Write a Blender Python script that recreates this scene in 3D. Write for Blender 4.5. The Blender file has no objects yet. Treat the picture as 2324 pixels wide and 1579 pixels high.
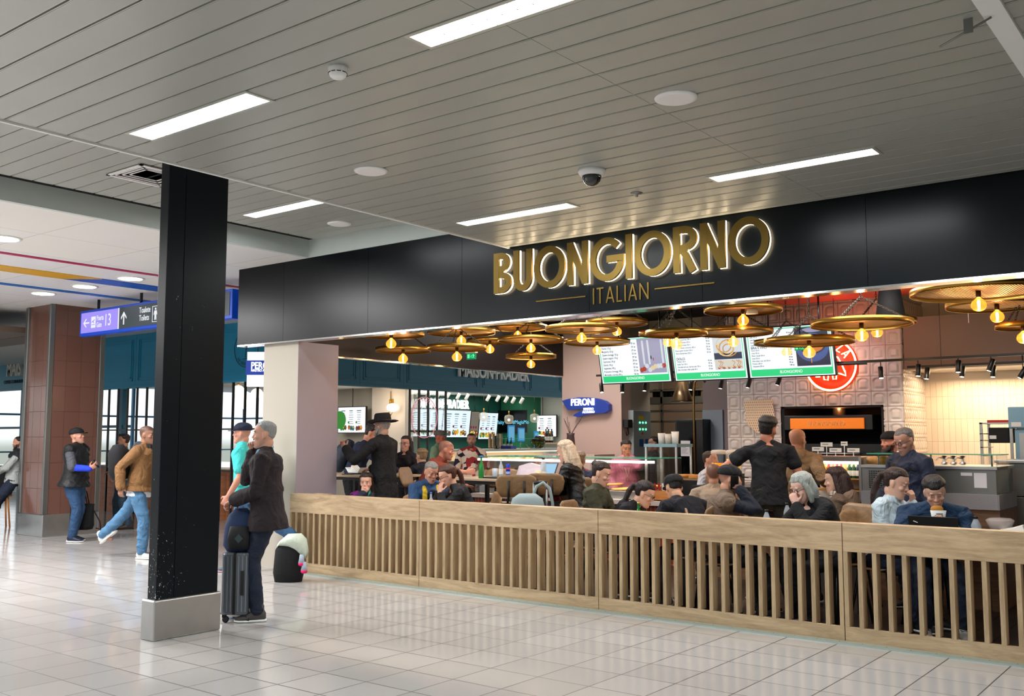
import bpy, math, random
import numpy as np
from mathutils import Vector, Matrix, noise
random.seed(7); R_=random.Random(11)
SC=bpy.context.scene; COL=SC.collection
# ---------------------------------------------------------------- camera
FPX=2208.0; CX,CY=1162.0,789.5; TH=math.atan((993-CY)/FPX); AZ=math.atan(1713/(FPX/math.cos(TH))); EYE=1.6
cR=Vector((math.cos(AZ),math.sin(AZ),0)); cF=Vector((-math.sin(AZ)*math.cos(TH),math.cos(AZ)*math.cos(TH),math.sin(TH))); cU=cR.cross(cF)
def at(x,y,X=None,Y=None,Z=None,D=None):
    """the point of the place seen at photo pixel x,y: on the plane X=, Y=, Z= or at depth D= metres"""
    r=cF*FPX+cR*(x-CX)+cU*(CY-y)
    t=X/r.x if X is not None else Y/r.y if Y is not None else (Z-EYE)/r.z if Z is not None else D/FPX
    return Vector((r.x*t,r.y*t,r.z*t+EYE))
cd=bpy.data.cameras.new('camera'); cam=bpy.data.objects.new('camera',cd); COL.objects.link(cam)
cd.sensor_width=36; cd.lens=FPX/2324*36; cd.clip_end=300; cd.clip_start=.05
cam.matrix_world=Matrix((( cR.x,cU.x,-cF.x,0),(cR.y,cU.y,-cF.y,0),(cR.z,cU.z,-cF.z,EYE),(0,0,0,1)))
SC.camera=cam
SC.view_settings.view_transform='Standard'; SC.view_settings.look='None'; SC.view_settings.gamma=1; SC.view_settings.use_curve_mapping=False
SC.view_settings.exposure=-0.16
# ---------------------------------------------------------------- daylight: overcast sky round the terminal
W=bpy.data.worlds.new('sky'); SC.world=W; W.use_nodes=True; nt=W.node_tree; nt.nodes.clear()
tc=nt.nodes.new('ShaderNodeTexCoord'); sx=nt.nodes.new('ShaderNodeSeparateXYZ'); rp=nt.nodes.new('ShaderNodeValToRGB'); bg=nt.nodes.new('ShaderNodeBackground'); wo=nt.nodes.new('ShaderNodeOutputWorld'); mp=nt.nodes.new('ShaderNodeMapRange')
nt.links.new(tc.outputs['Generated'],sx.inputs[0]); nt.links.new(sx.outputs['Z'],mp.inputs['Value']); mp.inputs['From Min'].default_value=-.2; mp.inputs['From Max'].default_value=.8
nt.links.new(mp.outputs[0],rp.inputs[0]); nt.links.new(rp.outputs[0],bg.inputs[0]); nt.links.new(bg.outputs[0],wo.inputs[0])
e=rp.color_ramp.elements; e[0].position=0; e[0].color=(.30,.33,.30,1); e[1].position=1; e[1].color=(.60,.74,.92,1)
for p,c in ((.19,(.34,.38,.34,1)),(.205,(.92,.97,1,1)),(.5,(.86,.94,1,1))):
    n=e.new(p); n.color=c
bg.inputs[1].default_value=1.55
def area(name,loc,size,power,color=(1,1,1),rot=(0,0,0),sy=None):
    l=bpy.data.lights.new(name,'AREA'); l.energy=power; l.color=color; l.size=size
    if sy: l.shape='RECTANGLE'; l.size_y=sy
    o=bpy.data.objects.new(name,l); COL.objects.link(o); o.location=loc; o.rotation_euler=rot; return o
def point(name,loc,power,color,r=.05):
    l=bpy.data.lights.new(name,'POINT'); l.energy=power; l.color=color; l.shadow_soft_size=r
    o=bpy.data.objects.new(name,l); COL.objects.link(o); o.location=loc; return o
def spot(name,loc,aim,power,color,ang=70,blend=.6,r=.03):
    l=bpy.data.lights.new(name,'SPOT'); l.energy=power; l.color=color; l.spot_size=math.radians(ang); l.spot_blend=blend; l.shadow_soft_size=r
    o=bpy.data.objects.new(name,l); COL.objects.link(o); o.location=loc
    o.rotation_euler=(Vector(aim)-Vector(loc)).to_track_quat('-Z','Y').to_euler(); return o
# ---------------------------------------------------------------- materials
MATS={}
def srgb(h):
    h=h.lstrip('#'); v=[int(h[i:i+2],16)/255 for i in (0,2,4)]
    return tuple(c/12.92 if c<=.04045 else ((c+.055)/1.055)**2.4 for c in v)+(1,)
def pbr(name,col,rough=.5,metal=0,em=None,es=0,bump=0,bscale=60,var=0,vscale=4,alpha=None,trans=0,ior=1.45,coat=0,spec=None,stretch=None,wr=0):
    if name in MATS: return MATS[name]
    m=bpy.data.materials.new(name); m.use_nodes=True; MATS[name]=m
    t=m.node_tree; b=t.nodes['Principled BSDF']
    c=srgb(col) if isinstance(col,str) else tuple(col)+(1,)
    b.inputs['Base Color'].default_value=c; b.inputs['Roughness'].default_value=rough; b.inputs['Metallic'].default_value=metal
    if spec is not None: b.inputs['Specular IOR Level'].default_value=spec
    b.inputs['IOR'].default_value=ior
    if trans: b.inputs['Transmission Weight'].default_value=trans
    if coat: b.inputs['Coat Weight'].default_value=coat; b.inputs['Coat Roughness'].default_value=.1
    if em: b.inputs['Emission Color'].default_value=srgb(em) if isinstance(em,str) else tuple(em)+(1,); b.inputs['Emission Strength'].default_value=es
    if alpha is not None: b.inputs['Alpha'].default_value=alpha
    if bump or var:
        tc=t.nodes.new('ShaderNodeTexCoord'); mpn=t.nodes.new('ShaderNodeMapping'); t.links.new(tc.outputs['Object'],mpn.inputs[0])
        if stretch: mpn.inputs['Scale'].default_value=stretch
        if var:
            n=t.nodes.new('ShaderNodeTexNoise'); n.inputs['Scale'].default_value=vscale; n.inputs['Detail'].default_value=5
            t.links.new(mpn.outputs[0],n.inputs['Vector'])
            mx=t.nodes.new('ShaderNodeMix'); mx.data_type='RGBA'; mx.inputs[6].default_value=tuple(x*(1-var) for x in c[:3])+(1,); mx.inputs[7].default_value=tuple(min(1,x*(1+var)) for x in c[:3])+(1,)
            t.links.new(n.outputs['Fac'],mx.inputs[0]); t.links.new(mx.outputs[2],b.inputs['Base Color'])
        if bump:
            n=t.nodes.new('ShaderNodeTexNoise'); n.inputs['Scale'].default_value=bscale; n.inputs['Detail'].default_value=3
            t.links.new(mpn.outputs[0],n.inputs['Vector'])
            bp=t.nodes.new('ShaderNodeBump'); bp.inputs['Strength'].default_value=bump; bp.inputs['Distance'].default_value=.02
            t.links.new(n.outputs['Fac'],bp.inputs['Height']); t.links.new(bp.outputs[0],b.inputs['Normal'])
            if wr:
                n2=t.nodes.new('ShaderNodeTexNoise'); n2.inputs['Scale'].default_value=5.5; n2.inputs['Detail'].default_value=2.5; n2.inputs['Distortion'].default_value=2.2; n2.inputs['Roughness'].default_value=.45; t.links.new(tc.outputs['Object'],n2.inputs['Vector'])
                b2=t.nodes.new('ShaderNodeBump'); b2.inputs['Strength'].default_value=wr; b2.inputs['Distance'].default_value=.05
                t.links.new(n2.outputs['Fac'],b2.inputs['Height']); t.links.new(bp.outputs[0],b2.inputs['Normal']); t.links.new(b2.outputs[0],b.inputs['Normal'])
    return m
def emis(name,col,s): return pbr(name,(0,0,0),.6,em=col,es=s)
def tiles_mat(name,axes,size,off,c1,c2,grout,gw,rough=.3,var=.04,bump=.3,metal=0,rv=0.0,stagger=None):
    """tiles laid on a world grid: axes e.g. 'XY' (which world coordinates run along the tile sides)"""
    m=bpy.data.materials.new(name); m.use_nodes=True; t=m.node_tree; L=t.links; b=t.nodes['Principled BSDF']
    g=t.nodes.new('ShaderNodeNewGeometry'); s=t.nodes.new('ShaderNodeSeparateXYZ'); L.new(g.outputs['Position'],s.inputs[0])
    def mth(op,a,bv=None):
        n=t.nodes.new('ShaderNodeMath'); n.operation=op
        for i,v in enumerate((a,bv)):
            if v is None: continue
            if isinstance(v,(int,float)): n.inputs[i].default_value=v
            else: L.new(v,n.inputs[i])
        return n.outputs[0]
    cells=[];edges=[]
    for k in (0,1):
        v=mth('SUBTRACT',s.outputs[axes[k]],off[k])
        if stagger and k==1: v=mth('ADD',v,mth('MULTIPLY',mth('MODULO',mth('ADD',cells[0],1000),2),stagger))
        v=mth('DIVIDE',v,size[k]); f=mth('FLOOR',v); cells.append(f); fr=mth('SUBTRACT',v,f)
        d=mth('MINIMUM',fr,mth('SUBTRACT',1,fr)); edges.append(mth('MULTIPLY',d,size[k]))
    e=mth('LESS_THAN',mth('MINIMUM',edges[0],edges[1]),gw/2)
    cx=t.nodes.new('ShaderNodeCombineXYZ'); L.new(cells[0],cx.inputs[0]); L.new(cells[1],cx.inputs[1])
    wn=t.nodes.new('ShaderNodeTexWhiteNoise'); L.new(cx.outputs[0],wn.inputs['Vector'])
    mx=t.nodes.new('ShaderNodeMix'); mx.data_type='RGBA'; mx.inputs[6].default_value=srgb(c1); mx.inputs[7].default_value=srgb(c2); L.new(wn.outputs['Value'],mx.inputs[0])
    m2=t.nodes.new('ShaderNodeMix'); m2.data_type='RGBA'; m2.inputs[7].default_value=srgb(grout); L.new(e,m2.inputs[0]); L.new(mx.outputs[2],m2.inputs[6]); L.new(m2.outputs[2],b.inputs['Base Color'])
    n=t.nodes.new('ShaderNodeTexNoise'); n.inputs['Scale'].default_value=1.6; n.inputs['Detail'].default_value=4; L.new(g.outputs['Position'],n.inputs['Vector'])
    r=mth('ADD',mth('MULTIPLY',e,.4),mth('ADD',rough-rv,mth('MULTIPLY',n.outputs['Fac'],2*rv))); L.new(r,b.inputs['Roughness'])
    b.inputs['Metallic'].default_value=metal
    if bump:
        bp=t.nodes.new('ShaderNodeBump'); bp.invert=True; bp.inputs['Strength'].default_value=bump; bp.inputs['Distance'].default_value=.003; L.new(e,bp.inputs['Height']); L.new(bp.outputs[0],b.inputs['Normal'])
    return m
def wood_mat(name,c1,c2,rough=.45,axis='X',scale=1.0):
    m=bpy.data.materials.new(name); m.use_nodes=True; t=m.node_tree; L=t.links; b=t.nodes['Principled BSDF']
    g=t.nodes.new('ShaderNodeNewGeometry'); mp=t.nodes.new('ShaderNodeMapping'); L.new(g.outputs['Position'],mp.inputs[0])
    sc=[9*scale]*3; sc['XYZ'.index(axis)]=1.1*scale; mp.inputs['Scale'].default_value=sc
    n=t.nodes.new('ShaderNodeTexNoise'); n.inputs['Scale'].default_value=1.3; n.inputs['Detail'].default_value=8; n.inputs['Distortion'].default_value=1.6; L.new(mp.outputs[0],n.inputs['Vector'])
    w=t.nodes.new('ShaderNodeTexNoise'); w.inputs['Scale'].default_value=14; w.inputs['Detail'].default_value=4; L.new(mp.outputs[0],w.inputs['Vector'])
    ad=t.nodes.new('ShaderNodeMath'); ad.operation='MULTIPLY_ADD'; ad.inputs[1].default_value=.35; L.new(w.outputs['Fac'],ad.inputs[0]); L.new(n.outputs['Fac'],ad.inputs[2])
    r=t.nodes.new('ShaderNodeValToRGB'); r.color_ramp.elements[0].position=.45; r.color_ramp.elements[0].color=srgb(c1); r.color_ramp.elements[1].position=.85; r.color_ramp.elements[1].color=srgb(c2)
    L.new(ad.outputs[0],r.inputs[0]); L.new(r.outputs[0],b.inputs['Base Color']); b.inputs['Roughness'].default_value=rough
    return m
# ---------------------------------------------------------------- objects
def tag(o,label=None,cat=None,group=None,kind=None):
    if label: o['label']=label
    if cat: o['category']=cat
    if group: o['group']=group
    if kind: o['kind']=kind
    return o
def thing(name,label,cat,loc=(0,0,0),rz=0,group=None):
    o=bpy.data.objects.new(name,None); COL.objects.link(o); o.location=loc; o.rotation_euler=(0,0,rz); o.empty_display_size=.1
    return tag(o,label,cat,group)
def kids(o): return [c for c in bpy.data.objects if c.parent==o]
def copy_tree(o,parent=None,ch=None):
    c=o.copy(); COL.objects.link(c)
    if parent: c.parent=parent; c.matrix_parent_inverse=o.matrix_parent_inverse
    for k in (ch(o) if ch else o.children): copy_tree(k,c)
    return c
class MB:
    def __init__(s): s.v=[]; s.f=[]; s.m=[]; s.mi=0; s.sm=[]; s.smooth=False
    def add(s,vs,fs,smooth=None):
        n=len(s.v); s.v+= [tuple(v) for v in vs]; s.f+=[[i+n for i in f] for f in fs]; s.m+=[s.mi]*len(fs); s.sm+=[s.smooth if smooth is None else smooth]*len(fs); return s
    def box(s,x0,y0,z0,x1,y1,z1):
        if x0>x1:x0,x1=x1,x0
        if y0>y1:y0,y1=y1,y0
        if z0>z1:z0,z1=z1,z0
        return s.add([(x0,y0,z0),(x1,y0,z0),(x1,y1,z0),(x0,y1,z0),(x0,y0,z1),(x1,y0,z1),(x1,y1,z1),(x0,y1,z1)],[(3,2,1,0),(4,5,6,7),(0,1,5,4),(1,2,6,5),(2,3,7,6),(3,0,4,7)],False)
    def obox(s,c,ax,ay,az,hx,hy,hz):
        c=Vector(c); ax,ay,az=Vector(ax)*hx,Vector(ay)*hy,Vector(az)*hz
        vs=[c+ax*i+ay*j+az*k for k in(-1,1) for j in (-1,1) for i in (-1,1)]
        return s.add(vs,[(0,2,3,1),(4,5,7,6),(0,1,5,4),(1,3,7,5),(3,2,6,7),(2,0,4,6)],False)
    def rbox(s,x0,y0,z0,x1,y1,z1,r=.01,n=3):
        """box with rounded vertical edges"""
        pts=[]
        for cx,cy,a0 in ((x1-r,y1-r,0),(x0+r,y1-r,90),(x0+r,y0+r,180),(x1-r,y0+r,270)):
            for k in range(n+1):
                a=math.radians(a0+90*k/n); pts.append((cx+r*math.cos(a),cy+r*math.sin(a)))
        N=len(pts); vs=[(x,y,z0) for x,y in pts]+[(x,y,z1) for x,y in pts]
        return s.add(vs,[list(range(N))[::-1],list(range(N,2*N))]+[(i,(i+1)%N,N+(i+1)%N,N+i) for i in range(N)],False)
    def ring(s,prof,c=(0,0,0),n=24,ax='Z',M=None,caps=True):
        """lathe: prof [(r,h)]"""
        vs=[]
        for r,h in prof:
            for k in range(n):
                a=2*math.pi*k/n; p=(r*math.cos(a),r*math.sin(a),h)
                if ax=='Y': p=(p[0],p[2],-p[1])
                if ax=='X': p=(p[2],p[0],p[1])
                p=Vector(p)
                if M: p=M@p
                vs.append(p+Vector(c))
        fs=[]
        for j in range(len(prof)-1):
            for k in range(n):
                fs.append((j*n+k,j*n+(k+1)%n,(j+1)*n+(k+1)%n,(j+1)*n+k))
        s.add(vs,fs,True)
        if caps:
            b=len(s.v)-len(vs)
            for j,rev in ((0,True),(len(prof)-1,False)):
                if prof[j][0]>1e-6:
                    f=[b+j*n+k for k in range(n)]; s.f.append(f[::-1] if rev else f); s.m.append(s.mi); s.sm.append(False)
        return s
    def tube(s,pts,r,n=8,caps=True,closed=False):
        pts=[Vector(p) for p in pts]; N=len(pts); rs=r if isinstance(r,(list,tuple)) else [r]*N; vs=[]
        up=None
        for i,p in enumerate(pts):
            if closed: d=pts[(i+1)%N]-pts[i-1]
            else: d=pts[min(i+1,N-1)]-pts[max(i-1,0)]
            if d.length<1e-9: d=Vector((0,0,1))
            d.normalize()
            if up is None:
                up=Vector((0,0,1)) if abs(d.z)<.9 else Vector((1,0,0))
            a=d.cross(up); 
            if a.length<1e-4: a=d.orthogonal()
            a.normalize(); b_=a.cross(d).normalized(); up=b_
            for k in range(n):
                t=2*math.pi*k/n; vs.append(p+a*(math.cos(t)*rs[i])+b_*(math.sin(t)*rs[i]))
        fs=[]
        for j in range(N if closed else N-1):
            j2=(j+1)%N
            for k in range(n): fs.append((j*n+k,j*n+(k+1)%n,j2*n+(k+1)%n,j2*n+k))
        if caps and not closed: fs+= [list(range(n))[::-1],[ (N-1)*n+k for k in range(n)]]
        return s.add(vs,fs,True)
    def loft(s,secs,n=16,e=1.0):
        """secs: (centre, sidevec*a, depthvec*b) ; closed ends"""
        vs=[]
        for c,A,B in secs:
            c,A,B=Vector(c),Vector(A),Vector(B)
            for k in range(n):
                t=2*math.pi*k/n; ct,st=math.cos(t),math.sin(t)
                if e!=1: ct=math.copysign(abs(ct)**e,ct); st=math.copysign(abs(st)**e,st)
                vs.append(c+A*ct+B*st)
        N=len(secs); fs=[]
        for j in range(N-1):
            for k in range(n): fs.append((j*n+k,j*n+(k+1)%n,(j+1)*n+(k+1)%n,(j+1)*n+k))
        fs+=[list(range(n))[::-1],[(N-1)*n+k for k in range(n)]]
        return s.add(vs,fs,True)
    def ball(s,c,r,n=14,M=None):
        r=(r,r,r) if isinstance(r,(int,float)) else r; vs=[];m=n//2+1
        for j in range(m+1):
            p=math.pi*j/m
            for k in range(n):
                a=2*math.pi*k/n; q=Vector((r[0]*math.sin(p)*math.cos(a),r[1]*math.sin(p)*math.sin(a),r[2]*math.cos(p)))
                if j in (0,m): q=Vector((0,0,r[2]*math.cos(p)))
                if M: q=M@q
                vs.append(Vector(c)+q)
        fs=[]
        for j in range(m):
            for k in range(n):
                a,b,c2,d=j*n+k,j*n+(k+1)%n,(j+1)*n+(k+1)%n,(j+1)*n+k
                if j==0: fs.append((a,d,c2))
                elif j==m-1: fs.append((a,d,b))
                else: fs.append((a,d,c2,b))
        return s.add(vs,fs,True)
    def prism(s,pts,o,u,v,w):
        """polygon pts (a,b) in plane o+u*a+v*b extruded by vector w"""
        o,u,v,w=Vector(o),Vector(u),Vector(v),Vector(w); N=len(pts)
        vs=[o+u*a+v*b for a,b in pts]+[o+u*a+v*b+w for a,b in pts]
        return s.add(vs,[list(range(N))[::-1],list(range(N,2*N))]+[(i,(i+1)%N,N+(i+1)%N,N+i) for i in range(N)],False)
    def mesh(s,name,mats):
        me=bpy.data.meshes.new(name); me.from_pydata(s.v,[],s.f)
        for m in (mats if isinstance(mats,(list,tuple)) else [mats]):
            if m: me.materials.append(m)
        me.polygons.foreach_set('material_index',s.m); me.polygons.foreach_set('use_smooth',s.sm); me.validate(clean_customdata=False); me.update()
        return me
    def build(s,name,mats,parent=None,bevel=0,sub=0):
        o=bpy.data.objects.new(name,s.mesh(name,mats)); COL.objects.link(o)
        if parent: o.parent=parent
        if bevel:
            b=o.modifiers.new('bevel','BEVEL'); b.width=bevel; b.segments=2; b.limit_method='ANGLE'
        if sub:
            b=o.modifiers.new('sub','SUBSURF'); b.levels=sub; b.render_levels=sub
        return o
def struct(o): o['kind']='structure'; return o
def B(*a): return MB().box(*a)
def text(name,body,size,mat,parent,o,u,v,ext=.0,align='CENTER',sx=1.0,bold=0.0,rows=1.0,valign='CENTER',fit=None):
    """flat lettering as a mesh; u = reading direction, v = up"""
    c=bpy.data.curves.new(name,'FONT'); c.body=body; c.size=size; c.align_x=align; c.align_y=valign; c.extrude=ext; c.offset=bold; c.space_line=rows; c.resolution_u=3
    tmp=bpy.data.objects.new(name,c); me=bpy.data.meshes.new_from_object(tmp); bpy.data.objects.remove(tmp); 
    me.materials.clear(); me.materials.append(mat)
    if fit:
        xs_=[q.co.x for q in me.vertices]; sx=fit/(max(xs_)-min(xs_))
    u,v=Vector(u).normalized(),Vector(v).normalized(); w=u.cross(v)
    M=Matrix(((u.x*sx,v.x,w.x,o[0]),(u.y*sx,v.y,w.y,o[1]),(u.z*sx,v.z,w.z,o[2]),(0,0,0,1)))
    me.transform(M); ob=bpy.data.objects.new(name,me); COL.objects.link(ob)
    if parent: 
        ob.parent=parent; ob.matrix_parent_inverse=Matrix.LocRotScale(parent.location,parent.rotation_euler,None).inverted()
    return ob
def adopt(o,parent):
    """parent o (built in world coordinates) to an empty that stands elsewhere"""
    o.parent=parent; o.matrix_parent_inverse=Matrix.LocRotScale(parent.location,parent.rotation_euler,None).inverted(); return o
# ================================================================ materials of the place
mFloor=tiles_mat('floor_tiles','XY',(.4085,.4),(-5.6,5.02),'#aeaba8','#b7b4b1','#454341',.009,rough=.11,rv=.04,bump=.25)
mFloorIn=tiles_mat('dining_floor','XY',(.2,1.2),(0,0),'#32261f','#3a2c24','#1c1512',.004,rough=.35,rv=.08,bump=.2,stagger=.6)
mSlat=pbr('ceiling_slats','#b2b4ae',.38,.35,var=.05,vscale=2.2,bump=.06,bscale=300)
mSlat2=pbr('slat_edge','#c9cbc2',.35,.5)
mDark=pbr('ceiling_void','#0a0b0b',.8)
mWhite=pbr('white_paint','#e9eae6',.6)
mPale=pbr('pale_beam_paint','#c6d0cc',.7,var=.04,vscale=6)
mFascia=pbr('dark_fascia_panel','#080e12',.28,.0,spec=.22)
mFasciaIn=pbr('dark_inner_panel','#140d0c',.42,spec=.3)
mBlack=pbr('black_metal','#0c0d0e',.35)
mBlackM=pbr('black_matt','#111214',.75)
mSteel=pbr('brushed_steel','#b5b6b4',.33,.95,var=.10,vscale=7,bump=.05,bscale=200)
mSteelD=pbr('dull_steel','#8b8b88',.4,.9)
mChrome=pbr('polished_strip','#d9dcdd',.12,1)
mColBlack=None
mBrown=tiles_mat('brown_stone','XZ',(.26,.42),(-16.5,.35),'#6b4a3f','#705045','#3f2b25',.006,rough=.12,bump=.3)
mBrownY=tiles_mat('brown_stone_side','YZ',(.26,.42),(7.97,.35),'#6b4a3f','#705045','#3f2b25',.006,rough=.12,bump=.3)
mTeal=pbr('teal_fascia','#2f7088',.45,var=.03)
mTealB=pbr('bright_teal_fascia','#1c93bd',.45)
mGreenW=pbr('bottle_green_wall','#12564a',.55)
mCream=pbr('cream_wall','#ddd3c6',.65)
mGreige=pbr('greige_wall','#aca598',.65)
mLilac=pbr('lilac_wall','#9b9098',.6)
mMauve=pbr('mauve_wall','#c9b0a6',.65)
mSoffit=pbr('brown_soffit_paint','#8a7264',.65)
mOak=wood_mat('light_oak','#9c8262','#c4aa86',.42,'X')
mOakV=wood_mat('light_oak_slat','#978060','#bba27e',.45,'Z')
mTable=wood_mat('pale_table_wood','#a98f73','#c9b193',.35,'X')
mPly=wood_mat('ply_chair_wood','#7a5c3e','#9a7a56',.4,'X')
mGlass=pbr('clear_glass',(1,1,1),.0,trans=1,ior=1.05,alpha=.35)
mTealGlass=pbr('glass_edge','#4fae8e',.1,alpha=.85,em='#3fae8a',es=.15)
mLamp=emis('lit_diffuser',(1,.99,.97),7.0)
mLampG=emis('lit_globe',(1,.86,.66),3.0)
# ================================================================ floor, ceilings
struct(B(-60,-9,-.1,10,7.84,0).build('floor',mFloor))
struct(B(-60,7.84,-.1,-9.3,40,0).build('floor_corridor',mFloor))
struct(B(-9.3,7.84,-.1,10,20,0).build('floor_dining',mFloorIn))
ZC=3.55; ZU=3.98
def slat_ceiling(name,x0,x1,y0,y1,z,off,pitch=.2,seams=()):
    m=MB(); k=math.floor((y0-off)/pitch)
    y=off+k*pitch
    while y<y1:
        a,b=max(y+.006,y0),min(y+pitch-.006,y1)
        if b-a>.02:
            xs=sorted([x0,x1]+[s for s in seams if x0<s<x1])
            for i in range(len(xs)-1):
                xa,xb=xs[i]+(.0015 if i else 0),xs[i+1]-(.0015 if i<len(xs)-2 else 0)
                m.mi=0; m.box(xa,a+.006,z,xb,b-.006,z+.012)
                m.mi=1; m.box(xa,a,z+.002,xb,a+.006,z+.03); m.box(xa,b-.006,z+.002,xb,b,z+.03)
        y+=pitch
    return struct(m.build(name,[mSlat,mSlat2]))
slat_ceiling('ceiling_low_slats',-6.06,-.93,-8,7.8,ZC,2.707,seams=(-2.75,))
slat_ceiling('ceiling_right_slats',-.83,7,-8,7.8,ZC,2.707)
slat_ceiling('ceiling_high_slats',-8.95,-6.1,-8,7.75,ZU,3.493)
struct(B(-6.04,-8,ZC+.04,7.0,7.8,ZC+.1).build('ceiling_low_void',mDark))
struct(B(-9.2,-8,ZU+.04,-6.06,7.8,ZU+.1).build('ceiling_high_void',mDark))
struct(B(-6.08,-8,ZC-.012,-6.055,7.8,ZU+.04).build('trim_1',mWhite))
struct(B(-.93,-8,ZC-.015,-.83,7.8,ZC+.04).build('trim_2',mWhite))
# white lowered ceiling of the corridor with its pale edge beam
struct(B(-9.24,-8,3.80,-9.18,7.82,ZU+.1).build('trim_3',mPale))
struct(B(-9.3,7.80,3.801,-6.1,7.84,ZU+.1).build('trim_4',mPale))
mPanelC=tiles_mat('white_ceiling_panels','XY',(1.2,1.2),(-9.2,.3),'#e9e6e0','#e2e2e6','#c9c6c0',.012,rough=.5,bump=.1)
m=MB(); m.box(-21,-8,3.80,-9.24,14,3.86); struct(m.build('ceiling_corridor',mPanelC))
m=MB(); m.box(-40,-8,3.80,-21,30,3.86); m.box(-21,14,3.8,-15.5,30,3.86); m.box(-15.5,14,3.8,-9.3,30,3.86); struct(m.build('ceiling_far',mWhite))
mSoff=pbr('brown_slatted_panel','#6e5d50',.5)
m=MB()
for k in range(14): m.box(-20.3,-1+k*.72,3.40,-16.9,-.31+k*.72,3.5)
struct(m.build('ceiling_brown_soffit',mSoff))
# coloured bands set in the corridor ceiling
def band(label,col,x0,x1,ya,yb,skew=0):
    o=MB().prism([(x0,ya),(x1,ya+skew),(x1,yb+skew),(x0,yb)],(0,0,3.79),(1,0,0),(0,1,0),(0,0,.012)).build('ceiling_band',pbr('band_'+col[1:],col,.4)); 
    return tag(o,label,'ceiling band')
band('thin crimson band set in the white corridor ceiling','#b02050',-11.86,-11.76,-4,9.5)
band('yellow band in the white corridor ceiling','#d9a32c',-13.1,-12.68,-4,6.75,.35)
band('wide cobalt blue band in the white ceiling, continuing the yellow one','#0a55b8',-13.1,-12.68,6.75,8.6,.35)
band('narrow blue band nearest the brown stone pillar','#1268b8',-14.28,-14.12,-4,9.4)
# round downlights in the white ceiling
def downlight(x,y,z,label):
    t=thing('downlight',label,'ceiling light',(x,y,z-.012),0)
    MB().ring([(.16,.0),(.19,.002),(.19,.012)],n=28).build('frame',mWhite,t)
    MB().ring([(.001,-.004),(.155,-.003),(.155,.008)],n=28).build('diffuser',emis('downlight_glow',(1,1,1),14),t)
for (px,py),lb in zip(((98,665),(192,649),(296,631)),('round glowing downlight furthest left in the white ceiling','round glowing downlight middle of three beside the blue band','round glowing downlight nearest the black column')):
    p=at(px,py,Z=3.8); downlight(p.x,p.y,3.8,lb)
p=at(8,540,Z=3.8); downlight(p.x,p.y,3.8,'round downlight at the left edge, glowing warm on white panels')
# ---------------------------------------------------------------- recessed fluorescent fixtures
mLouv=pbr('louvre','#e8ebee',.3,.6)
def fixture(x0,x1,y0,y1,z,label,louvres=True):
    cx,cy=(x0+x1)/2,(y0+y1)/2; t=thing('fluorescent_fixture',label,'ceiling light',(cx,cy,z),0,'recessed fluorescent fixtures')
    hx,hy=(x1-x0)/2,(y1-y0)/2
    f=MB(); w=.022
    f.box(-hx,-hy,-.006,hx,-hy+w,.0); f.box(-hx,hy-w,-.006,hx,hy,.0); f.box(-hx,-hy+w,-.006,-hx+w,hy-w,.0); f.box(hx-w,-hy+w,-.006,hx,hy-w,.0)
    f.build('frame',mSlat2,t)
    MB().box(-hx+w,-hy+w,-.001,hx-w,hy-w,-.0005).build('diffuser',mLamp,t)
    l=MB(); n=14
    for k in range(1,n): 
        x=-hx+2*hx*k/n; l.box(x-.002,-hy+w,-.006,x+.002,hy-w,-.002)
    l.box(-hx+w,-.002,-.006,hx-w,.002,-.0021); l.build('louvre',mLouv,t)
    area('fixture_light',(cx,cy,z-.03),(x1-x0)*.95,34,(.95,.98,1),(0,0,0),(y1-y0)*.8)
fixture(-3.22,-1.97,3.30,3.50,ZC,'large lit fluorescent ceiling panel at the top edge of the photo')
fixture(-5.70,-4.45,3.30,3.51,ZC,'lit fluorescent ceiling panel upper left, before the black column')
fixture(-5.75,-4.49,6.56,6.76,ZC,'lit fluorescent ceiling panel above the first letters of the gold sign')
fixture(-3.23,-1.98,6.55,6.75,ZC,'lit fluorescent ceiling panel above the last letters of the gold sign')
c0=at(572,490,Z=ZU);c1=at(752,462,Z=ZU)
fixture(c0.x-.05,c0.x+1.25,c0.y-.12,c0.y+.09,ZU,'lit fluorescent panel in the high ceiling right of the black column')
for x in (-8.2,-5.7,-3.22,-.5,2.0):
    for y in (0.,-3.2):
        if (x,y)!=(0,0): fixture(x,x+1.25,y,y+.2,ZU if x<-6.1 else ZC,'lit fluorescent ceiling panel behind the camera')
fixture(-.6,.65,6.55,6.75,ZC,'lit fluorescent ceiling panel right of the photo, over the fence')
# speakers, smoke detector, camera, vent
def speaker(px,py,z,r,label,mat):
    p=at(px,py,Z=z); t=thing('ceiling_speaker',label,'speaker',(p.x,p.y,z),0)
    MB().ring([(r*.66,-.014),(r*.8,-.016),(r*.98,-.008),(r,0)],n=36).build('ring',mat,t)
    MB().ring([(.001,-.013),(r*.62,-.012),(r*.66,-.006)],n=36).build('grille',pbr('speaker_grille','#d7dbd9',.7),t)
mSpk=pbr('speaker_white','#eeeceb',.4)
speaker(1534,221,ZC,.125,'round white ceiling speaker on the right, larger in view',mSpk)
speaker(842,387,ZC,.125,'round white ceiling speaker left of the dome camera',mSpk)
speaker(770,507,ZU,.135,'round white ceiling speaker in the high ceiling near the black column',mSpk)
p=at(767,152,Z=ZC); t=thing('smoke_detector','small white smoke detector on the ceiling beside a fluorescent panel','smoke detector',(p.x,p.y,ZC),0)
MB().ring([(.001,-.062),(.03,-.062),(.042,-.052),(.05,-.03),(.052,-.014),(.052,0)],n=32).build('housing',mSpk,t)
m=MB()
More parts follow.
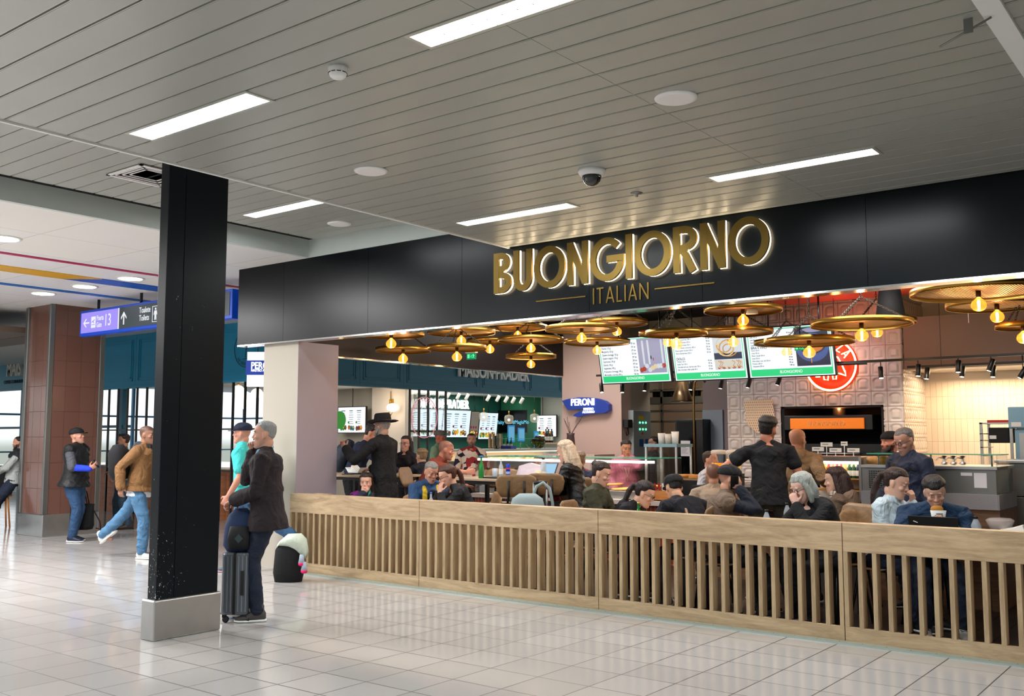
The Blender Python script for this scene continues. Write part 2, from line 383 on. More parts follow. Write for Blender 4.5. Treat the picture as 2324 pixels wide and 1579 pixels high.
for k in range(10):
    a=2*math.pi*k/10; m.obox((.0475*math.cos(a),.0475*math.sin(a),-.036),(math.cos(a),math.sin(a),0),(-math.sin(a),math.cos(a),0),(0,0,1),.002,.011,.002)
m.build('vent_slit',mBlack,t)
p=at(1343,386,Z=ZC); t=thing('dome_camera','security camera with black glass dome and white collar under the ceiling','security camera',(p.x,p.y,ZC),0)
MB().ring([(.075,-.045),(.085,-.042),(.10,-.02),(.103,0)],n=36).build('collar',mSpk,t)
MB().ball((0,0,-.045),(.072,.072,.075),24).build('dome',pbr('black_glass','#05080a',.05,coat=1),t)
p=at(1445,438,Z=ZC); t=thing('sprinkler','small metal sprinkler plate in the ceiling beside the dome camera','sprinkler',(p.x,p.y,ZC),0)
MB().ring([(.001,-.03),(.012,-.03),(.012,-.008),(.045,-.006),(.05,0)],n=20).build('plate',mSteelD,t)
p=at(355,400,Z=ZU); t=thing('air_diffuser','square louvred air diffuser in the ceiling, half behind the black column','air vent',(p.x,p.y-.05,ZU),0)
for k in range(6):
    a=.28-k*.045; z=-.012 if k==0 else -.012+k*.004; w=.03 if k==0 else .016
    f=MB(); 
    for s_ in (-1,1):
        f.box(-a,s_*a,z-.004,a,s_*(a-w),z+.004); f.box(s_*a,-a,z-.004,s_*(a-w),a,z+.004)
    f.build('frame' if k==0 else 'blade',mSpk,t)
MB().box(-.26,-.26,.0,.26,.26,.002).build('duct',mDark,t)
p=at(2197,42,Z=ZC); t=thing('hanging_clip','grey metal clip hanging from the ceiling near the upper right corner','clip',(p.x,p.y,ZC),0)
MB().box(-.02,-.004,-.07,.02,.004,0).build('tab',mSteelD,t); MB().tube([(-.13,.0,-.105),(.1,.0,-.02)],.005,6).build('rod',mSteelD,t)
# ================================================================ fascia over the restaurant
YF=7.82
seams=[-10.58,-9.66,-8.15,-6.72,-5.1,-3.9,-2.45,-.9,.7,3.2]
m=MB()
for a,b in zip(seams[:-1],seams[1:]): m.box(a+.002,YF,2.80,b-.002,YF+.05,3.80)
struct(m.build('wall_fascia',mFascia))
struct(B(-10.58,YF+.052,2.80,3.2,YF+.16,3.8).build('wall_fascia_back',mFasciaIn))
struct(B(-10.58,YF-.0,2.782,3.2,YF+.16,2.80).build('trim_5',mChrome))
for a,b in ((-10.58,-10.5),): struct(B(a,YF+.16,2.82,b,13.9,3.8).build('wall_fascia_side',mFascia))
struct(B(-9.55,YF+.16,2.65,-9.47,13.69,3.6).build('wall_inner_fascia',mFasciaIn))
struct(B(-9.55,YF+.16,2.632,-9.47,13.69,2.65).build('trim_6',mChrome))
# pier
struct(B(-10.12,7.9,0,-9.46,8.56,2.79).build('wall_pier',[mGreige]))
o=B(-9.46,7.9,0,-9.452,8.56,2.79).build('wall_pier_side',mLilac); struct(o)
# bolts on the fascia
# ---------------------------------------------------------------- gold back-lit letters
mGold=pbr('brushed_gold','#77602a',.38,.75,bump=.04,bscale=300,stretch=(1,1,30))
mGoldS=pbr('gold_side','#7d5c22',.35,.8)
mHalo=emis('warm_acrylic',(1,.76,.48),15.0)
def stroke(m,pts,w,y0,y1,closed=False):
    """a bar of width w along 2D path in XZ, from depth y0 to y1"""
    P=[Vector((p[0],p[1])) for p in pts]; N=len(P); Lf=[];Rt=[]
    for i in range(N):
        a=P[i-1] if (closed or i>0) else P[i]; b=P[(i+1)%N] if (closed or i<N-1) else P[i]
        d1=(P[i]-a).normalized() if (P[i]-a).length>1e-9 else (b-P[i]).normalized(); d2=(b-P[i]).normalized() if (b-P[i]).length>1e-9 else d1
        n1=Vector((-d1.y,d1.x)); n2=Vector((-d2.y,d2.x)); n=(n1+n2); 
        n=n/max(.35,n.length) if n.length>0 else n1; k=1/max(.5,n.dot(n1)); Lf.append(P[i]+n*(w/2*k)); Rt.append(P[i]-n*(w/2*k))
    vs=[];fs=[]
    for i in range(N):
        vs+=[(Lf[i].x,y0,Lf[i].y),(Rt[i].x,y0,Rt[i].y),(Lf[i].x,y1,Lf[i].y),(Rt[i].x,y1,Rt[i].y)]
    for i in range(N if closed else N-1):
        a=4*i; b=4*((i+1)%N); fs+=[(a,a+1,b+1,b),(a+2,b+2,b+3,a+3),(a,b,b+2,a+2),(a+1,a+3,b+3,b+1)]
    if not closed: fs+=[(0,2,3,1),(4*N-4,4*N-3,4*N-1,4*N-2)]
    m.add(vs,fs,False)
def arc(cx,cz,rx,rz,a0,a1,n=28): return [(cx+rx*math.cos(math.radians(a0+(a1-a0)*k/n)),cz+rz*math.sin(math.radians(a0+(a1-a0)*k/n))) for k in range(n+1)]
def glyph(ch,w):
    """strokes in a unit-high box; returns (list of paths, advance)"""
    h=w/2
    if ch=='O': return [('c',arc(.5,.5,.5-h,.5-h,0,360,40)[:-1])],1.0
    if ch=='B': return [('o',[(h,0),(h,1)]),('o',[(h,1-h)]+arc(.24,.76,.21,.24-h,90,-90,14)+[(h,.52)]),('o',[(h,.52)]+arc(.26,.26,.25,.26-h,90,-90,14)+[(h,h)])],.60
    if ch=='U': return [('o',[(h,1)]+arc(.30,.30,.30-h,.30-h,180,360,16)+[(.6-h,1)])],.60
    if ch=='N': return [('o',[(h,0),(h,1)]),('o',[(h*.9,1-h*.3),(.62-h*.9,h*.3)]),('o',[(.62-h,0),(.62-h,1)])],.62
    if ch=='G': return [('o',arc(.5,.5,.5-h,.5-h,42,360,34)+[(.5,.5)])],.98
    if ch=='I': return [('o',[(h,0),(h,1)])],w
    if ch=='R': return [('o',[(h,0),(h,1)]),('o',[(h,1-h)]+arc(.28,.73,.26,.27-h,90,-90,14)+[(h,.46)]),('o',[(.26,.46),(.56-h*.5,0)])],.63
    if ch=='T': return [('o',[(.25,0),(.25,1)]),('o',[(0,1-h),(.5,1-h)])],.5
    if ch=='A': return [('o',[(h*.7,0),(.29,1)]),('o',[(.29,1),(.58-h*.7,0)]),('o',[(.13,.30),(.45,.30)])],.58
    if ch=='L': return [('o',[(h,0),(h,1)]),('o',[(h,h),(.38,h)])],.38
    if ch=='P': return [('o',[(h,0),(h,1)]),('o',[(h,1-h)]+arc(.28,.73,.26,.27-h,90,-90,14)+[(h,.46)])],.55
    if ch=='Z': return [('o',[(.05,1-h),(.58,1-h)]),('o',[(.55,1-h),(.08,h)]),('o',[(.05,h),(.6,h)])],.62
def word(parent,s,x0,z0,H,w,gap,y_front,depth,faceM,haloM=None,fit=None,halo=0.4):
    advs=[glyph(c,w/H)[1] for c in s]; tot=sum(advs)*H; k=1.0
    if fit: k=(fit-gap*(len(s)-1))/tot
    x=x0
    for c,a in zip(s,advs):
        paths,_=glyph(c,w/H); m=MB(); hb=MB()
        for si,(kind,P) in enumerate(paths):
            P=[(x+p[0]*H*k,z0+p[1]*H) for p in P]
            m.mi=0; stroke(m,P,w,y_front+si*.0008,y_front+depth*(1-halo),kind=='c')
            if haloM: stroke(hb,P,w*.98,y_front+depth*(1-halo)+si*.0005,y_front+depth-.014+si*.0005,kind=='c')
        lo=m.build('letter',faceM,None); adopt(lo,parent)
        if haloM: 
            ho=hb.build('halo_back',haloM,None); adopt(ho,parent); 
        x+=a*H*k+gap
zt=at(1700,500,Y=YF-.12).z; 
L0=at(1123,660,Y=YF-.05); L1=at(1747,595,Y=YF-.05)
print('sign',L0,L1,at(1123,580,Y=YF-.1).z)
S=thing('illuminated_sign','large gold BUONGIORNO letters glowing warm against the black fascia','sign',((L0.x+L1.x)/2,YF,3.2))
Hs=.42
word(S,'BUONGIORNO',L0.x,3.075,Hs,.066,.036,YF-.066,.064,mGold,mHalo,fit=L1.x-L0.x,halo=.6)
T=thing('fascia_lettering','thin gold word ITALIAN between two gold lines on the black fascia','sign',(-4.7,YF,2.95))
a=at(1347,670,Y=YF); b=at(1473,650,Y=YF)
word(T,'ITALIAN',a.x,2.875,.155,.014,.028,YF-.012,.012,mGold,None,fit=b.x-a.x,halo=0)
for (p0,p1) in (((1218,683),(1330,670)),((1487,652),(1622,639))):
    a=at(*p0,Y=YF); b=at(*p1,Y=YF); adopt(MB().box(a.x,YF-.012,2.955,b.x,YF,2.967).build('gold_line',mGold),T)
# ================================================================ slatted oak fence
FX=[-9.46,-7.31,-5.02,-2.72,-.43,1.86]
for i in range(5):
    a,b=FX[i]+.003,FX[i+1]-.003; w=b-a
    lab=['leftmost oak slatted fence bay beside the lilac pier','oak slatted fence bay second from left, before the grey backpack','oak slatted fence bay below the man phoning in the black cap','oak slatted fence bay below the young man with a laptop','oak slatted fence bay outside the photo on the right'][i]
    t=thing('slatted_fence',lab,'fence',(a,YF,0),0,'light oak slatted fence bays')
    MB().box(0,0,.70,w,.035,.925).build('top_rail',mOak,t,.002)
    MB().box(0,0,.0,w,.035,.115).build('bottom_rail',mOak,t,.002)
    MB().box(0,.036,.90,w,.13,.925).build('top_shelf',mOak,t,.002)
    n=20; pitch=(w-.035)/(n+.0)
    for k in range(n+1):
        x=k*pitch; MB().box(x,0,.115,x+.034,.095,.70).build('slat',mOakV,t)
struct(B(-9.46,7.70,0,2,7.795,.012).build('trim_7',pbr('steel_threshold','#aebdb4',.4,.6)))
m=MB()
for k in range(60): m.ring([(.004,.0),(.004,.0135)],(-9.4+k*.18,7.745,0),8)
struct(m.build('trim_screws',mBlack))
p=at(735,1124,Y=7.9); MB().box(p.x-.14,7.86,.926,p.x+.12,7.93,.934).build('oak_offcut',mOak); tag(bpy.data.objects['oak_offcut'],'small flat piece of oak lying on the fence top by the lilac pier','wood piece')
# ================================================================ black column with steel foot
mb=bpy.data.materials.new('black_column_paint'); mb.use_nodes=True; t_=mb.node_tree; b_=t_.nodes['Principled BSDF']; b_.inputs['Roughness'].default_value=.34; b_.inputs['Specular IOR Level'].default_value=.18; mColBlack=mb
g=t_.nodes.new('ShaderNodeNewGeometry'); mpn=t_.nodes.new('ShaderNodeMapping'); mpn.inputs['Scale'].default_value=(26,26,14); t_.links.new(g.outputs['Position'],mpn.inputs[0])
n=t_.nodes.new('ShaderNodeTexNoise'); n.inputs['Scale'].default_value=2.2; n.inputs['Detail'].default_value=5; n.inputs['Distortion'].default_value=1.2; t_.links.new(mpn.outputs[0],n.inputs['Vector'])
sp=t_.nodes.new('ShaderNodeSeparateXYZ'); t_.links.new(g.outputs['Position'],sp.inputs[0])
def mr(inp,a,b,c,d):
    q=t_.nodes.new('ShaderNodeMapRange'); q.inputs['From Min'].default_value=a; q.inputs['From Max'].default_value=b; q.inputs['To Min'].default_value=c; q.inputs['To Max'].default_value=d; t_.links.new(inp,q.inputs[0]); return q.outputs[0]
zz=mr(sp.outputs['Z'],.3,1.5,1,0); yy=mr(sp.outputs['Y'],4.5,4.95,1,0)
q=t_.nodes.new('ShaderNodeMath'); q.operation='MULTIPLY'; t_.links.new(zz,q.inputs[0]); t_.links.new(yy,q.inputs[1])
q2=t_.nodes.new('ShaderNodeMath'); q2.operation='MULTIPLY_ADD'; t_.links.new(q.outputs[0],q2.inputs[0]); q2.inputs[1].default_value=.14; t_.links.new(n.outputs['Fac'],q2.inputs[2])
q3=mr(q2.outputs[0],.765,.775,0,1)
mx=t_.nodes.new('ShaderNodeMix'); mx.data_type='RGBA'; mx.inputs[6].default_value=srgb('#071016'); mx.inputs[7].default_value=srgb('#c9cfcc'); t_.links.new(q3,mx.inputs[0]); t_.links.new(mx.outputs[2],b_.inputs['Base Color'])
C=thing('column','tall square black painted column with scratched paint beside the suitcase man','column',(-7.11,4.8,0))
def cb(n,x0,y0,z0,x1,y1,z1,m,bev=.003): return adopt(MB().box(x0,y0,z0,x1,y1,z1).build(n,m,None,bev),C)
cb('shaft',-7.175,4.505,.30,-7.06,5.08,3.98,mColBlack)
cb('corner_casing',-7.062,4.505,.30,-7.055,4.66,3.975,mColBlack); cb('side_casing',-7.062,4.666,.30,-7.055,5.08,3.975,mColBlack)
cb('steel_foot',-7.205,4.47,0,-7.025,5.10,.315,mSteel,.012)
# brown stone pillar
P=thing('stone_pillar','large pillar of polished brown stone with steel corners and steel foot','pillar',(-16.1,8.4,0))
def pb(n,a,m,bev=0): return adopt(MB().box(*a).build(n,m,None,bev),P)
x0,x1,y0,y1=-16.5,-15.72,7.97,8.86
pb('stone_front',(x0+.04,y0,.36,x1-.05,y0+.3,3.8),mBrown); pb('stone_side',(x1-.3,y0+.05,.36,x1,y1-.05,3.8),mBrownY)
pb('stone_back',(x0,y0+.3,.36,x1-.3,y1,3.8),mBrown)
for (cx,cy) in ((x0,y0),(x1,y0),(x1,y1)):
    pb('corner_strip',(cx-.045,cy-.045,.36,cx+.045 if cx<x1 else cx+.012,cy+.045,3.79),mSteelD,.01)
pb('steel_foot',(x0-.03,y0-.04,0,x1+.03,y1+.03,.36),mSteel,.01)
# ---------------------------------------------------------------- wayfinding sign
t=thing('wayfinding_sign','hanging airport sign with purple gate panel and grey toilets panel, arrows','sign',(-13,8.15,3.8))
ys=8.12; zb,zt_=3.225,3.64; xa=-15.13; xb=at(531,690,Y=8.15).x
mBlueF=pbr('sign_blue_frame','#0b3fae',.35,em='#0b3fae',es=.25); mPurp=emis('sign_purple',(.36,.28,.92),1.15); mGrey=pbr('sign_grey','#39444a',.35); mWt=emis('sign_white',(.95,.97,1),1.0)
adopt(MB().box(xa,ys,zb,xb,ys+.12,zt_).build('frame',mBlueF,None,.01),t)
xs=at(268,740,Y=ys).x
adopt(MB().box(xa+.05,ys-.006,zb+.05,xs,ys-.001,zt_-.04).build('purple_panel',mPurp),t)
adopt(MB().box(xs+.03,ys-.006,zb+.05,xb-.05,ys-.001,zt_-.04).build('grey_panel',mGrey),t)
adopt(MB().box(xs,ys-.008,zb+.05,xs+.03,ys-.001,zt_-.04).build('divider',mWt),t)
def sarrow(cx,cz,ang,s):
    m=MB(); u=Vector((math.cos(ang),0,math.sin(ang))); v=Vector((-math.sin(ang),0,math.cos(ang)))
    m.prism([(-s,-s*.13),(s*.7,-s*.13),(s*.7,s*.13),(-s,s*.13)],(cx,ys-.012,cz),u,v,(0,.004,0))
    for sg in (-1,1): m.prism([(s,0),(s*.15,sg*s*.75),(-.15*s,sg*s*.75),(s*.62,0)],(cx,ys-.012,cz),u,v,(0,.004,0))
    return adopt(m.build('arrow',mWt),t)
zc=(zb+zt_)/2
q=at(197,735,Y=ys); sarrow(q.x,zc,math.pi,.09); q=at(282,724,Y=ys); sarrow(q.x,zc,math.pi/2,.10)
q=at(213,733,Y=ys); adopt(MB().rbox(-.065,-.004,-.09,.065,0,.09,.001).build('plane_pictogram',mWt),t); bpy.data.objects['plane_pictogram'].matrix_parent_inverse=Matrix(); bpy.data.objects['plane_pictogram'].location=(q.x+13,ys-.007-8.15,zc-3.8)
pm=MB(); pm.prism([(-.05,-.01),(.04,.03),(.055,.045),(.03,.04),(-.045,.005)],(q.x,ys-.014,zc),(1,0,0),(0,0,1),(0,.002,0)); pm.prism([(-.01,.005),(.02,-.02),(.03,-.018),(.012,.018)],(q.x,ys-.014,zc),(1,0,0),(0,0,1),(0,.002,0)); pm.box(q.x-.05,ys-.014,zc-.045,q.x+.05,ys-.012,zc-.035); adopt(pm.build('plane_mark',mPurp),t)
q=at(222,733,Y=ys); text('sign_text','Poarta\nGate',.115,mWt,t,(q.x-.02,ys-.011,zc),(1,0,0),(0,0,1),.001,'LEFT',.85,.001,.95,fit=at(236.5,733,Y=ys).x-at(221,733,Y=ys).x)
q=at(244,731,Y=ys); text('sign_text','13',.27,mWt,t,(q.x+.02,ys-.011,zc),(1,0,0),(0,0,1),.001,'CENTER',.62,.001,fit=at(251,733,Y=ys).x-at(239,733,Y=ys).x)
q=at(317,721,Y=ys); text('sign_text','Toalete\nToilets',.125,mWt,t,(q.x,ys-.011,zc+.02),(1,0,0),(0,0,1),.001,'LEFT',.78,.001,.95)
q=at(354,716,Y=ys); pm=MB(); 
for s_ in (-1,1): pm.box(q.x+s_*.085,ys-.011,zc-.12,q.x+s_*.077,ys-.007,zc+.12); pm.box(q.x-.085,ys-.011,zc+s_*.12,q.x+.085,ys-.007,zc+s_*.112)
pm.ring([(.001,0),(.018,0),(.018,.004),(.001,.004)],(q.x,ys-.012,zc+.075),16,'Y',caps=False)
pm.prism([(-.03,.05),(.03,.05),(.045,-.01),(.035,-.015),(.018,.03),(.024,-.09),(.008,-.09),(0,-.03),(-.008,-.09),(-.024,-.09),(-.018,.03),(-.035,-.015),(-.045,-.01)],(q.x,ys-.012,zc),(1,0,0),(0,0,1),(0,.004,0))
adopt(pm.build('person_pictogram',mWt),t)
for xx in (-14.68,-13.46,-12.0): adopt(MB().tube([(xx,8.18,3.63),(xx,8.18,3.8)],.022,10).build('hanger_rod',mBlack),t)

# ---------------------------------------------------------------- the rest of the hall behind the viewer: walls with tall windows
mHall=pbr('hall_wall','#8f918f',.6)
m=MB(); m.box(-40,-8.2,0,10,-8,.5); m.box(-40,-8.2,3.0,10,-8,4.1)
x=-40
while x<10: m.box(x,-8.2,.5,x+1.6,-8,3.0); x+=4.0
struct(m.build('wall_hall_south',mHall))
m=MB(); m.box(7,-8.2,0,7.2,7.8,.5); m.box(7,-8.2,3.0,7.2,7.8,4.1)
for y in (-8.2,-4,0.2,4.6): m.box(7,y,.5,7.2,y+2.2,3.0)
struct(m.build('wall_hall_east',mHall))
for k,(x,y) in enumerate(((-11,1),(-11,5),(-14,1),(-14,5),(-18,3),(-18,-3),(-12,-3))):
    area('corridor_fill',(x,y,3.7),1.2,250,(1,.98,.98),(0,0,0),1.2)  # added fill areas that brighten the left hall, apart from the round downlights
# ================================================================ the teal coffee shop across the corridor
XM=-14.8; YM=11.47
def frame_panels(name,pts_axis,fixed,axis,z0,z1,mat,cuts):
    """fascia strip with raised rectangular mouldings"""
    m=MB()
    for a,b in zip(cuts[:-1],cuts[1:]):
        if axis=='Y':
            m.box(fixed-.2,a+.003,z0,fixed,b-.003,z1)
            for q0,q1 in ((a+.10,b-.10),(a+.16,b-.16)):
                for z in (z0+.10+(q0-a-.1),z1-.12-(q0-a-.1)): m.box(fixed,q0,z,fixed+.012,q1,z+.014)
                m.box(fixed,q0,z0+.1+(q0-a-.1),fixed+.012,q0+.02,z1-.12); m.box(fixed,q1-.02,z0+.1+(q0-a-.1),fixed+.012,q1,z1-.12)
        else:
            m.box(a+.003,fixed,z0,b-.003,fixed+.2,z1)
            for q0,q1 in ((a+.10,b-.10),(a+.16,b-.16)):
                for z in (z0+.10+(q0-a-.1),z1-.12-(q0-a-.1)): m.box(q0,fixed-.012,z,q1,fixed,z+.014)
                m.box(q0,fixed-.012,z0+.1+(q0-a-.1),q0+.02,fixed,z1-.12); m.box(q1-.02,fixed-.012,z0+.1+(q0-a-.1),q1,fixed,z1-.12)
    return struct(m.build(name,mat))
frame_panels('wall_teal_side',None,XM,'Y',2.70,3.80,mTeal,[YM+.25,12.1,14.0,15.3,17.9,19.8,21.4])
frame_panels('wall_teal_front',None,YM,'X',2.70,3.80,mTealB,[-21.5,-19.0,-16.9,XM])
struct(B(XM-.2,YM+.2,2.66,XM+.03,21.4,2.70).build('trim_8',mTeal)); struct(B(-21.5,YM-.03,2.66,XM,YM+.2,2.70).build('trim_9',mTealB))
struct(B(-21.3,YM+.2,2.9,XM-.2,26.5,2.95).build('ceiling_coffee_shop',mWhite))
mSignW=emis('backlit_white',(1,1,1),2.2)
t=thing('shop_sign','white block letters on the teal fascia, upper halves hidden by the dark beam','sign',(XM,19,2.95))
o_=text('lettering','MAISON·PRADIER',.43,pbr('sign_letter_white','#f2f2f0',.4),t,(XM+.05,(at(1036,845,X=XM).y+at(1195,862,X=XM).y)/2,3.155),(0,1,0),(0,0,1),.03,'CENTER',.62,.012,fit=at(1195,862,X=XM).y-at(1036,845,X=XM).y)
# small round logo on the bright teal front (right of the black column)
t=thing('round_logo','thin black round emblem on the teal front right of the black column','logo',(-15.9,YM,3.2))
q=at(560,790,Y=YM-.012)
m=MB(); m.tube([(q.x+.36*math.cos(a*math.pi/24),YM-.022,q.z+.36*math.sin(a*math.pi/24)) for a in range(48)],.006,6,closed=True)
m.tube([(q.x-.02,YM-.022,q.z-.18),(q.x,YM-.022,q.z+.05),(q.x+.07,YM-.022,q.z+.15),(q.x+.1,YM-.022,q.z+.05),(q.x,YM-.022,q.z-.02)],.006,6)
m.tube([(q.x-.1,YM-.022,q.z-.2),(q.x+.08,YM-.022,q.z-.2)],.006,6); adopt(m.build('emblem',mBlack),t)
for k,ch in enumerate('LE GOUT DU BON'):
    a=math.radians(-140+k*8); 
    if ch!=' ': text('letter',ch,.07,mBlack,t,(q.x+.30*math.cos(a),YM-.022,q.z+.30*math.sin(a)),(-math.sin(a),0,math.cos(a)),(-math.cos(a),0,-math.sin(a)),.001)
# black mullions under the bright teal front
t=thing('mullion_screen','row of thin black vertical bars under the bright teal shop front','partition',(-18.5,YM+.1,0))
x=-21.3
while x<XM: adopt(MB().box(x,YM+.08,.0,x+.035,YM+.12,2.66).build('mullion',mBlack),t); x+=.37
for z in (.95,1.75): adopt(MB().box(-21.3,YM+.09,z,XM,YM+.11,z+.03).build('crossbar',mBlack),t)
# airy side of the shop: outer glazing far behind
for k,(x0,x1) in enumerate(((-40,-34),(-34,-28),(-28,-22),(-22,-16),(-16,-10))):
    f=MB(); f.box(x0,30,0,x0+.12,30.12,3.8); f.box(x0,30,1.0,x1,30.1,1.06); f.box(x0,30,2.5,x1,30.1,2.58); f.box(x0+3,30,0,x0+3.06,30.1,3.8); struct(f.build('window_%d'%(k+1),pbr('window_frame_blue','#2d6d8e',.4)))
for k,y0 in enumerate((-6,0,6,12,18,24)):
    f=MB(); f.box(-40,y0,0,-39.88,y0+.12,3.8); f.box(-40,y0,1.0,-39.9,y0+6,1.06); f.box(-40,y0,2.5,-39.9,y0+6,2.58); f.box(-40,y0+3,0,-39.9,y0+3.06,3.8); struct(f.build('window_%d'%(k+6),MATS['window_frame_blue']))
# far shop front at the left edge
q0=at(-30,881,Y=14);q1=at(64,881,Y=14)
m=MB(); m.box(-34,14,q1.z-.02,-23.5,14.3,3.8); struct(m.build('wall_far_shop',pbr('sky_teal','#4d9fbd',.45)))
t=thing('far_shop_sign','pale letters MAIS on the light teal front at the left edge','sign',(-29,14,3.2))
q=at(42,838,Y=14); text('lettering','MAIS',.62,pbr('sign_letter_grey','#e6e2d8',.4),t,(q.x-.1,13.95,q.z),(1,0,0),(0,0,1),.05,'CENTER',.68,.015)
q=at(36,866,Y=14); text('small_lettering','COFFEE CLUB BOUTIQUE',.14,mBlackM,t,(q.x,13.98,q.z),(1,0,0),(0,0,1),.005,'CENTER',.9)
for k,x in enumerate((-33.5,-31.4,-29.3,-27.4,-25.4,-23.9)): struct(B(x,14.0,0,x+.14,14.15,q1.z).build('window_%d'%(k+21),pbr('deep_teal_frame','#146a8a',.4)))
struct(B(-34,14.02,1.86,-23.5,14.1,1.93).build('trim_10',MATS['deep_teal_frame']))
struct(B(-34,14.02,.0,-23.5,14.1,.5).build('trim_11',mWhite))
# ---- interior walls of the coffee shop
struct(B(-19.7,18.2,0,-19.5,26.2,2.9).build('wall_green',mGreenW))
struct(B(-21.3,18.0,0,-18.45,18.2,2.9).build('wall_cream_left',mGreige)); struct(B(-18.45,17.9,0,-17.25,18.2,2.9).build('wall_cream_pier',mCream))
struct(B(-19.5,25.6,0,-14.2,25.8,2.9).build('wall_white_right',mWhite))
struct(B(-19.45,24.6,0,-18.6,25.6,2.9).build('wall_green_return',pbr('leaf_green_wall','#2b7d5c',.55)))
area('shop_light_a',(-17.5,21,2.85),3.0,150,(1,.93,.82),(0,0,0),6)
area('shop_light_b',(-19,15,2.85),3.0,110,(1,.95,.88),(0,0,0),4)
# back-lit shop name on green wall
t=thing('backlit_sign','glowing white letters MAISON PRADIER on the dark green wall','sign',(-19.45,22,2.4))
ya=at(953,905,X=-19.4);yb=at(1066,928,X=-19.4)
text('lettering','MAISON·PRADIER',.36,mSignW,t,(-19.44,(ya.y+yb.y)/2,(at(1010,917,X=-19.4).z)),(0,1,0),(0,0,1),.02,'CENTER',.57,.01,fit=yb.y-ya.y)
# menu screens
mScr=emis('screen_pale',(.80,.93,1),1.15); mScrD=pbr('screen_black','#08090b',.2); mScrW=emis('screen_white',(.95,.98,1),1.25)
def blob(m,c,u,v,r,col_i,n=14,ry=None):
    ry=ry or r; m.mi=col_i
    m.add([Vector(c)+Vector(u)*r*math.cos(2*math.pi*k/n)+Vector(v)*ry*math.sin(2*math.pi*k/n) for k in range(n)],[list(range(n))],False)
FOOD=[emis('food_'+k,srgb(c)[:3],s) for k,c,s in (('green','#3d9a3a',.8),('orange','#e07a28',.9),('yellow','#f0c83c',.9),('berry','#8d1f4a',.8),('brown','#7a4a22',.8),('teal','#1d6f7c',.8),('cream','#f5e6b8',.95),('text','#5a7f95',.8))]
def menu_screen(label,c,u,v,w,h,seed,backM=None,group=None,greendisc=False):
    """screen with price columns and little pictures; u right, v up, n toward viewer"""
    u,v=Vector(u).normalized(),Vector(v).normalized(); n=u.cross(v); c=Vector(c); r=random.Random(seed)
    t=thing('menu_screen',label,'screen',c,0,group)
    adopt(MB().obox(c-n*.03,u,v,n,w/2+.02,h/2+.02,.028).build('casing',mBlack),t)
    adopt(MB().obox(c+n*.001,u,v,n,w/2,h/2,.001).build('display',backM or mScr),t)
    if backM is mScrD: return t
    p=MB()
    o=c+n*.004
    cols=3
    for k in range(cols):
        x0=-w*.42+k*w*.29
        for j in range(7):
            p.mi=7; y=h*(.36-j*.085); ww=w*(.18 if j else .2)*r.uniform(.6,1)
            p.obox(o+u*(x0+w*.11)+v*y,u,v,n,ww/2,h*.010 if j else h*.018,.0005)
        for j in range(3):
            x=x0+w*(.04+.075*j); y=-h*(.30+.06*r.random()); blob(p,o+u*x+v*y,u,v,h*.075,r.choice([0,1,2,4,5]),12,h*.1)
            blob(p,o+n*.001+u*x+v*(y+h*.03),u,v,h*.035,r.choice([0,2,3,6]),10)
        blob(p,o+n*.001+u*(x0+w*.02)+v*(-h*.1),u,v,h*.05,3 if not greendisc else r.choice([0,5,3]),14)
    if greendisc: blob(p,o+n*.002-u*w*.44,u,v,h*.36,0,30)
    adopt(p.build('pictures',FOOD),t)
    adopt(MB().tube([c+v*(h/2)-n*.03,(c.x-n.x*.03,c.y-n.y*.03,2.9)],.01,6).build('hanger_rod',mBlack),t)
    return t
def quadscreen(pxs,plane,label,seed,**kw):
    """pxs: left-mid-top/bottom & right-mid positions"""
    a=at(*pxs[0],**plane); b=at(*pxs[1],**plane)
    return a,b
def xscreen(pl,pr,pt,pb,X,label,seed,**k):
    a=at(*pl,X=X); b=at(*pr,X=X); zt=at(*pt,X=X).z; zb=at(*pb,X=X).z
    return menu_screen(label,((X),(a.y+b.y)/2,(zt+zb)/2),(0,1,0),(.12,0,1),abs(b.y-a.y),abs(zt-zb),seed,**k)
def yscreen(pl,pr,pt,pb,Y,label,seed,**k):
    a=at(*pl,Y=Y); b=at(*pr,Y=Y); zt=at(*pt,Y=Y).z; zb=at(*pb,Y=Y).z
    return menu_screen(label,((a.x+b.x)/2,Y,(zt+zb)/2),(1,0,0),(0,0,1),abs(b.x-a.x),abs(zt-zb),seed,**k)
xscreen((927,960),(1003,960),(965,928),(965,990),-19.2,'pale menu screen furthest left on the green wall, behind the glass grid',1)
xscreen((1005,960),(1066,960),(1035,931),(1035,992),-19.2,'pale menu screen second from left under the glowing name',2)
xscreen((1068,960),(1086,960),(1077,934),(1077,993),-19.2,'narrow brown menu screen between two pale ones',3,backM=emis('screen_brown',(.25,.20,.14),.8))
xscreen((1088,960),(1128,960),(1108,937),(1108,996),-19.2,'pale menu screen furthest right of the row on the green wall',4)
q=at(1160,958,Y=24.4); 
t=yscreen((1128,958),(1193,958),(1160,932),(1160,980),24.5,'black screen with small blue writing beside the round glass pendants',5,backM=mScrD)
text('blue_writing','Maity        #MagiaMo',.17,emis('cyan_text',(.15,.6,.8),1.4),t,(q.x,24.45,q.z-.0),(1,0,0),(0,0,1),.001,'CENTER',.9)
yscreen((1200,966),(1262,966),(1230,943),(1230,990),25.4,'white menu screen with cup pictures on the white wall right of the green room',6,greendisc=False,backM=mScrW)
yscreen((768,952),(829,952),(798,924),(798,981),17.75,'white menu screen with a big green discount disc, left on the cream wall',7,greendisc=True,backM=mScrW)
q=at(768,958,Y=17.7); 
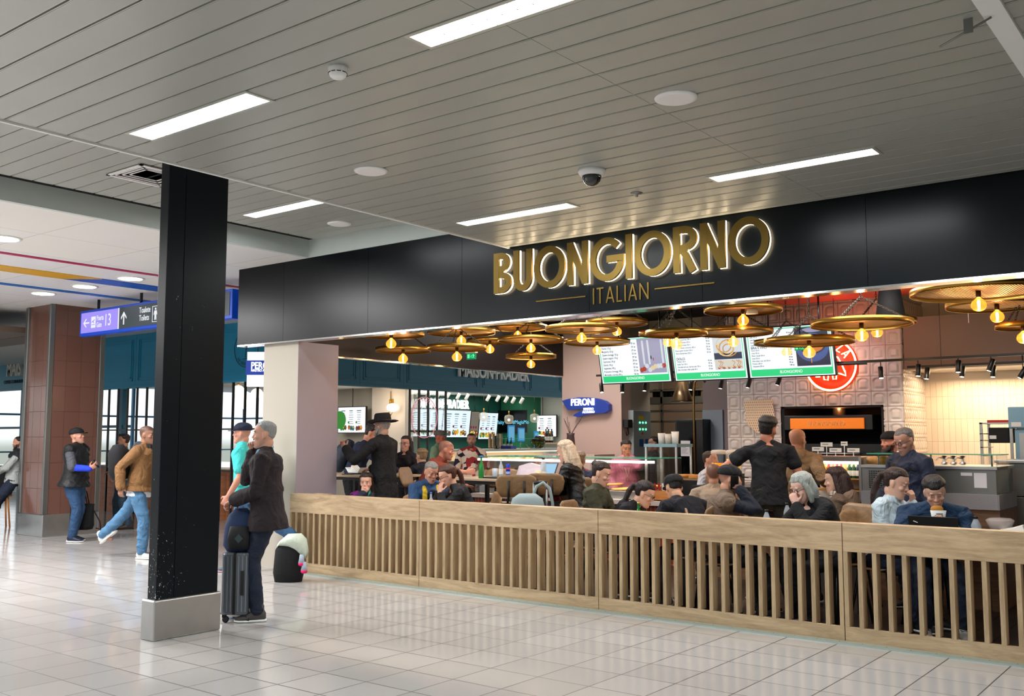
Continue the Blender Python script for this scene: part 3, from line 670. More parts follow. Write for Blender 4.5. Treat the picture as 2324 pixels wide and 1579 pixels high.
# wall lamp
q=at(890,925,Y=17.85); t=thing('wall_lamp','brass wall lamp with white glass globe on the cream pier','lamp',(q.x,17.9,q.z),0)
q2=at(884,905,Y=17.85); m=MB(); m.tube([(-.06,-.05,.42),(-.06,-.05,-.0)],.012,8); m.tube([(-.06,-.05,.12),(-.06,-.1,-.14),(.04,-.14,-.2),(.10,-.14,-.12)],.012,8); m.box(-.12,-.04,-.02,-.0,0,.22); m.build('bracket',pbr('brass','#b58a3c',.3,.9),t)
MB().ball((.10,-.14,.0),(.15,.15,.11),18).build('globe',mLampG,t); point('wall_lamp_light',(q.x+.1,17.5,q.z),12,(1,.8,.6),.1)
# glass pendants over the counter
mGlassP=pbr('ribbed_glass','#d8d4c8',.2,alpha=.3,em='#fff0d8',es=.08)
def pendant(px,py,Y,s,label):
    q=at(px,py,Y=Y); t=thing('glass_pendant',label,'lamp',(q.x,q.y,q.z),0,'pendants of the coffee shop')
    MB().tube([(0,0,.2*s),(0,0,2.9-q.z)],.006,6).build('cable',mBlack,t)
    MB().ring([(.02*s,.14*s),(.022*s,.30*s)],n=12).build('brass_holder',MATS['brass'],t)
    MB().ring([(.03*s,.16*s),(.14*s,.13*s),(.17*s,.06*s),(.16*s,-.1*s),(.10*s,-.17*s),(.02*s,-.18*s)],n=24).build('glass_shade',mGlassP,t)
    MB().ball((0,0,-.02),.05*s,10).build('bulb',mLampG,t)
pendant(1155,951,21,.75,'ribbed glass pendant with brass cap before the black screen')
pendant(1098,945,20.5,.75,'ribbed glass pendant with brass cap before the rightmost pale menu')
pendant(1213,948,22,.75,'ribbed glass pendant before the white menu screen on the right')
for (px,py,lb) in ((541,885,'round white globe pendant high, just right of the black column'),(557,899,'round white globe pendant left of the blue beer sign'),(553,917,'lowest round white globe pendant above the man with the navy cap'),(583,892,'round white globe pendant beneath the blue beer sign')):
    q=at(px,py,D=20); t=thing('globe_pendant',lb,'lamp',q,0)
    MB().ball((0,0,0),(.12,.12,.10),16).build('globe',mLampG,t); MB().ring([(.02,.09),(.02,.2)],n=10).build('brass_holder',MATS['brass'],t); MB().tube([(0,0,.2),(0,0,2.9-q.z)],.006,6).build('cable',mBlack,t)
# track spots of the shop
for k,(px,py) in enumerate(((975,893),(995,895),(1017,897),(1040,899),(1060,900),(1108,903),(1130,904),(1149,906),(1165,908),(1184,909))):
    q=at(px,py,D=27); t=thing('track_spot','small white cylindrical ceiling spot in the coffee shop, one of a slanting row','spotlight',q,0,'white spots in the coffee shop')
    Mx=Matrix.Rotation(math.radians(35),3,'Y'); MB().ring([(.04,-.09),(.045,-.08),(.045,.08),(.001,.08)],n=14,M=Mx).build('housing',mWhite,t); MB().ring([(.001,-.091),(.036,-.091)],n=14,M=Mx,caps=False).build('lens',emis('spot_lens',(1,.9,.7),12),t)
    MB().tube([(0,0,.06),(0,0,2.9-q.z)],.006,6).build('stem',mWhite,t)
# glazed grid partition with pink ring
t=thing('glazed_partition','dark framed glass grid with a pink ring emblem, left of the menu screens','partition',(XM,16.0,0))
y0,y1=15.5,16.68
for k in range(5):
    y=y0+(y1-y0)*k/4; adopt(MB().box(XM-.02,y-.02,.2,XM+.02,y+.02,2.66).build('mullion',pbr('bronze_frame','#3a3029',.4)),t)
for z in (.2,.95,1.72): adopt(MB().box(XM-.02,y0,z,XM+.02,y1,z+.045).build('crossbar',MATS['bronze_frame']),t)
adopt(MB().box(XM-.006,y0,.2,XM+.0,y1,2.66).build('glass_pane',mGlass),t)
mPink=emis('pink_print',(.85,.32,.36),.8)
qc=at(963,947,X=XM+.02); m=MB(); m.tube([(XM+.02,qc.y+.42*math.cos(a*math.pi/24),qc.z+.45*math.sin(a*math.pi/24)) for a in range(48)],.010,6,closed=True); adopt(m.build('pink_ring',mPink),t)
for k,ch in enumerate('MAISON PRADIER'):
    a=math.radians(190-k*11.5)
    if ch!=' ': text('pink_letter',ch,.10,mPink,t,(XM+.02,qc.y+.36*math.cos(a),qc.z+.38*math.sin(a)),(0,math.sin(a),-math.cos(a)),(0,math.cos(a),math.sin(a)),.002)
# front counter of the coffee shop, with glowing display
mCtrW=pbr('counter_white','#d9d2c6',.4); mWarm=emis('warm_shelf_light',(1,.82,.5),2.6)
t=thing('shop_counter','pale counter of the coffee shop with a glowing pastry display','counter',(-14.6,19,0))
ya,yb=17.0,21.2; XC=-14.4
adopt(MB().box(XC-.9,ya,0,XC,yb,.55).build('base',mCream,None,.01),t)
adopt(MB().box(XC-.95,ya-.05,1.28,XC-.1,yb,1.33).build('worktop',mCtrW,None,.005),t)
for z in (.58,.82,1.05): adopt(MB().box(XC-.85,ya+.05,z,XC-.08,yb-.05,z+.015).build('shelf',mCtrW),t)
adopt(MB().box(XC-.86,ya,.55,XC-.84,yb,1.28).build('display_back',mCream),t)
adopt(MB().box(XC-.3,ya+.05,1.25,XC-.26,yb-.05,1.27).build('light_strip',mWarm),t)
adopt(MB().box(XC-.08,ya,.55,XC-.075,yb,1.28).build('front_glass',mGlass),t)
area('display_light',(XC-.3,(ya+yb)/2,1.24),.3,26,(1,.8,.5),(0,0,0),yb-ya-.2)
mPas=[pbr('pastry_a','#c98a3a',.6,bump=.3),pbr('pastry_b','#e6b85e',.6,bump=.3),pbr('pastry_c','#8d4e22',.6,bump=.3),pbr('pastry_d','#f0dca0',.6)]
protoP=[]
for k in range(4):
    m=MB(); m.ball((0,0,.03),(.055,.04,.032),10); 
    if k%2: m.ball((.02,0,.05),(.03,.03,.02),8)
    protoP.append(m.mesh('pastry',mPas[k]))
first=[False]*4
for z in (.595,.835,1.065):
    y=ya+.15
    while y<yb-.15:
        k=R_.randrange(4); o=bpy.data.objects.new('pastry',protoP[k]); COL.objects.link(o); o.location=(XC-.22-.12*R_.random(),y,z); o.rotation_euler=(0,0,R_.random()*6)
        tag(o,'small baked pastry in the glowing display of the coffee shop counter','pastry','pastries in the coffee shop display'); y+=.16
# goods standing on that counter
def bottle_mesh(h,r,neck,capc=None,n=14):
    m=MB(); m.ring([(r*.96,0),(r,.01),(r,h*.58),(neck,h*.76),(neck,h*.97),(neck*1.1,h)],n=n); return m
mGreenGl=pbr('green_bottle_glass','#1f8a3a',.12,trans=.3); mBlueGl=pbr('dark_bottle','#161a2e',.12); mBrownGl=pbr('brown_bottle','#3a1e10',.12)
mLbl=pbr('paper_label','#e8e6de',.6); mCan=pbr('blue_can','#123bb0',.25,.4)
def bottle(x,y,z,h,r,mat,label,group=None,lab=True,cap=None,neck=None):
    t=thing('bottle',label,'bottle',(x,y,z),0,group); bottle_mesh(h,r,neck or r*.38).build('glass_body',mat,t)
    if lab: MB().ring([(r*1.02,h*.15),(r*1.02,h*.45)],n=14,caps=False).build('label',mLbl,t)
    MB().ring([(.001,h*1.01),((neck or r*.38)*1.15,h*1.01),((neck or r*.38)*1.15,h*.94)],n=12).build('cap',cap or mBlack,t)
    return t
for k,(px,mat,lb) in enumerate(((1144,mGreenGl,'green bottle standing left on the coffee shop counter'),(1152,mBlueGl,'dark blue bottle between two green ones on the coffee shop counter'),(1160,mGreenGl,'green bottle right of the dark blue one on the coffee shop counter'))):
    q=at(px,1027,X=XC-.35); bottle(q.x,q.y,1.33,.27,.034,mat,lb)
for k,(px,mat,lb) in enumerate(((1235,mBrownGl,'brown liquor bottle on the shelf under the white menu screen, leftmost'),(1241,mBrownGl,'brown liquor bottle in the middle under the white menu screen'),(1248,mBlueGl,'dark wine bottle on the shelf under the white menu screen, rightmost'))):
    q=at(px,1015,Y=25.2); bottle(q.x,25.3,1.45,.42,.05,mat,lb)
struct(B(-19,25.1,1.40,-15.4,25.6,1.45).build('trim_12',mTable))
q=at(1154,1024,X=XC-.25); o=MB().rbox(-.16,-.12,0,.16,.12,.07,.02).build('tray',pbr('blue_plastic','#1c2fa0',.35)); o.location=(q.x,q.y,1.33); tag(o,'low blue tray under the green bottles on the coffee shop counter','tray')
for k,(px,py,lb,hh) in enumerate(((1160,984,'blue tablet menu standing on the coffee shop glass shelf, leftmost',.42),(1183,986,'blue card stand in the middle of the coffee shop glass shelf',.34),(1217,998,'tall narrow blue card stand beside the fruit basket',.45))):
    q=at(px,py,X=XC-.4); w=.13 if k<2 else .09; t=thing('menu_stand',lb,'menu stand',(q.x,q.y,q.z-hh/2),0)
    MB().box(-.012,-w,0,.012,w,hh).build('card',emis('blue_card',(.05,.35,.75),.7),t); MB().box(.013,-w+.02,hh*.12,.016,w-.02,hh*.9).build('print',emis('blue_card_print',(.2,.6,.9),.7),t); MB().box(-.05,-w,-.01,.05,w,0).build('foot',mBlack,t)
t=thing('glass_shelf','raised glass shelf on steel posts above the coffee shop counter','shelf',(XC-.4,19.5,1.33),0)
MB().box(-.15,-.9,.24,.15,1.1,.25).build('glass',mTealGlass,t)
for y in (-.85,0,1.05): MB().tube([(0,y,0),(0,y,.24)],.01,8).build('post',mSteel,t)
q=at(1127,1005,X=XC-.45); t=thing('till_monitor','black till monitor on the coffee shop counter','monitor',(q.x,q.y,1.33),.5); MB().box(-.02,-.16,.08,.02,.16,.32).build('screen',mBlack,t); MB().ring([(.07,0),(.02,.02),(.015,.1)],n=12).build('stand',mBlack,t)
# paper cups stacks
for k,px in enumerate((1112,1120,1129,1137)):
    q=at(px,990,X=XC-.7); t=thing('cup_stack','tall stack of pale paper cups behind the coffee shop counter','cup stack',(q.x,q.y,1.33),0,'paper cup stacks')
    pr=[]; 
    for j in range(7): pr+=[(.035,.02+j*.05),(.042,.068+j*.05)]
    MB().ring(pr,n=14).build('cups',pbr('kraft_cup','#d8b48c',.6),t)
# fruit basket
q=at(1221,1018,X=XC-.35); FB=thing('fruit_basket','dark wire basket heaped with green and brown fruit on the counter','basket',(q.x,q.y,1.33),0)
m=MB()
for k in range(14):
    a=2*math.pi*k/14; m.tube([(.06*math.cos(a),.06*math.sin(a),-.0),(.15*math.cos(a),.15*math.sin(a),.05),(.2*math.cos(a),.2*math.sin(a),.2)],.005,5)
for r,z in ((.06,0),(.15,.05),(.185,.13),(.2,.2)): m.tube([(r*math.cos(k*math.pi/14),r*math.sin(k*math.pi/14),z) for k in range(28)],.006,5,closed=True)
m.build('wire_frame',mBlack,FB); MB().tube([(.2*math.cos(a),-.21,.1+.1*math.sin(a)) for a in [math.pi*(1+k/10) for k in range(11)]],.008,6).build('handle',pbr('rope','#c89a5c',.7),FB)
mF=[pbr('green_fruit','#7a8a24',.4,bump=.2,var=.2,vscale=30),pbr('brown_fruit','#6a4a2a',.5,bump=.3,var=.2,vscale=30)]
fm=[MB().ball((0,0,0),(.055,.055,.05),12).mesh('fruit',x) for x in mF]
for lay,(n,rr,z) in enumerate(((5,.07,.06),(9,.125,.13),(8,.12,.21),(4,.06,.27))):
    for k in range(n):
        a=2*math.pi*k/n+lay; i=1 if lay>=2 else 0; o=bpy.data.objects.new('fruit',fm[i]); COL.objects.link(o); o.location=(q.x+rr*math.cos(a),q.y+rr*math.sin(a),1.33+z)
        tag(o,('brown round fruit on top of the wire basket' if i else 'green round fruit lower in the wire basket'),'fruit','brown fruit in the basket' if i else 'green fruit in the basket')
# sign notices on the cream wall
for px,py,c,lb,h in ((777,1011,'#c02020','small red fire notice on the cream wall beside the pier',.22),(777,1022+3,'#e0b020','small yellow warning notice on the cream wall beside the pier',.2)):
    q=at(px,py,Y=17.98); t=thing('wall_notice',lb,'notice',(q.x,17.99,q.z),0); MB().box(-.09,-.008,-h/2,.09,0,h/2).build('plate',pbr('notice_'+c[1:],c,.5),t); MB().box(-.05,-.010,-h*.3,.05,-.0085,h*.3).build('symbol',pbr('notice_sym'+c[1:],'#f4f0ea' if c=='#c02020' else '#181818',.5),t)
# counter beneath the mullions on the left, warm orange wood
t=thing('wood_counter','orange wooden counter behind the walking man, under the black bars','counter',(-18,YM+.6,0))
adopt(MB().box(-21,YM+.3,0,-16.1,YM+.9,.95).build('body',wood_mat('orange_wood','#8a4a22','#b06a38',.4,'X')),t); adopt(MB().box(-21.05,YM+.25,.95,-16.05,YM+.95,.99).build('top',mTable),t)
# ================================================================ inside the restaurant
struct(B(-9.47,YF+.16,3.6,6,20,3.66).build('ceiling_dining',pbr('dining_void','#120c0c',.9)))
struct(B(-9.5,13.7,0,-8.325,14.0,3.6).build('wall_mauve',mMauve)); struct(B(-8.40,14.0,0,-8.325,14.64,3.6).build('wall_mauve_return',mGreige))
struct(B(-9.5,14.64,2.6,-7.31,14.8,3.6).build('wall_over_kitchen_door',mGreige))
struct(B(-7.31,14.6,0,-6.08,14.8,3.6).build('wall_kitchen_pier',pbr('grey_plum_wall','#8a7d80',.6)))
struct(B(-9.5,17,0,-5,17.1,3.6).build('wall_kitchen_far',pbr('kitchen_far_wall','#9a8474',.6)))
struct(B(-9.55,13.9,0,-9.47,17.0,3.6).build('wall_kitchen_left',mGreige))
struct(B(-6.1,13.4,0,-6.0,17.1,3.6).build('wall_kitchen_right',mDark))
struct(B(5.9,YF+.16,0,6,14,3.6).build('wall_dining_right',mMauve))
mKT=tiles_mat('cream_stack_tiles','XZ',(.075,.30),(-3.65,.35),'#d8c6b2','#e0cfbb','#b3a08c',.005,rough=.3,bump=.3)
struct(B(-3.65,13.9,0,5.9,14.0,2.34).build('wall_kitchen_tiled',mKT)); struct(B(-3.65,13.905,2.34,5.9,14.0,3.6).build('wall_kitchen_upper',mCream))
struct(B(-3.62,12.9,2.47,5.9,13.0,3.13).build('wall_soffit',mSoffit)); struct(B(-3.62,13.0,2.47,5.9,13.9,2.5).build('ceiling_niche',mCream))
area('niche_light',(-.5,13.5,2.44),.5,170,(1,.78,.50),(math.radians(-18),0,0),5.5).rotation_euler=(math.radians(-10),0,0)
bpy.data.objects['niche_light'].data.shape='RECTANGLE'; bpy.data.objects['niche_light'].data.size=5.8; bpy.data.objects['niche_light'].data.size_y=.35
# ---- arched glazed tile chimney with oven mouth
mArch=tiles_mat('glazed_arch_tile','XZ',(.203,.2),(-6.08,0),'#c6bdb8','#cfc6c0','#8d7c74',.007,rough=.13,rv=.03,bump=0)
mArchS=tiles_mat('glazed_arch_tile_side','YZ',(.1,.2),(12.9,0),'#c4b2a8','#cdbbb0','#7d6a60',.006,rough=.16,bump=0)
def arch_face(m,o,u,v,n,cols,rows,w,h,hole=None,div=8):
    """grid of tiles each with a pressed arch, one height field"""
    def height(a,b):
        fa,fb=a%1.0,b%1.0
        e=min(fa,1-fa,fb,1-fb)
        if e<.035: return -.010
        x=abs(fa-.5)/.36
        top=.90-.30*(1-math.sqrt(max(0,1-x*x))) if x<1 else 0
        inside = x<1 and .10<fb<top
        if not inside: return .008
        d=min((1-x)*.36,fb-.10,top-fb); return .008-.030*min(1,d/.06) +.034*max(0,min(1,(d-.05)/.12))
    nx,nz=cols*div,rows*div; idx={}
    vs=[];fs=[]
    for j in range(nz+1):
        for i in range(nx+1):
            a=i/div; b=j/div
            vs.append(o+u*(a*w)+v*(b*h)+n*height(min(a,cols-1e-6),min(b,rows-1e-6)) )
    for j in range(nz):
        for i in range(nx):
            ca=(i+.5)/div*w; cb=(j+.5)/div*h
            if hole and hole[0]<ca<hole[1] and hole[2]<cb<hole[3]: continue
            k=j*(nx+1)+i; fs.append((k,k+1,k+nx+2,k+nx+1))
    m.add(vs,fs,True)
tw=.203; TX0,TX1=-6.08,-3.647; TY=12.9
Ol=at(1773,925,Y=TY); Or=at(2006,922,Y=TY); ztop=2.03
m=MB(); hx0=Ol.x-TX0; hx1=Or.x-TX0
arch_face(m,Vector((TX0,TY,0)),Vector((1,0,0)),Vector((0,0,1)),Vector((0,-1,0)),12,18,tw,.2,hole=(hx0,hx1,.9,ztop),div=16)
struct(m.build('wall_arched_tiles',mArch)); m=MB()
arch_face(m,Vector((TX0+12*tw,TY,0)),Vector((0,1,0)),Vector((0,0,1)),Vector((1,0,0)),10,18,.1,.2,div=12)
struct(m.build('wall_arched_tiles_side',mArchS))
struct(MB().box(TX0+.01,TY+.9,0,TX1-.02,TY+.95,3.6).build('wall_chimney_back',mDark))
m=MB(); m.box(TX0+hx0-.0,TY+.01,.9,TX0+hx0+.04,TY+.9,ztop); m.box(TX0+hx1-.04,TY+.01,.9,TX0+hx1,TY+.9,ztop); m.box(TX0+hx0,TY+.01,ztop-.03,TX0+hx1,TY+.9,ztop); struct(m.build('trim_13',mBlackM))
OV=thing('pizza_oven','black pizza oven with an orange lit metal nameplate set in the tiled chimney','oven',((Ol.x+Or.x)/2,TY+.2,1.0))
ox0,ox1=TX0+hx0+.05,TX0+hx1-.05
adopt(MB().box(ox0,TY+.15,.95,ox1,TY+.85,1.52).build('body',mBlack,None,.01),OV)
a=at(1795,965,Y=TY);b=at(1963,965,Y=TY)
adopt(MB().box(ox0-.02,TY+.0,1.70,ox1-.1,TY+.8,1.90).build('hood',mBlack,None,.01),OV)
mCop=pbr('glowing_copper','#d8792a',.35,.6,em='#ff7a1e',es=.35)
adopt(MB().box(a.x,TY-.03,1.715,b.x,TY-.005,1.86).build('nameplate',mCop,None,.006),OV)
text('nameplate_letters','BUONGIORNO',.085,pbr('copper_letter','#e9b070',.3,.7),OV,((a.x+b.x)/2,TY-.034,1.788),(1,0,0),(0,0,1),.006,'CENTER',1.0,.0,fit=.5)
adopt(MB().box(ox0+.15,TY+.1,1.2,ox1-.15,TY+.14,1.42).build('oven_door',pbr('dark_steel','#2a2a2a',.25,.8),None,.01),OV)
adopt(MB().tube([(ox0+.3,TY+.06,1.39),(ox1-.3,TY+.06,1.39)],.012,8).build('door_handle',mSteel),OV)
adopt(MB().ring([(.09,0),(.09,.16),(.085,.17),(.085,.3)],((a.x+b.x)/2+.03,TY+.4,1.9),20).build('flue_pipe',mSteel),OV)
point('oven_glow',((a.x+b.x)/2+.1,TY+.2,1.96),5,(1,.3,.08),.04)
# perforated pizza peel hung on the tiles
pm=bpy.data.materials.new('perforated_peel'); pm.use_nodes=True; t_=pm.node_tree; b_=t_.nodes['Principled BSDF']
g=t_.nodes.new('ShaderNodeTexCoord'); sp=t_.nodes.new('ShaderNodeSeparateXYZ'); t_.links.new(g.outputs['Object'],sp.inputs[0])
def nm(op,a,b=None,c=None):
    n=t_.nodes.new('ShaderNodeMath'); n.operation=op
    for i,v in enumerate((a,b,c)):
        if v is None: continue
        if isinstance(v,(int,float)): n.inputs[i].default_value=v
        else: t_.links.new(v,n.inputs[i])
    return n.outputs[0]
u_=nm('DIVIDE',sp.outputs['X'],.030); v_=nm('DIVIDE',sp.outputs['Z'],.036); ro=nm('FLOOR',v_); u2=nm('ADD',u_,nm('MULTIPLY',nm('MODULO',nm('ADD',ro,100),2),.5))
fu=nm('ABSOLUTE',nm('SUBTRACT',nm('FRACT',u2),.5)); fv=nm('ABSOLUTE',nm('SUBTRACT',nm('FRACT',v_),.5)); ins=nm('MULTIPLY',nm('LESS_THAN',fu,.13),nm('LESS_THAN',fv,.24))
mx=t_.nodes.new('ShaderNodeMix'); mx.data_type='RGBA'; mx.inputs[6].default_value=srgb('#d9bfa2'); mx.inputs[7].default_value=srgb('#3a2a22'); t_.links.new(ins,mx.inputs[0]); t_.links.new(mx.outputs[2],b_.inputs['Base Color']); b_.inputs['Roughness'].default_value=.5; b_.inputs['Metallic'].default_value=.2
q=at(1723,945,Y=TY-.05)
PL=thing('pizza_peel','perforated pizza peel hanging on the arched tiles left of the oven','pizza peel',(q.x,TY-.05,q.z))
MB().prism([(-.22,.20),(-.205,.225),(.17,.245),(.195,.225),(.235,-.07),(.215,-.12),(.0,-.235),(-.03,-.235),(-.19,-.10)],(0,0,0),(1,0,0),(0,0,1),(0,.006,0)).build('blade',pm,PL)
MB().tube([(-.0,.004,-.225),(.12,.0,-.62)],.014,10).build('handle',mSteel,PL)
# ---- neon sign
q=at(1883,828,Y=TY-.1); NS=thing('neon_sign','round glowing orange-red neon pizza sign, partly hidden by the menu screens','neon sign',(q.x,TY-.06,q.z))
mNeon=emis('neon_tube',(1,.42,.20),9); mNeonB=pbr('neon_backing','#b8260c',.4,em='#ff2a08',es=.9)
MB().ring([(.001,-.0),(.35,-.0),(.35,.02),(.001,.02)],(0,.03,0),48,'Y',caps=False).build('backing_disc',mNeonB,NS)
MB().tube([(.335*math.cos(a*math.pi/32),-.01,.335*math.sin(a*math.pi/32)) for a in range(64)],.013,8,closed=True).build('neon_ring',mNeon,NS)
for k,ch in enumerate('PIZZA'):
    ang=math.radians(142-k*27); paths,ad=glyph(ch,.1); m=MB(); Hh=.12
    up=Vector((math.cos(ang),math.sin(ang))); rt=Vector((math.sin(ang),-math.cos(ang)))
    for kind,P in paths:
        m.tube([(up.x*(.20+p[1]*Hh)+rt.x*(p[0]-ad/2)*Hh,-.01,up.y*(.20+p[1]*Hh)+rt.y*(p[0]-ad/2)*Hh) for p in P],.008,6)
    m.build('neon_letter',mNeon,NS)
MB().tube([(-.16,-.01,-.06),(-.10,-.01,.06),(0,-.01,.13),(.10,-.01,.10),(.16,-.01,-.02),(.19,-.01,-.10)],.010,8).build('neon_slice',mNeon,NS)
MB().tube([(-.20,-.01,-.10),(-.20,-.01,-.15),(-.15,-.01,-.15),(-.14,-.01,-.10),(-.10,-.01,-.11),(-.09,-.01,-.19),(-.04,-.01,-.20),(-.03,-.01,-.11),(.02,-.01,-.11),(.03,-.01,-.19),(.07,-.01,-.19),(.08,-.01,-.11),(.13,-.01,-.12),(.2,-.01,-.15),(.19,-.01,-.08)],.010,8).build('neon_drips',mNeon,NS)
point('neon_light',(q.x,TY-.3,q.z),6,(1,.16,.05),.25)
# ---- three hanging menu boards
YT=11.9
mGreenBar=emis('menu_green',(.02,.75,.25),1.0); mInk=pbr('menu_ink','#20303a',.5); mWbar=emis('menu_white',(1,1,1),1.25)
mMenu=emis('menu_ground',(.90,.96,1),1.2); mPal=[emis('pic_'+k,srgb(c)[:3],.95) for k,c in (('milk','#dfe6ee'),('lilac','#a9a6c4'),('cream','#f1d9a4'),('gold','#d99a48'),('dark','#1c2344'),('red','#b83a22'),('amber','#e07a1c'),('blue','#3a5aa0'))]
tl=math.radians(13); vN=Vector((0,-math.sin(tl),math.cos(tl)))
rows=[["Regina 130 gr","Diavola 110 gr","Margherita 120 gr","Quattro formaggi 120 gr","Quattro stagioni 118 gr","Capricciosa 130 gr","Diavola 130 gr","Vegetariana 140 g","Prosciutto e formaggi 180 g","Mortadella e burrata 200 g"],
["Lasagne alla bolognese 380 gr","Tagliatelle carbonara 320 gr","Tagliatelle bolognese 350 gr","Tagliolini tartufo e formaggio 400 gr","Penne quattro formaggi 320 gr","Penne all'amatriciana 320 gr","","DOLCI","Tiramisu 130 gr","Vanilla Tart 100 gr","Chocolate and sour cherries cake 150 gr","Eclair chocolate coffee vanilla 90 gr"],
["Espresso 40 ml Double 80 ml","Latte 330 ml","Latte Macchiato 330 ml","Flatwhite 240 ml","Cappuccino 240 ml","BIRA E VINO","Peroni 330 ml","Ursus 330 ml","Pilsner Urquell 330 ml","Kozel 330 ml","Wine (white, rose, red) 250 ml","Prosecco 200 ml","Champagne 200 ml"]]
prices=[["39 lei","39 lei","39 lei","35 lei","39 lei","28 lei","39 lei","35 lei","55 lei","56 lei"],["96 lei","78 lei","76 lei","85 lei","78 lei","65 lei","","","45 lei","39 lei","43 lei","25 lei"],["90 lei","","18 lei","","","","35 lei","28 lei","38 lei","28 lei","45 lei","78 lei","198 lei"]]
bl=[(1368,873),(1534,865),(1703,856)]; br=[(1524,866),(1698,857),(1897,848)]
for k in range(3):
    A=at(*bl[k],Y=YT); Bq=at(*br[k],Y=YT); w=Bq.x-A.x; h=.64; c=Vector(((A.x+Bq.x)/2,YT,2.372))+vN*h/2
    u=Vector((1,0,0)); n=u.cross(vN)
    t=thing('menu_board',['hanging menu screen furthest left, with a blurred white food picture','middle hanging menu screen with a pasta picture and DOLCI heading','rightmost hanging menu screen with a coffee cup picture and BIRA E VINO heading'][k],'screen',c)
    adopt(MB().obox(c-n*.03,u,vN,n,w/2+.012,h/2+.012,.028).build('casing',mBlack),t)
    adopt(MB().obox(c+n*.001,u,vN,n,w/2-.004,h/2-.004,.001).build('display',mMenu),t)
    adopt(MB().obox(c+n*.003-vN*(h*.405),u,vN,n,w*.47,h*.07,.0008).build('green_bar',mGreenBar),t)
    fr=MB(); 
    for s_ in (-1,1): fr.obox(c+n*.003+u*(s_*w*.475),u,vN,n,.005,h*.47,.0006)
    fr.obox(c+n*.003+vN*h*.47,u,vN,n,w*.475,.005,.0006); adopt(fr.build('green_border',mGreenBar),t)
    text('brand_line','BUONGIORNO',.055,mWbar,t,c+n*.006-vN*(h*.40),u,vN,.0003,'CENTER',1,.0,fit=w*.26)
    R=rows[k]; z0=h*.42; step=h*.70/len(R) if k else h*.75/len(R)
    body='\n'.join(('  ' if r.isupper() else '')+r for r in R); pr='\n'.join(prices[k])
    o0=c+n*.005-u*(w*.45)+vN*(h*.40)
    big=[r for r in R if r.isupper()]
    text('menu_lines','\n'.join(('' if r.isupper() else r) for r in R),step*.80,mInk,t,o0,u,vN,.0002,'LEFT',.70,.0006,1.25,'TOP')
    text('menu_prices',pr,step*.80,mInk,t,o0+u*(w*.44),u,vN,.0002,'LEFT',.85,.0008,1.25,'TOP')
    for i,r in enumerate(R):
        if r.isupper(): text('menu_heading',r,step*1.25,mInk,t,o0-vN*(step*(i+.45)),u,vN,.0002,'LEFT',.9,.0012,1,'CENTER')
    # picture on the right part
    o=c+n*.004+u*(w*.27)+vN*(h*.08); pw,ph=w*.19,h*.38
    p=MB(); p.mi=[1,0,4][k]; p.obox(o,u,vN,n,pw,ph,.0005)
    rr=random.Random(k+5)
    if k==0:
        for j in range(9): p.mi=rr.choice([0,0,1]); x=-pw*.8+j*pw*.2; p.obox(o+n*.001*(1+j*.1)+u*x+vN*ph*.2,u,vN,n,pw*.07,ph*.7,.0003)
        for j in range(9): blob(p,o+n*.003+u*(-pw*.85+j*pw*.21)+vN*(-ph*(.55+.3*rr.random())),u,vN,pw*.16,rr.choice([5,0,2]),10)
        blob(p,o+n*.004-u*pw*.05-vN*ph*.1,u,vN,.010,4,10,.03); blob(p,o+n*.004+u*pw*.1-vN*ph*.2,u,vN,.008,5,10,.025)
    if k==1:
        p.mi=0; p.obox(o+n*.001+vN*ph*.4,u,vN,n,pw*.98,ph*.5,.0003); p.mi=4; p.obox(o+n*.001-vN*ph*.25,u,vN,n,pw*.98,ph*.18,.0003)
        for j in range(6):
            r0=pw*(.72-.07*j); ox_=pw*.16*math.sin(j*1.7); p.mi=2+j%2; p.tube([o+n*(.004+.001*j)+u*(ox_-pw*.05+r0*math.cos(a*.3927+j))+vN*(ph*.22+ph*.1*math.cos(j*2)+r0*.85*math.sin(a*.3927+j)) for a in range(12+j%3)],.008,5,closed=False)
        for j in range(14): p.mi=rr.choice([2,3,2]); x=-pw+j*pw*.14; p.tube([o+n*.006+u*max(-pw,min(pw*.95,x+dx))+vN*(-ph*.5-dz) for dx,dz in ((0,0),(.04,.03),(.01,.07),(.05,.10))],.006,5)
        for j in range(5): blob(p,o+n*.007+u*(-pw*.7+j*pw*.35)-vN*ph*.9,u,vN,pw*.12,5,10,ph*.06)
    if k==2:
        blob(p,o+n*.001-vN*ph*.05,u,vN,pw*.98,7,28,ph*.75); blob(p,o+n*.002+vN*ph*.1,u,vN,pw*.85,4,28,ph*.5); blob(p,o+n*.003+vN*ph*.1,u,vN,pw*.74,6,28,ph*.42)
        blob(p,o+n*.004-u*pw*.3+vN*ph*.1,u,vN,pw*.36,2,20,ph*.26)
        for j in range(8): p.mi=rr.choice([2,5,3]); a=j*.5; p.tube([o+n*.005+u*(pw*.1)+vN*ph*.1,o+n*.005+u*(pw*(.1+.5*math.cos(a)))+vN*(ph*(.1+.33*math.sin(a)))],.004,5)
        p.mi=3; p.obox(o+n*.006-u*pw*.1-vN*ph*.35,u,vN,n,.006,ph*.5,.0004)
        blob(p,o+n*.002+u*pw*.1+vN*ph*.85,u,vN,pw*.7,1,20,ph*.12)
    adopt(p.build('picture',mPal),t)
    for s_ in (-.3,.3):
        x=c.x+s_*w; adopt(MB().tube([(x,YT+.08,c.z+.1),(x,YT+.08,3.6)],.012,8).build('hanger_rod',mBlack),t)
area('menu_glow',(-5.6,11.6,2.7),3.2,14,(.8,.95,1),(math.radians(60),0,0),.5)
# long black post under the screens
q=at(1528,885,Y=12.0); 
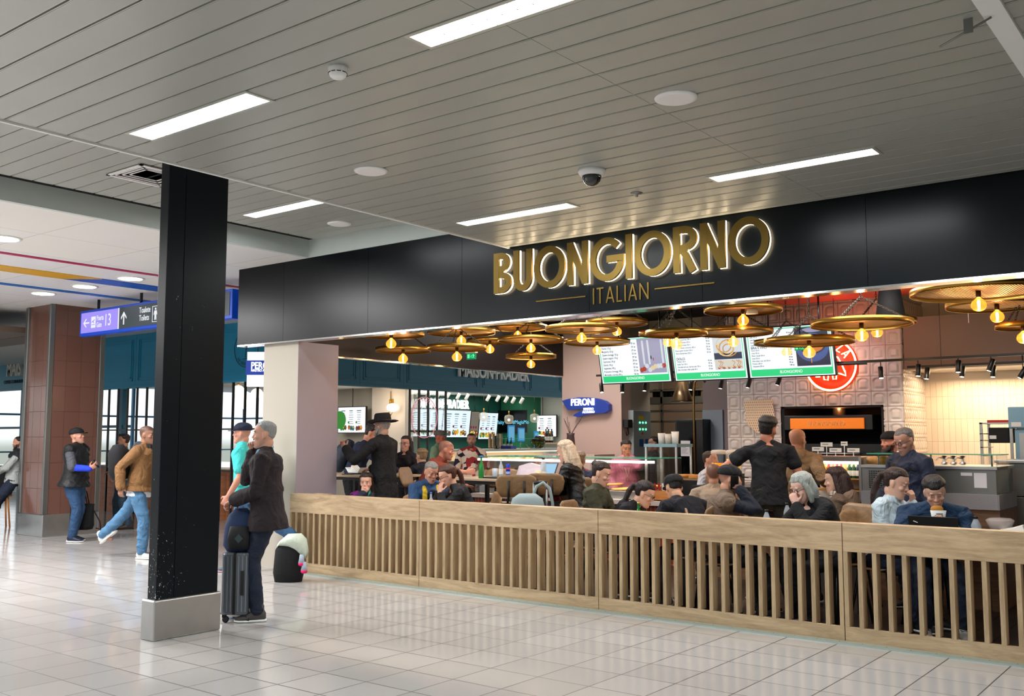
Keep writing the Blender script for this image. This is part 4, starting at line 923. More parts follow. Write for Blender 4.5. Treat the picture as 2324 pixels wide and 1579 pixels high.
# ---- ceiling clutter: beams lit red, tracks
m=MB()
for y in (9.2,10.4,11.6,12.6): m.box(-9.3,y,3.45,5.5,y+.05,3.5)
for x in (-7.6,-5.9,-4.2,-2.4,-.6): m.box(x,8.1,3.40,x+.04,13.2,3.44)
t=tag(m.build('ceiling_grid_rails',pbr('rail_dark','#2a1c1c',.5)),'dark steel rails crossing under the black dining ceiling','ceiling rails')
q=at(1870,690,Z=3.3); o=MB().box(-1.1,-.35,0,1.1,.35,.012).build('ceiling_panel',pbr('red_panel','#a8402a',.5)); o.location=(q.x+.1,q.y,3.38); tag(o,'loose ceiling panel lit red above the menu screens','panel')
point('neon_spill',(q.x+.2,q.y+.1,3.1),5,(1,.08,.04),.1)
q=at(2020,690,Y=10.6); o=MB().ring([(.10,.22),(.15,-.14),(.145,-.15),(.001,-.15)],(0,0,0),24).build('loudspeaker',mBlackM); o.location=q; tag(o,'black conical loudspeaker hanging by the dark ceiling near the fascia','loudspeaker')
MB().tube([(0,0,.2),(0,0,3.6-q.z)],.01,6).build('hanger_rod',mBlack,o)
# ---- light tracks with black spots
def track(y,z,x0,x1,label):
    t=thing('light_track',label,'light track',((x0+x1)/2,y,z)); adopt(MB().box(x0,y-.015,z,x1,y+.015,z+.03).build('rail',mBlack),t)
    for x in (x0+.4,(x0+x1)/2,x1-.4): adopt(MB().tube([(x,y,z+.03),(x,y,3.6)],.003,5).build('wire',mBlack),t)
    return t
za=at(2200,812,Y=12.0).z; track(12.0,za,-4.9,2.5,'long thin black light track in front of the brown soffit')
za2=at(2200,830,Y=12.6).z; track(12.6,za2,-3.5,2.5,'rear black light track just under the brown soffit')
ztk=at(1430,862,Y=12.3).z; track(12.3,ztk+.07,-7.9,-3.9,'black light track hidden behind the menu screens')
def tspot(px,py,Y,ztr,tilt,label,lit=True,grp=None,aimx=0.0):
    q=at(px,py,Y=Y); t=thing('track_spotlight',label,'spotlight',q,0,grp)
    Mx=Matrix.Rotation(math.radians(tilt),3,'Y')@Matrix.Rotation(math.radians(-14),3,'X')
    MB().ring([(.001,.07),(.028,.07),(.030,.065),(.030,-.07),(.026,-.075)],n=16,M=Mx,caps=False).build('housing',mBlack,t)
    MB().ring([(.001,-.07),(.026,-.07)],n=16,M=Mx,caps=False).build('lens',emis('spot_glow',(1,.9,.72),16 if lit else 3),t)
    MB().tube([(0,0,.05),(0,0,max(.08,ztr-q.z))],.006,6).build('stem',mBlack,t)
for k,(px,py,tl_) in enumerate(((1999,845,-8),(2084,840,0),(2175,831,0),(2249,828,18),(2322,845,30))):
    tspot(px,py,12.0,za,tl_,['black track spotlight leftmost, before the arched tiles','black track spotlight at the corner of the arched tiles','black track spotlight fourth from the left of the bright cream wall','tilted black track spotlight in the front row over the bright wall','strongly tilted black spotlight at the right edge of the photo'][k])
for k,(px,py) in enumerate(((2104,847),(2184,842),(2254,842))): tspot(px,py,12.6,za2,3,['rear row black spotlight furthest left against the glowing wall','rear row black spotlight, middle one against the glowing wall','rear row black spotlight furthest right against the glowing wall'][k])
for k,(px,py) in enumerate(((1365,880),(1412,880),(1463,876),(1568,873),(1637,870),(1700,868),(1768,862))): tspot(px,py,12.3,ztk+.07,-14+k*5,'small black spotlight under the menu screens, number in a row pointing down',True,'black spotlights under the menu screens')
for x in (-6.9,-5.2): spot('counter_spot',(x,12.2,2.4),(x+.3,11.4,1.0),50,(1,.86,.66),80)
for x in (-5.8,-4.3): spot('chimney_fill_spot',(x,11.75,3.3),(x-.1,12.9,1.9),34,(.95,.93,1),75)  # extra spots added to brighten the arched tiles, no housings belong to them
for x in (-3.2,-2.0,-.6): spot('kitchen_spot',(x,12.1,2.4),(x,13.6,1.2),34,(1,.82,.58),90)
# ---------------------------------------------------------------- gold disc pendants
mDisc=bpy.data.materials.new('ribbed_gold_disc'); mDisc.use_nodes=True; t_=mDisc.node_tree; b_=t_.nodes['Principled BSDF']; b_.inputs['Base Color'].default_value=srgb('#b98a3e'); b_.inputs['Metallic'].default_value=.75; b_.inputs['Roughness'].default_value=.38
g=t_.nodes.new('ShaderNodeTexCoord'); wv=t_.nodes.new('ShaderNodeTexWave'); wv.inputs['Scale'].default_value=14; t_.links.new(g.outputs['Object'],wv.inputs[0]); bp=t_.nodes.new('ShaderNodeBump'); bp.inputs['Strength'].default_value=.9; bp.inputs['Distance'].default_value=.012; t_.links.new(wv.outputs[1] if len(wv.outputs)>1 else wv.outputs[0],bp.inputs['Height']); t_.links.new(bp.outputs[0],b_.inputs['Normal'])
mRim=pbr('gold_rim','#b08537',.3,.85); mAmber=pbr('amber_glass','#ffb050',.05,alpha=.45,em='#ff7010',es=.9); mFil=emis('filament',(1,.62,.25),22)
mChain=pbr('chain_steel','#4a4640',.35,.9)
def chain(p0,p1,link=.036,r=.0032):
    m=MB(); p0,p1=Vector(p0),Vector(p1); d=p1-p0; n=max(2,int(d.length/(link*.72))); d.normalize(); a=d.orthogonal().normalized(); b=d.cross(a)
    for i in range(n):
        c=p0.lerp(p1,(i+.5)/n); s=a if i%2 else b
        m.tube([c+d*(link*.5*math.cos(k*math.pi/4))+s*(link*.26*math.sin(k*math.pi/4)) for k in range(8)],r,4,closed=True)
    return m
def make_pendant(d):
    """disc of diameter 1, scaled by d when placed; origin at the disc underside"""
    R=d/2; t=thing('disc_pendant','gold disc','lamp',(0,0,0))
    MB().ring([(.001,.0),(R*.5,.0),(R*.985,-.004),(R*.985,.0),(.001,.004)],n=48).build('disc',mDisc,t)
    MB().ring([(R*.985,-.028),(R,-.03),(R,.022),(R*.985,.02)],n=48,caps=False).build('rim',mRim,t)
    MB().ring([(.022,0),(.022,-.05),(.019,-.055)],n=14).build('socket',pbr('bronze_socket','#5a4426',.35,.8),t)
    bl=MB().ring([(.012,-.055),(.026,-.068),(.052,-.090),(.064,-.118),(.061,-.142),(.045,-.164),(.022,-.175),(.001,-.177)],n=20).build('bulb',mAmber,t)
    f=MB(); f.tube([(.006,0,-.075),(.010,0,-.10),(.008,0,-.155),(-.006,0,-.16),(-.010,0,-.10),(-.006,0,-.075)],.0035,5); f.tube([(0,.009,-.09),(0,.006,-.15),(0,-.006,-.15),(0,-.009,-.09)],.0035,5); fo=f.build('filament',mFil,t); 
    for k in range(3):
        a=2*math.pi*k/3+.4; chain((R*.92*math.cos(a),R*.92*math.sin(a),.02),(0,0,.26)).build('chain',mChain,t)
    return t
PEND=[(888,757,150,.8,'mostly hidden'),(915,793,125,.72,''),(1047,752,155,.9,''),(1037,788,135,.75,''),(1112,773,105,.65,''),(1175,742,135,.85,''),(1205,770,150,.9,''),(1205,808,115,.75,''),(1320,745,165,.9,''),(1355,775,150,.9,''),(1400,731,140,.8,''),(1515,756,130,.75,''),(1535,755,140,.65,''),(1664,752,178,.9,''),(1686,702,175,.85,''),(1785,776,145,.78,''),(1836,773,199,.9,''),(1955,733,222,.95,''),(1990,730,170,.85,''),(2220,660,290,1.1,''),(2262,690,215,.9,''),(2322,738,118,.5,''),(2027,648,170,.9,''),(2352,672,170,.9,'')]
PL_=['furthest left, half hidden','leftmost one fully in view','large, third from left','just behind the green exit sign','small, right of the exit sign','high above the exit sign','upper of two right of the exit sign','small, lowest, near the mauve wall','high above the beer sign','just left of the menu screens','high before the first menu screen','small, rear one above the second menu screen','front one above the second menu screen','broad, right over the pasta picture','with a white box on it','small, before the coffee cup picture','broad, before the coffee cup picture','large, left of the brown soffit','small rear one at the neon sign','largest, nearest, at the upper right','behind the largest one at the upper right','small orange one at the right edge','only its bulb in view','at the far right edge']
protos={}
for (cx,cy,w,d,_),lb in zip(PEND,PL_):
    p=at(cx,cy,D=FPX*d/w)
    if d not in protos: o=protos[d]=make_pendant(d)
    else: o=copy_tree(protos[d])
    o.location=p; tag(o,'gold disc pendant with amber bulb, '+lb,'lamp','gold disc pendants')
    zt=3.6
    hc=max(.30,zt-p.z); ch=chain((0,0,.26),(0,0,hc)).build('hanging_chain',mChain,o)
    pl=point('pendant_bulb',(p.x,p.y,p.z-.215),4.5,(1,.62,.3),.03)
    point('disc_glow',(p.x,p.y,p.z-.06),1.2,(1,.6,.25),.02)
q=at(1707,706,D=FPX*.85/175-.05); o=MB().ring([(.05,.03),(.065,-.03),(.001,-.03)],n=20).build('small_white_box',mWhite); o.location=(q.x,q.y,q.z); tag(o,'small white conical fitting hanging beside a gold disc below the last gold line','fitting'); MB().tube([(0,0,.03),(0,0,.5)],.004,5).build('cable',mBlack,o)
# exit signs
def exit_sign(px,py,X=None,Y=None,u=None,s=1,label=''):
    q=at(px,py,X=X,Y=Y); u=Vector(u); v=Vector((0,0,1)); n=u.cross(v); t=thing('exit_sign',label,'exit sign',q)
    adopt(MB().obox(q,u,v,n,.155*s,.085*s,.006).build('green_plate',emis('exit_green',(.0,.42,.14),.8)),t)
    adopt(MB().obox(q+v*(.11*s),u,v,n,.17*s,.03*s,.03).build('housing',mWhite),t)
    mg=emis('exit_mint',(.15,1,.4),1.3); m=MB(); m.obox(q+n*.008-u*.09*s,u,v,n,.035*s,.05*s,.001); adopt(m.build('door_pictogram',mg),t)
    m=MB(); m.obox(q+n*.008,u,v,n,.006*s,.035*s,.001); m.prism([(-.02*s,-.015*s),(.02*s,-.015*s),(0,-.045*s)],q+n*.008,u,v,n*.001); adopt(m.build('arrow',mg),t)
    m=MB(); m.prism([(.06,.05),(.09,.055),(.10,.02),(.125,.0),(.12,-.008),(.09,.008),(.085,-.02),(.115,-.05),(.105,-.058),(.07,-.028),(.045,-.055),(.035,-.048),(.065,-.01),(.06,.02),(.04,.005),(.035,.013)],q+n*.008,u*s,v*s,n*.001); adopt(m.build('running_figure',mg),t)
    adopt(MB().tube([q+v*.13*s,(q.x,q.y,3.6)],.006,6).build('hanger_rod',mBlack),t)
exit_sign(1070,808,Y=10.6,u=(1,0,0),s=.54,label='green exit sign with running figure under the dark beam')
exit_sign(1816,788,Y=10.9,u=(1,0,0),s=.42,label='small green exit sign in front of the coffee cup picture')
# ---------------------------------------------------------------- blue beer sign on mauve wall
mNavy=pbr('deep_blue_sign','#0f2f8c',.3,em='#0f2f8c',es=.35)
def beer_sign():
    y=13.7-.02; q=at(1335,920,Y=y); pxm=lambda x,yy: (at(x,yy,Y=y).x-q.x, at(x,yy,Y=y).z-q.z)
    t=thing('beer_sign','curved blue illuminated PERONI sign on the mauve wall','sign',(q.x,13.7,q.z))
    z5=lambda a,b:(1080+a/4.386,840+b/4.386)
    up=[(890,305),(960,285),(1060,272),(1150,272),(1240,282),(1310,305),(1352,340),(1352,400),(1300,428),(1240,432),(1180,432),(1110,445),(1040,466),(1000,455),(1020,435),(1080,405),(1150,380),(1060,385),(945,395)]
    outline=[pxm(*z5(*p)) for p in up]
    adopt(MB().prism(outline,(q.x,y,q.z),(1,0,0),(0,0,1),(0,-.10,0)).build('blue_body',mNavy,None),t)
    text('brand_letters','PERONI',.16,mSignW,t,(at(*z5(1100,322),Y=y).x,y-.115,at(*z5(1100,322),Y=y).z),(1,0,0),(0,0,1),.008,'CENTER',1,.003,fit=at(*z5(1215,320),Y=y).x-at(*z5(985,320),Y=y).x)
    c=at(*z5(1158,402),Y=y); text('small_letters','NASTRO\nAZZURRO',.055,mSignW,t,(c.x,y-.115,c.z),(1,0,0),(0,0,1),.006,'CENTER',1,.001,.9,fit=at(*z5(1215,400),Y=y).x-at(*z5(1095,400),Y=y).x)
beer_sign()
# second beer sign half hidden behind the pier
q=at(586,838,D=13.5); t=thing('beer_lightbox','blue and white PERONI lightbox half hidden behind the greige pier','sign',q)
u=cR; v=Vector((0,0,1)); n=-cF; n=Vector((n.x,n.y,0)).normalized()
adopt(MB().obox(q,u,v,n,.145,.24,.04).build('white_box',emis('lightbox_white',(.92,.97,1),1.3)),t)
adopt(MB().obox(q+n*.045+u*.0+v*.02,u,v,n,.155,.10,.02).build('blue_panel',mNavy),t)
text('brand_letters','PERONI',.13,mSignW,t,q+n*.068+v*.045+u*.09,u,v,.002,'CENTER',1,.003,fit=.34); text('small_letters','NASTRO AZZURRO',.05,mSignW,t,q+n*.068-v*.02+u*.09,u,v,.002,'CENTER',1,.001,fit=.34)
adopt(MB().tube([q+v*.29,(q.x,q.y,3.8)],.012,8).build('hanger_rod',mBlack),t)
# ---------------------------------------------------------------- electric cabinet and kitchen door side
X=-8.325
def onx(px,py): return at(px,py,X=X)
a=onx(1426,985);b=onx(1466,985); zt=onx(1430,931).z
EC=thing('electric_cabinet','grey electric cabinet with green lights on the narrow greige wall','electric cabinet',(X,(a.y+b.y)/2,1.3))
adopt(MB().box(X,a.y,1.05,X+.10,b.y,zt).build('cabinet',pbr('cabinet_grey','#9aa5ad',.45),None,.01),EC)
w=b.y-a.y
def onc(fy,z): return (X+.105,a.y+w*fy,z)
for r,z in ((0,onx(1447,959).z),(1,onx(1447,974).z)):
    for c in range(3): adopt(MB().ball(onc(.35+.17*c,z),(.012,.016,.016),10).build('green_lamp',emis('led_green',(.1,1,.4),5)),EC)
adopt(MB().box(X+.101,a.y+w*.3,onx(1447,948).z-.03,X+.106,a.y+w*.55,onx(1447,948).z+.03).build('warning_label',pbr('label_yellow','#e0c020',.5)),EC)
adopt(MB().ring([(.001,-.03),(.02,-.03),(.025,0)],onc(.5,onx(1447,983).z),12,'X').build('rotary_switch',pbr('switch_orange','#c8501c',.4)),EC)
for c in (.32,.66): adopt(MB().box(X+.101,a.y+w*c,onx(1447,1003).z-.07,X+.108,a.y+w*(c+.2),onx(1447,1003).z+.05).build('blue_module',pbr('blue_module','#16509a',.3)),EC)
q=at(1427,962,X=X); t=thing('wall_socket_box','black socket box with hanging cable beside the electric cabinet','socket box',(X,q.y-.12,q.z)); MB().box(0,-.07,-.06,.10,.07,.07).build('box',mBlack,t,.005); MB().tube([(.05,0,-.05),(.05,.03,-.16),(.05,-.03,-.19),(.05,-.06,-.12)],.008,6).build('cable',mBlack,t)
# kitchen beyond the doorway: shelves, hood, black fridge
t=thing('kitchen_shelving','steel kitchen shelving with dark pots seen through the doorway','shelving',(-7.9,15.8,0))
for k,py in enumerate((888,916,934,958)):
    z=at(1520,py,Y=15.6).z; adopt(MB().box(-9.3,15.5,z,-6.3,15.9,z+.03 if k!=1 else z+.12).build('shelf',mSteelD),t)
for x in (-9.25,-8.6,-7.2): adopt(MB().box(x,15.5,0,x+.04,15.54,2.9).build('upright',mSteelD),t)
pm_=MB().ring([(.05,0),(.055,.02),(.06,.13),(.045,.15)],n=12).mesh('pot',pbr('dark_pot','#1c1a18',.35,.5))
for k in range(9):
    o=bpy.data.objects.new('pot',pm_); COL.objects.link(o); z=at(1520,916,Y=15.6).z+.12; o.location=(at(1482+k*12,900,Y=15.6).x,15.7,z); tag(o,'dark pot standing on the steel kitchen shelf behind the doorway','pot','pots on the kitchen shelf')
q=at(1548,905,Y=15.0); o=MB().ring([(.05,.35),(.12,.1),(.19,-.08),(.18,-.09)],n=24,caps=False).build('heat_lamp',pbr('warm_steel','#b59a7c',.3,.9)); o.location=(q.x,15.0,q.z+.05); tag(o,'bell shaped steel heat lamp hanging in the kitchen doorway','lamp'); MB().tube([(0,0,.35),(0,0,3.6-q.z-.05)],.012,6).build('cable',mBlack,o)
o=MB().tube([(0,0,0),(0,0,2.2),(.02,0,2.45),(.12,0,2.53),(.2,0,2.45)],.018,8).build('faucet_pole',pbr('brass_dull','#a08050',.3,.9)); q=at(1577,1062,Y=13.6); o.location=(q.x,13.6,0); tag(o,'tall brass spring tap rising before the black fridge','tap')
a=at(1533,1000,Y=14.3);b=at(1596,1000,Y=14.3); zt=at(1560,951,Y=14.3).z
t=thing('black_fridge','tall black fridge with a white notice in the kitchen doorway','fridge',((a.x+b.x)/2,14.5,0)); adopt(MB().box(a.x,14.3,0,b.x,14.58,zt).build('body',mBlack,None,.01),t); adopt(MB().box(a.x+.03,14.28,.1,(a.x+b.x)/2+.12,14.3,zt-.03).build('door',pbr('gloss_black','#08090a',.12),None,.004),t)
n0=at(1545,1018,Y=14.27); adopt(MB().box(n0.x,14.272,n0.z-.12,n0.x+.17,14.278,n0.z+.13).build('paper_notice',pbr('paper','#e4e2e6',.7)),t)
nl=MB(); 
for k in range(7): nl.box(n0.x+.02,14.270,n0.z+.06-k*.022,n0.x+.13-.02*(k%3),14.272,n0.z+.064-k*.022)
adopt(nl.build('notice_lines',mBlackM),t)
area('kitchen_light',(-7.8,15.2,3.3),.8,38,(1,.88,.7),(0,0,0),.8)
struct(B(-7.31,14.57,.0,-6.95,14.6,2.05).build('door_1',pbr('blue_grey_door','#8c99a6',.5)))
# ================================================================ left display counter with terracotta tiles
mTerra=tiles_mat('terracotta_tiles','XZ',(.062,.20),(0,.02),'#a0482f','#8f3c26','#d8b8a4',.005,rough=.3,bump=.3)
YC=11.0; cx0=at(1078,1100,Y=YC).x; cx1=-5.05
LC=thing('pizza_counter','long display counter with terracotta tile front and mint glass top','counter',((cx0+cx1)/2,YC+.4,0))
adopt(MB().box(cx0,YC,0,cx1,YC+.9,.74).build('tiled_base',mTerra),LC)
adopt(MB().box(cx0-.02,YC-.06,.74,cx1,YC+.9,.80).build('stone_ledge',pbr('ledge_stone','#cfc6c2',.35),None,.004),LC)
gx1=at(1475,1040,Y=YC).x
adopt(MB().box(cx0,YC+.02,1.325,gx1,YC+.85,1.335).build('glass_top',mTealGlass),LC)
adopt(MB().box(cx0,YC+.01,.82,gx1,YC+.016,1.32).build('front_glass',mGlass),LC)
adopt(MB().box(cx0,YC+.06,1.27,gx1,YC+.12,1.30).build('light_strip',emis('led_strip',(1,.9,.72),9)),LC)
adopt(MB().box(gx1-.01,YC,.80,gx1,YC+.85,1.33).build('side_glass',mGlass),LC)
adopt(MB().box(cx0,YC+.10,.80,gx1,YC+.8,.90).build('display_tray',mSteel,None,.004),LC)
area('pizza_display_light',((cx0+gx1)/2,YC+.3,1.26),gx1-cx0-.2,14,(1,.86,.66),(0,0,0),.2)
mPiz=[pbr('pizza_crust','#d39a55',.6,bump=.4),pbr('pizza_top','#e8b060',.5,bump=.5,var=.35,vscale=60)]
m=MB(); m.ring([(.001,.0),(.13,.0),(.15,.012),(.14,.025),(.12,.02)],n=20,caps=False); m.mi=1; m.ring([(.001,.022),(.121,.02)],n=20,caps=False); pz=m.mesh('pizza',mPiz)
for k in range(9):
    o=bpy.data.objects.new('pizza',pz); COL.objects.link(o); o.location=(cx0+1.0+k*.22,YC+.3+.1*(k%2),.905+.026*(k%3)); o.rotation_euler=(.05,0,k); tag(o,'flat baked pizza lying in the glass display before the woman in pink','pizza','pizzas in the display')
# till on counter etc
q=at(1283,1026,Y=YC+.4); t=thing('card_holder','small lit clear box with papers standing on the mint glass top','box',(q.x,YC+.4,1.335)); MB().box(-.1,-.05,0,.1,.05,.09).build('clear_box',pbr('clear_plastic','#d8d4c0',.2,alpha=.6),t); MB().box(.12,-.03,0,.19,.03,.08).build('card_pile',mWhite,t)
# second part: small glass cabinet, basket, black tray, cups
q=at(1505,1060,Y=YC+.25); t=thing('glass_cabinet','small glass sandwich cabinet with steel frame beside the pizza display','display cabinet',(q.x,YC+.4,.80))
for sx_ in (-.22,.22):
    for sy_ in (-.2,.2): MB().box(sx_-.012,sy_-.012,0,sx_+.012,sy_+.012,.68).build('post',mSteel,t)
MB().box(-.24,-.22,.68,.24,.22,.72).build('top_frame',pbr('frame_teal','#7fa0a8',.3,.5),t); MB().box(-.22,-.2,.34,.22,.2,.345).build('shelf',mGlass,t); MB().box(-.22,-.205,.02,.22,-.2,.68).build('front_glass',mGlass,t)
for k,(dx,hh,c_) in enumerate(((-.1,.14,'#d8d4d0'),(0,.13,'#c9c2b8'),(.1,.16,'#e0dcd8'))):
    o=MB().ring([(.04,0),(.05,hh),(.045,hh)],n=16).build('plastic_tub',pbr('tub'+str(k),c_,.4)); o.location=(q.x+dx,YC+.4,1.52); tag(o,['small pale tub left on the glass sandwich cabinet','low tub in the middle on the glass sandwich cabinet','taller white tub right on the glass sandwich cabinet'][k],'tub')
q=at(1502,1095,Y=YC-.0); CB=thing('cutlery_box','wooden crate full of wrapped cutlery and red napkins on the ledge','crate',(q.x,YC+.12,.80)); MB().box(-.15,-.1,0,.15,.1,.012).build('bottom',mPly,CB); 
for a_ in ((-.15,-.1,0,.15,-.088,.13),(-.15,.088,0,.15,.1,.13),(-.15,-.088,0,-.138,.088,.13),(.138,-.088,0,.15,.088,.13)): MB().box(*a_).build('side_board',wood_mat('crate_wood','#a8622c','#c98a4a',.5,'X') if 'crate_wood' not in bpy.data.materials else bpy.data.materials["crate_wood"],CB)
for k in range(12):
    o=MB().box(-.012,-.004,0,.012,.004,.2).build('napkin_roll',pbr('napkin_red','#b3261c',.6) if k<4 else mWhite); o.location=(q.x-.12+.022*k,YC+.12-.04*(k%2),.82); o.rotation_euler=(.15,(-.2+.04*k),0); tag(o,('red' if k<4 else 'white')+' wrapped cutlery standing in the wooden crate on the ledge','cutlery wrap',('red' if k<4 else 'white')+' cutlery wraps in the crate')
a=at(1517,1075,Y=YC);b=at(1598,1075,Y=YC); t=thing('pizza_tray_stand','large rounded black stand heaped with sliced pizza on the ledge','stand',((a.x+b.x)/2,YC+.35,.80)); w=(b.x-a.x)/2; MB().rbox(-w,-.3,0,w,.3,.27,.08,5).build('black_body',mBlack,t); MB().rbox(-w+.03,-.27,.27,w-.03,.27,.29,.08,5).build('board',mPly,t)
for k in range(6):
    o=MB().prism([(-.10,-.07),(.11,0),(-.10,.07)],(0,0,0),(1,0,0),(0,1,0),(0,0,.022)).build('pizza_slice',mPiz); o.location=((a.x+b.x)/2-.18+.075*k,YC+.2+.04*(k%2),1.093+.024*(k%2)); o.rotation_euler=(0,0,1.2*k); tag(o,'slice of pizza lying on the black stand','pizza slice','pizza slices on the black stand')
q=at(1598,1100,Y=YC-.02); o=MB().ring([(.05,0),(.075,.07),(.07,.07),(.045,.005)],n=20,caps=False).build('white_bowl',mWhite); o.location=(q.x,YC+.06,.80); tag(o,'small white bowl right of the black pizza stand','bowl')
# small bare tree pot on mauve wall side
q=at(1295,985,Y=13.2); t=thing('twig_vase','dark vase with bare twigs against the mauve wall behind the blonde woman','vase',(q.x,13.2,1.335-.0)); MB().ring([(.05,0),(.08,.12),(.06,.3),(.07,.34)],n=16).build('vase',pbr('vase_dark','#4a3a3a',.5),t)
for k in range(7): MB().tube([(0,0,.3),(.08*math.cos(k*2.2),.06*math.sin(k*2.2),.42),((.13+.02*k)*math.cos(k*2.2),.1*math.sin(k*2.2),.50+.02*k)],.004,5).build('twig',pbr('twig','#4a3a30',.8),t)
struct(B(-9.4,13.0,0,-8.4,13.6,1.335).build('trim_14',mMauve))
# ================================================================ middle: juice dispensers, bottle fridge
YM2=10.7
mid0=at(1608,1100,Y=YM2).x; mid1=at(1952,1100,Y=10.4).x
def dispenser(px,label,col,lvl):
    q=at(px,1037,Y=YM2); t=thing('juice_dispenser',label,'juice dispenser',(q.x,q.y,1.18)); s=.085
    MB().rbox(-s,-.12,-.14,s,.12,.0,.02).build('black_base',mBlack,t)
    MB().ring([(s*.8,.01),(s*.86,.0),(s*.98,lvl),(.001,lvl)],n=24).build('juice',pbr('juice_'+col[1:],col,.2,em=col,es=.45),t)
    MB().ring([(s*.84,-.0),(s*1.05,.245),(s*1.02,.245)],n=24,caps=False).build('clear_tank',mGlass,t); MB().ring([(s*1.0,.225),(s*1.08,.23),(s*1.08,.26),(s*.9,.275),(.001,.28)],n=24).build('lid',pbr('lid_clear','#e6dccc',.3,alpha=.6),t)
    MB().box(-.015,-.16,-.03,.015,-.12,-.0).build('tap',mBlack,t)
dispenser(1631,'drink dispenser holding deep orange juice, on the left','#f08a10',.12); dispenser(1665,'drink dispenser holding pale yellow juice, on the right','#f6c850',.17)
t=thing('service_counter','wood fronted service counter behind the juice dispensers and standing customers','counter',((mid0+mid1)/2,YM2+.3,0)); adopt(MB().box(mid0-.1,YM2-.2,0,at(1800,1100,Y=YM2).x,YM2+.5,1.0).build('body',mPly),t); adopt(MB().box(mid0-.12,YM2-.22,1.0,at(1800,1100,Y=YM2).x,YM2+.52,1.04).build('top',mBlack),t)
YG=10.3
a=at(1826,1070,Y=YG); b=at(1950,1070,Y=YG); zt=at(1880,1035,Y=YG).z
t=thing('drinks_fridge','open steel drinks fridge with rows of coloured bottles and price cards','fridge',((a.x+b.x)/2,YG+.3,0))
adopt(MB().box(a.x,YG+.45,.2,b.x,YG+.5,zt).build('back_panel',mCream),t); adopt(MB().box(a.x-.03,YG,.0,b.x,YG+.5,.55).build('base',mSteel,None,.005),t)
adopt(MB().box(a.x,YG,zt-.05,b.x,YG+.5,zt).build('top_panel',mSteelD,None,.005),t); adopt(MB().box(b.x,YG-.02,.0,b.x+.03,YG+.5,zt+.0).build('side_frame',mSteel,None,.004),t)
sh=[at(1880,1082,Y=YG+.15).z, at(1880,1108,Y=YG+.15).z]
for z in sh: adopt(MB().box(a.x,YG+.05,z-.02,b.x,YG+.45,z-.008).build('shelf',pbr('wood_shelf','#c9964c',.5)),t)
adopt(MB().box(a.x+.02,YG+.03,zt-.08,b.x-.02,YG+.06,zt-.055).build('light_strip',emis('led_strip',(1,.9,.72),9)),t)
area('fridge_light',((a.x+b.x)/2,YG+.18,zt-.09),b.x-a.x-.1,14,(1,.85,.6),(0,0,0),.1)
jc=['#6a1430','#e0a82a','#e0a82a','#e0a82a','#c82424','#d88a6a','#b82a4a','#c9361c','#e8b860','#1c4a2a','#1c4a2a','#16284a']
pr=[]
for c in jc: pr.append(pbr('juice_b_'+c[1:],c,.25))
n=12
for k in range(n):
    x=a.x+.05+k*(b.x-a.x-.1)/(n-1)
    t=bottle(x,YG+.12,sh[0]-.008,.185,.024,pr[k],{'#6a1430':'purple','#e0a82a':'yellow','#c82424':'red','#d88a6a':'pink','#b82a4a':'crimson','#c9361c':'scarlet','#e8b860':'pale yellow','#1c4a2a':'dark green','#16284a':'dark blue'}[jc[k]]+' bottle in the front row of the open drinks fridge','bottles in the drinks fridge front row',True,mWhite,.012)
for k in range(5):
    x=a.x+.08+k*(b.x-a.x-.2)/4; z=zt; q_=thing('price_card',['white price card furthest left on the drinks fridge','wide white price card on a stem, second on the drinks fridge','low white price card in the middle of the drinks fridge','small white price card on a tall stem on the drinks fridge','white price card furthest right on the drinks fridge'][k],'price card',(x,YG+.2,z))
    hh=(.05,.10,.04,.11,.04)[k]; MB().ring([(.02,0),(.004,.006),(.004,hh)],n=10).build('stem',mWhite,q_); MB().box(-.065 if k!=3 else -.035,-.003,hh,.065 if k!=3 else .035,.003,hh+.045).build('card',mWhite,q_); MB().box(-.045 if k!=3 else -.025,-.004,hh+.022,.02,-.0031,hh+.028).build('print',mBlackM,q_)
# right counter: steel, glass guard, granite
YR=9.95; rx0=at(1952,1060,Y=YR).x; rx1=at(2262,1060,Y=YR).x
RC=thing('salad_counter','steel and granite service counter with a glass guard on the right','counter',((rx0+rx1)/2,YR+.3,0))
adopt(MB().box(rx0,YR+.05,0,rx1,YR+.8,.93).build('wood_base',wood_mat('brown_wood','#6a4a34','#8f6a4c',.5,'X')),RC)
mGran=pbr('granite','#8f8d90',.35,var=.5,vscale=160)
adopt(MB().box(rx0,YR,.93,rx1+.01,YR+.8,1.07).build('granite_ledge',mGran),RC)
adopt(MB().box(rx0,YR+.05,1.07,rx1-.02,YR+.8,1.30).build('steel_body',mSteelD),RC)
adopt(MB().box(rx0,YR+.02,1.30,rx1,YR+.8,1.33).build('steel_top',mSteel,None,.003),RC)
gz=at(2150,1030,Y=YR+.2).z
adopt(MB().box(rx0+.05,YR+.05,gz-.006,rx1+.03,YR+.40,gz+.004).build('glass_top',mTealGlass),RC)
adopt(MB().box(rx0+.05,YR+.05,1.33,rx1,YR+.056,gz-.006).build('glass_front',mGlass),RC)
adopt(MB().box(rx1,YR-.02,.93,rx1+.02,YR+.5,gz-.006).build('glass_side',mGlass),RC)
for x in (rx0+.12,(rx0+rx1)/2,rx1-.08): adopt(MB().tube([(x,YR+.2,1.33),(x,YR+.2,gz)],.008,8).build('glass_post',mSteel),RC)
gr=MB(); 
for k in range(12):
    for j in range(9): gr.box(rx0+.07+k*.022,YR+.045,1.10+j*.02,rx0+.085+k*.022,YR+.05,1.112+j*.02)
adopt(gr.build('vent_grille',mBlack),RC)
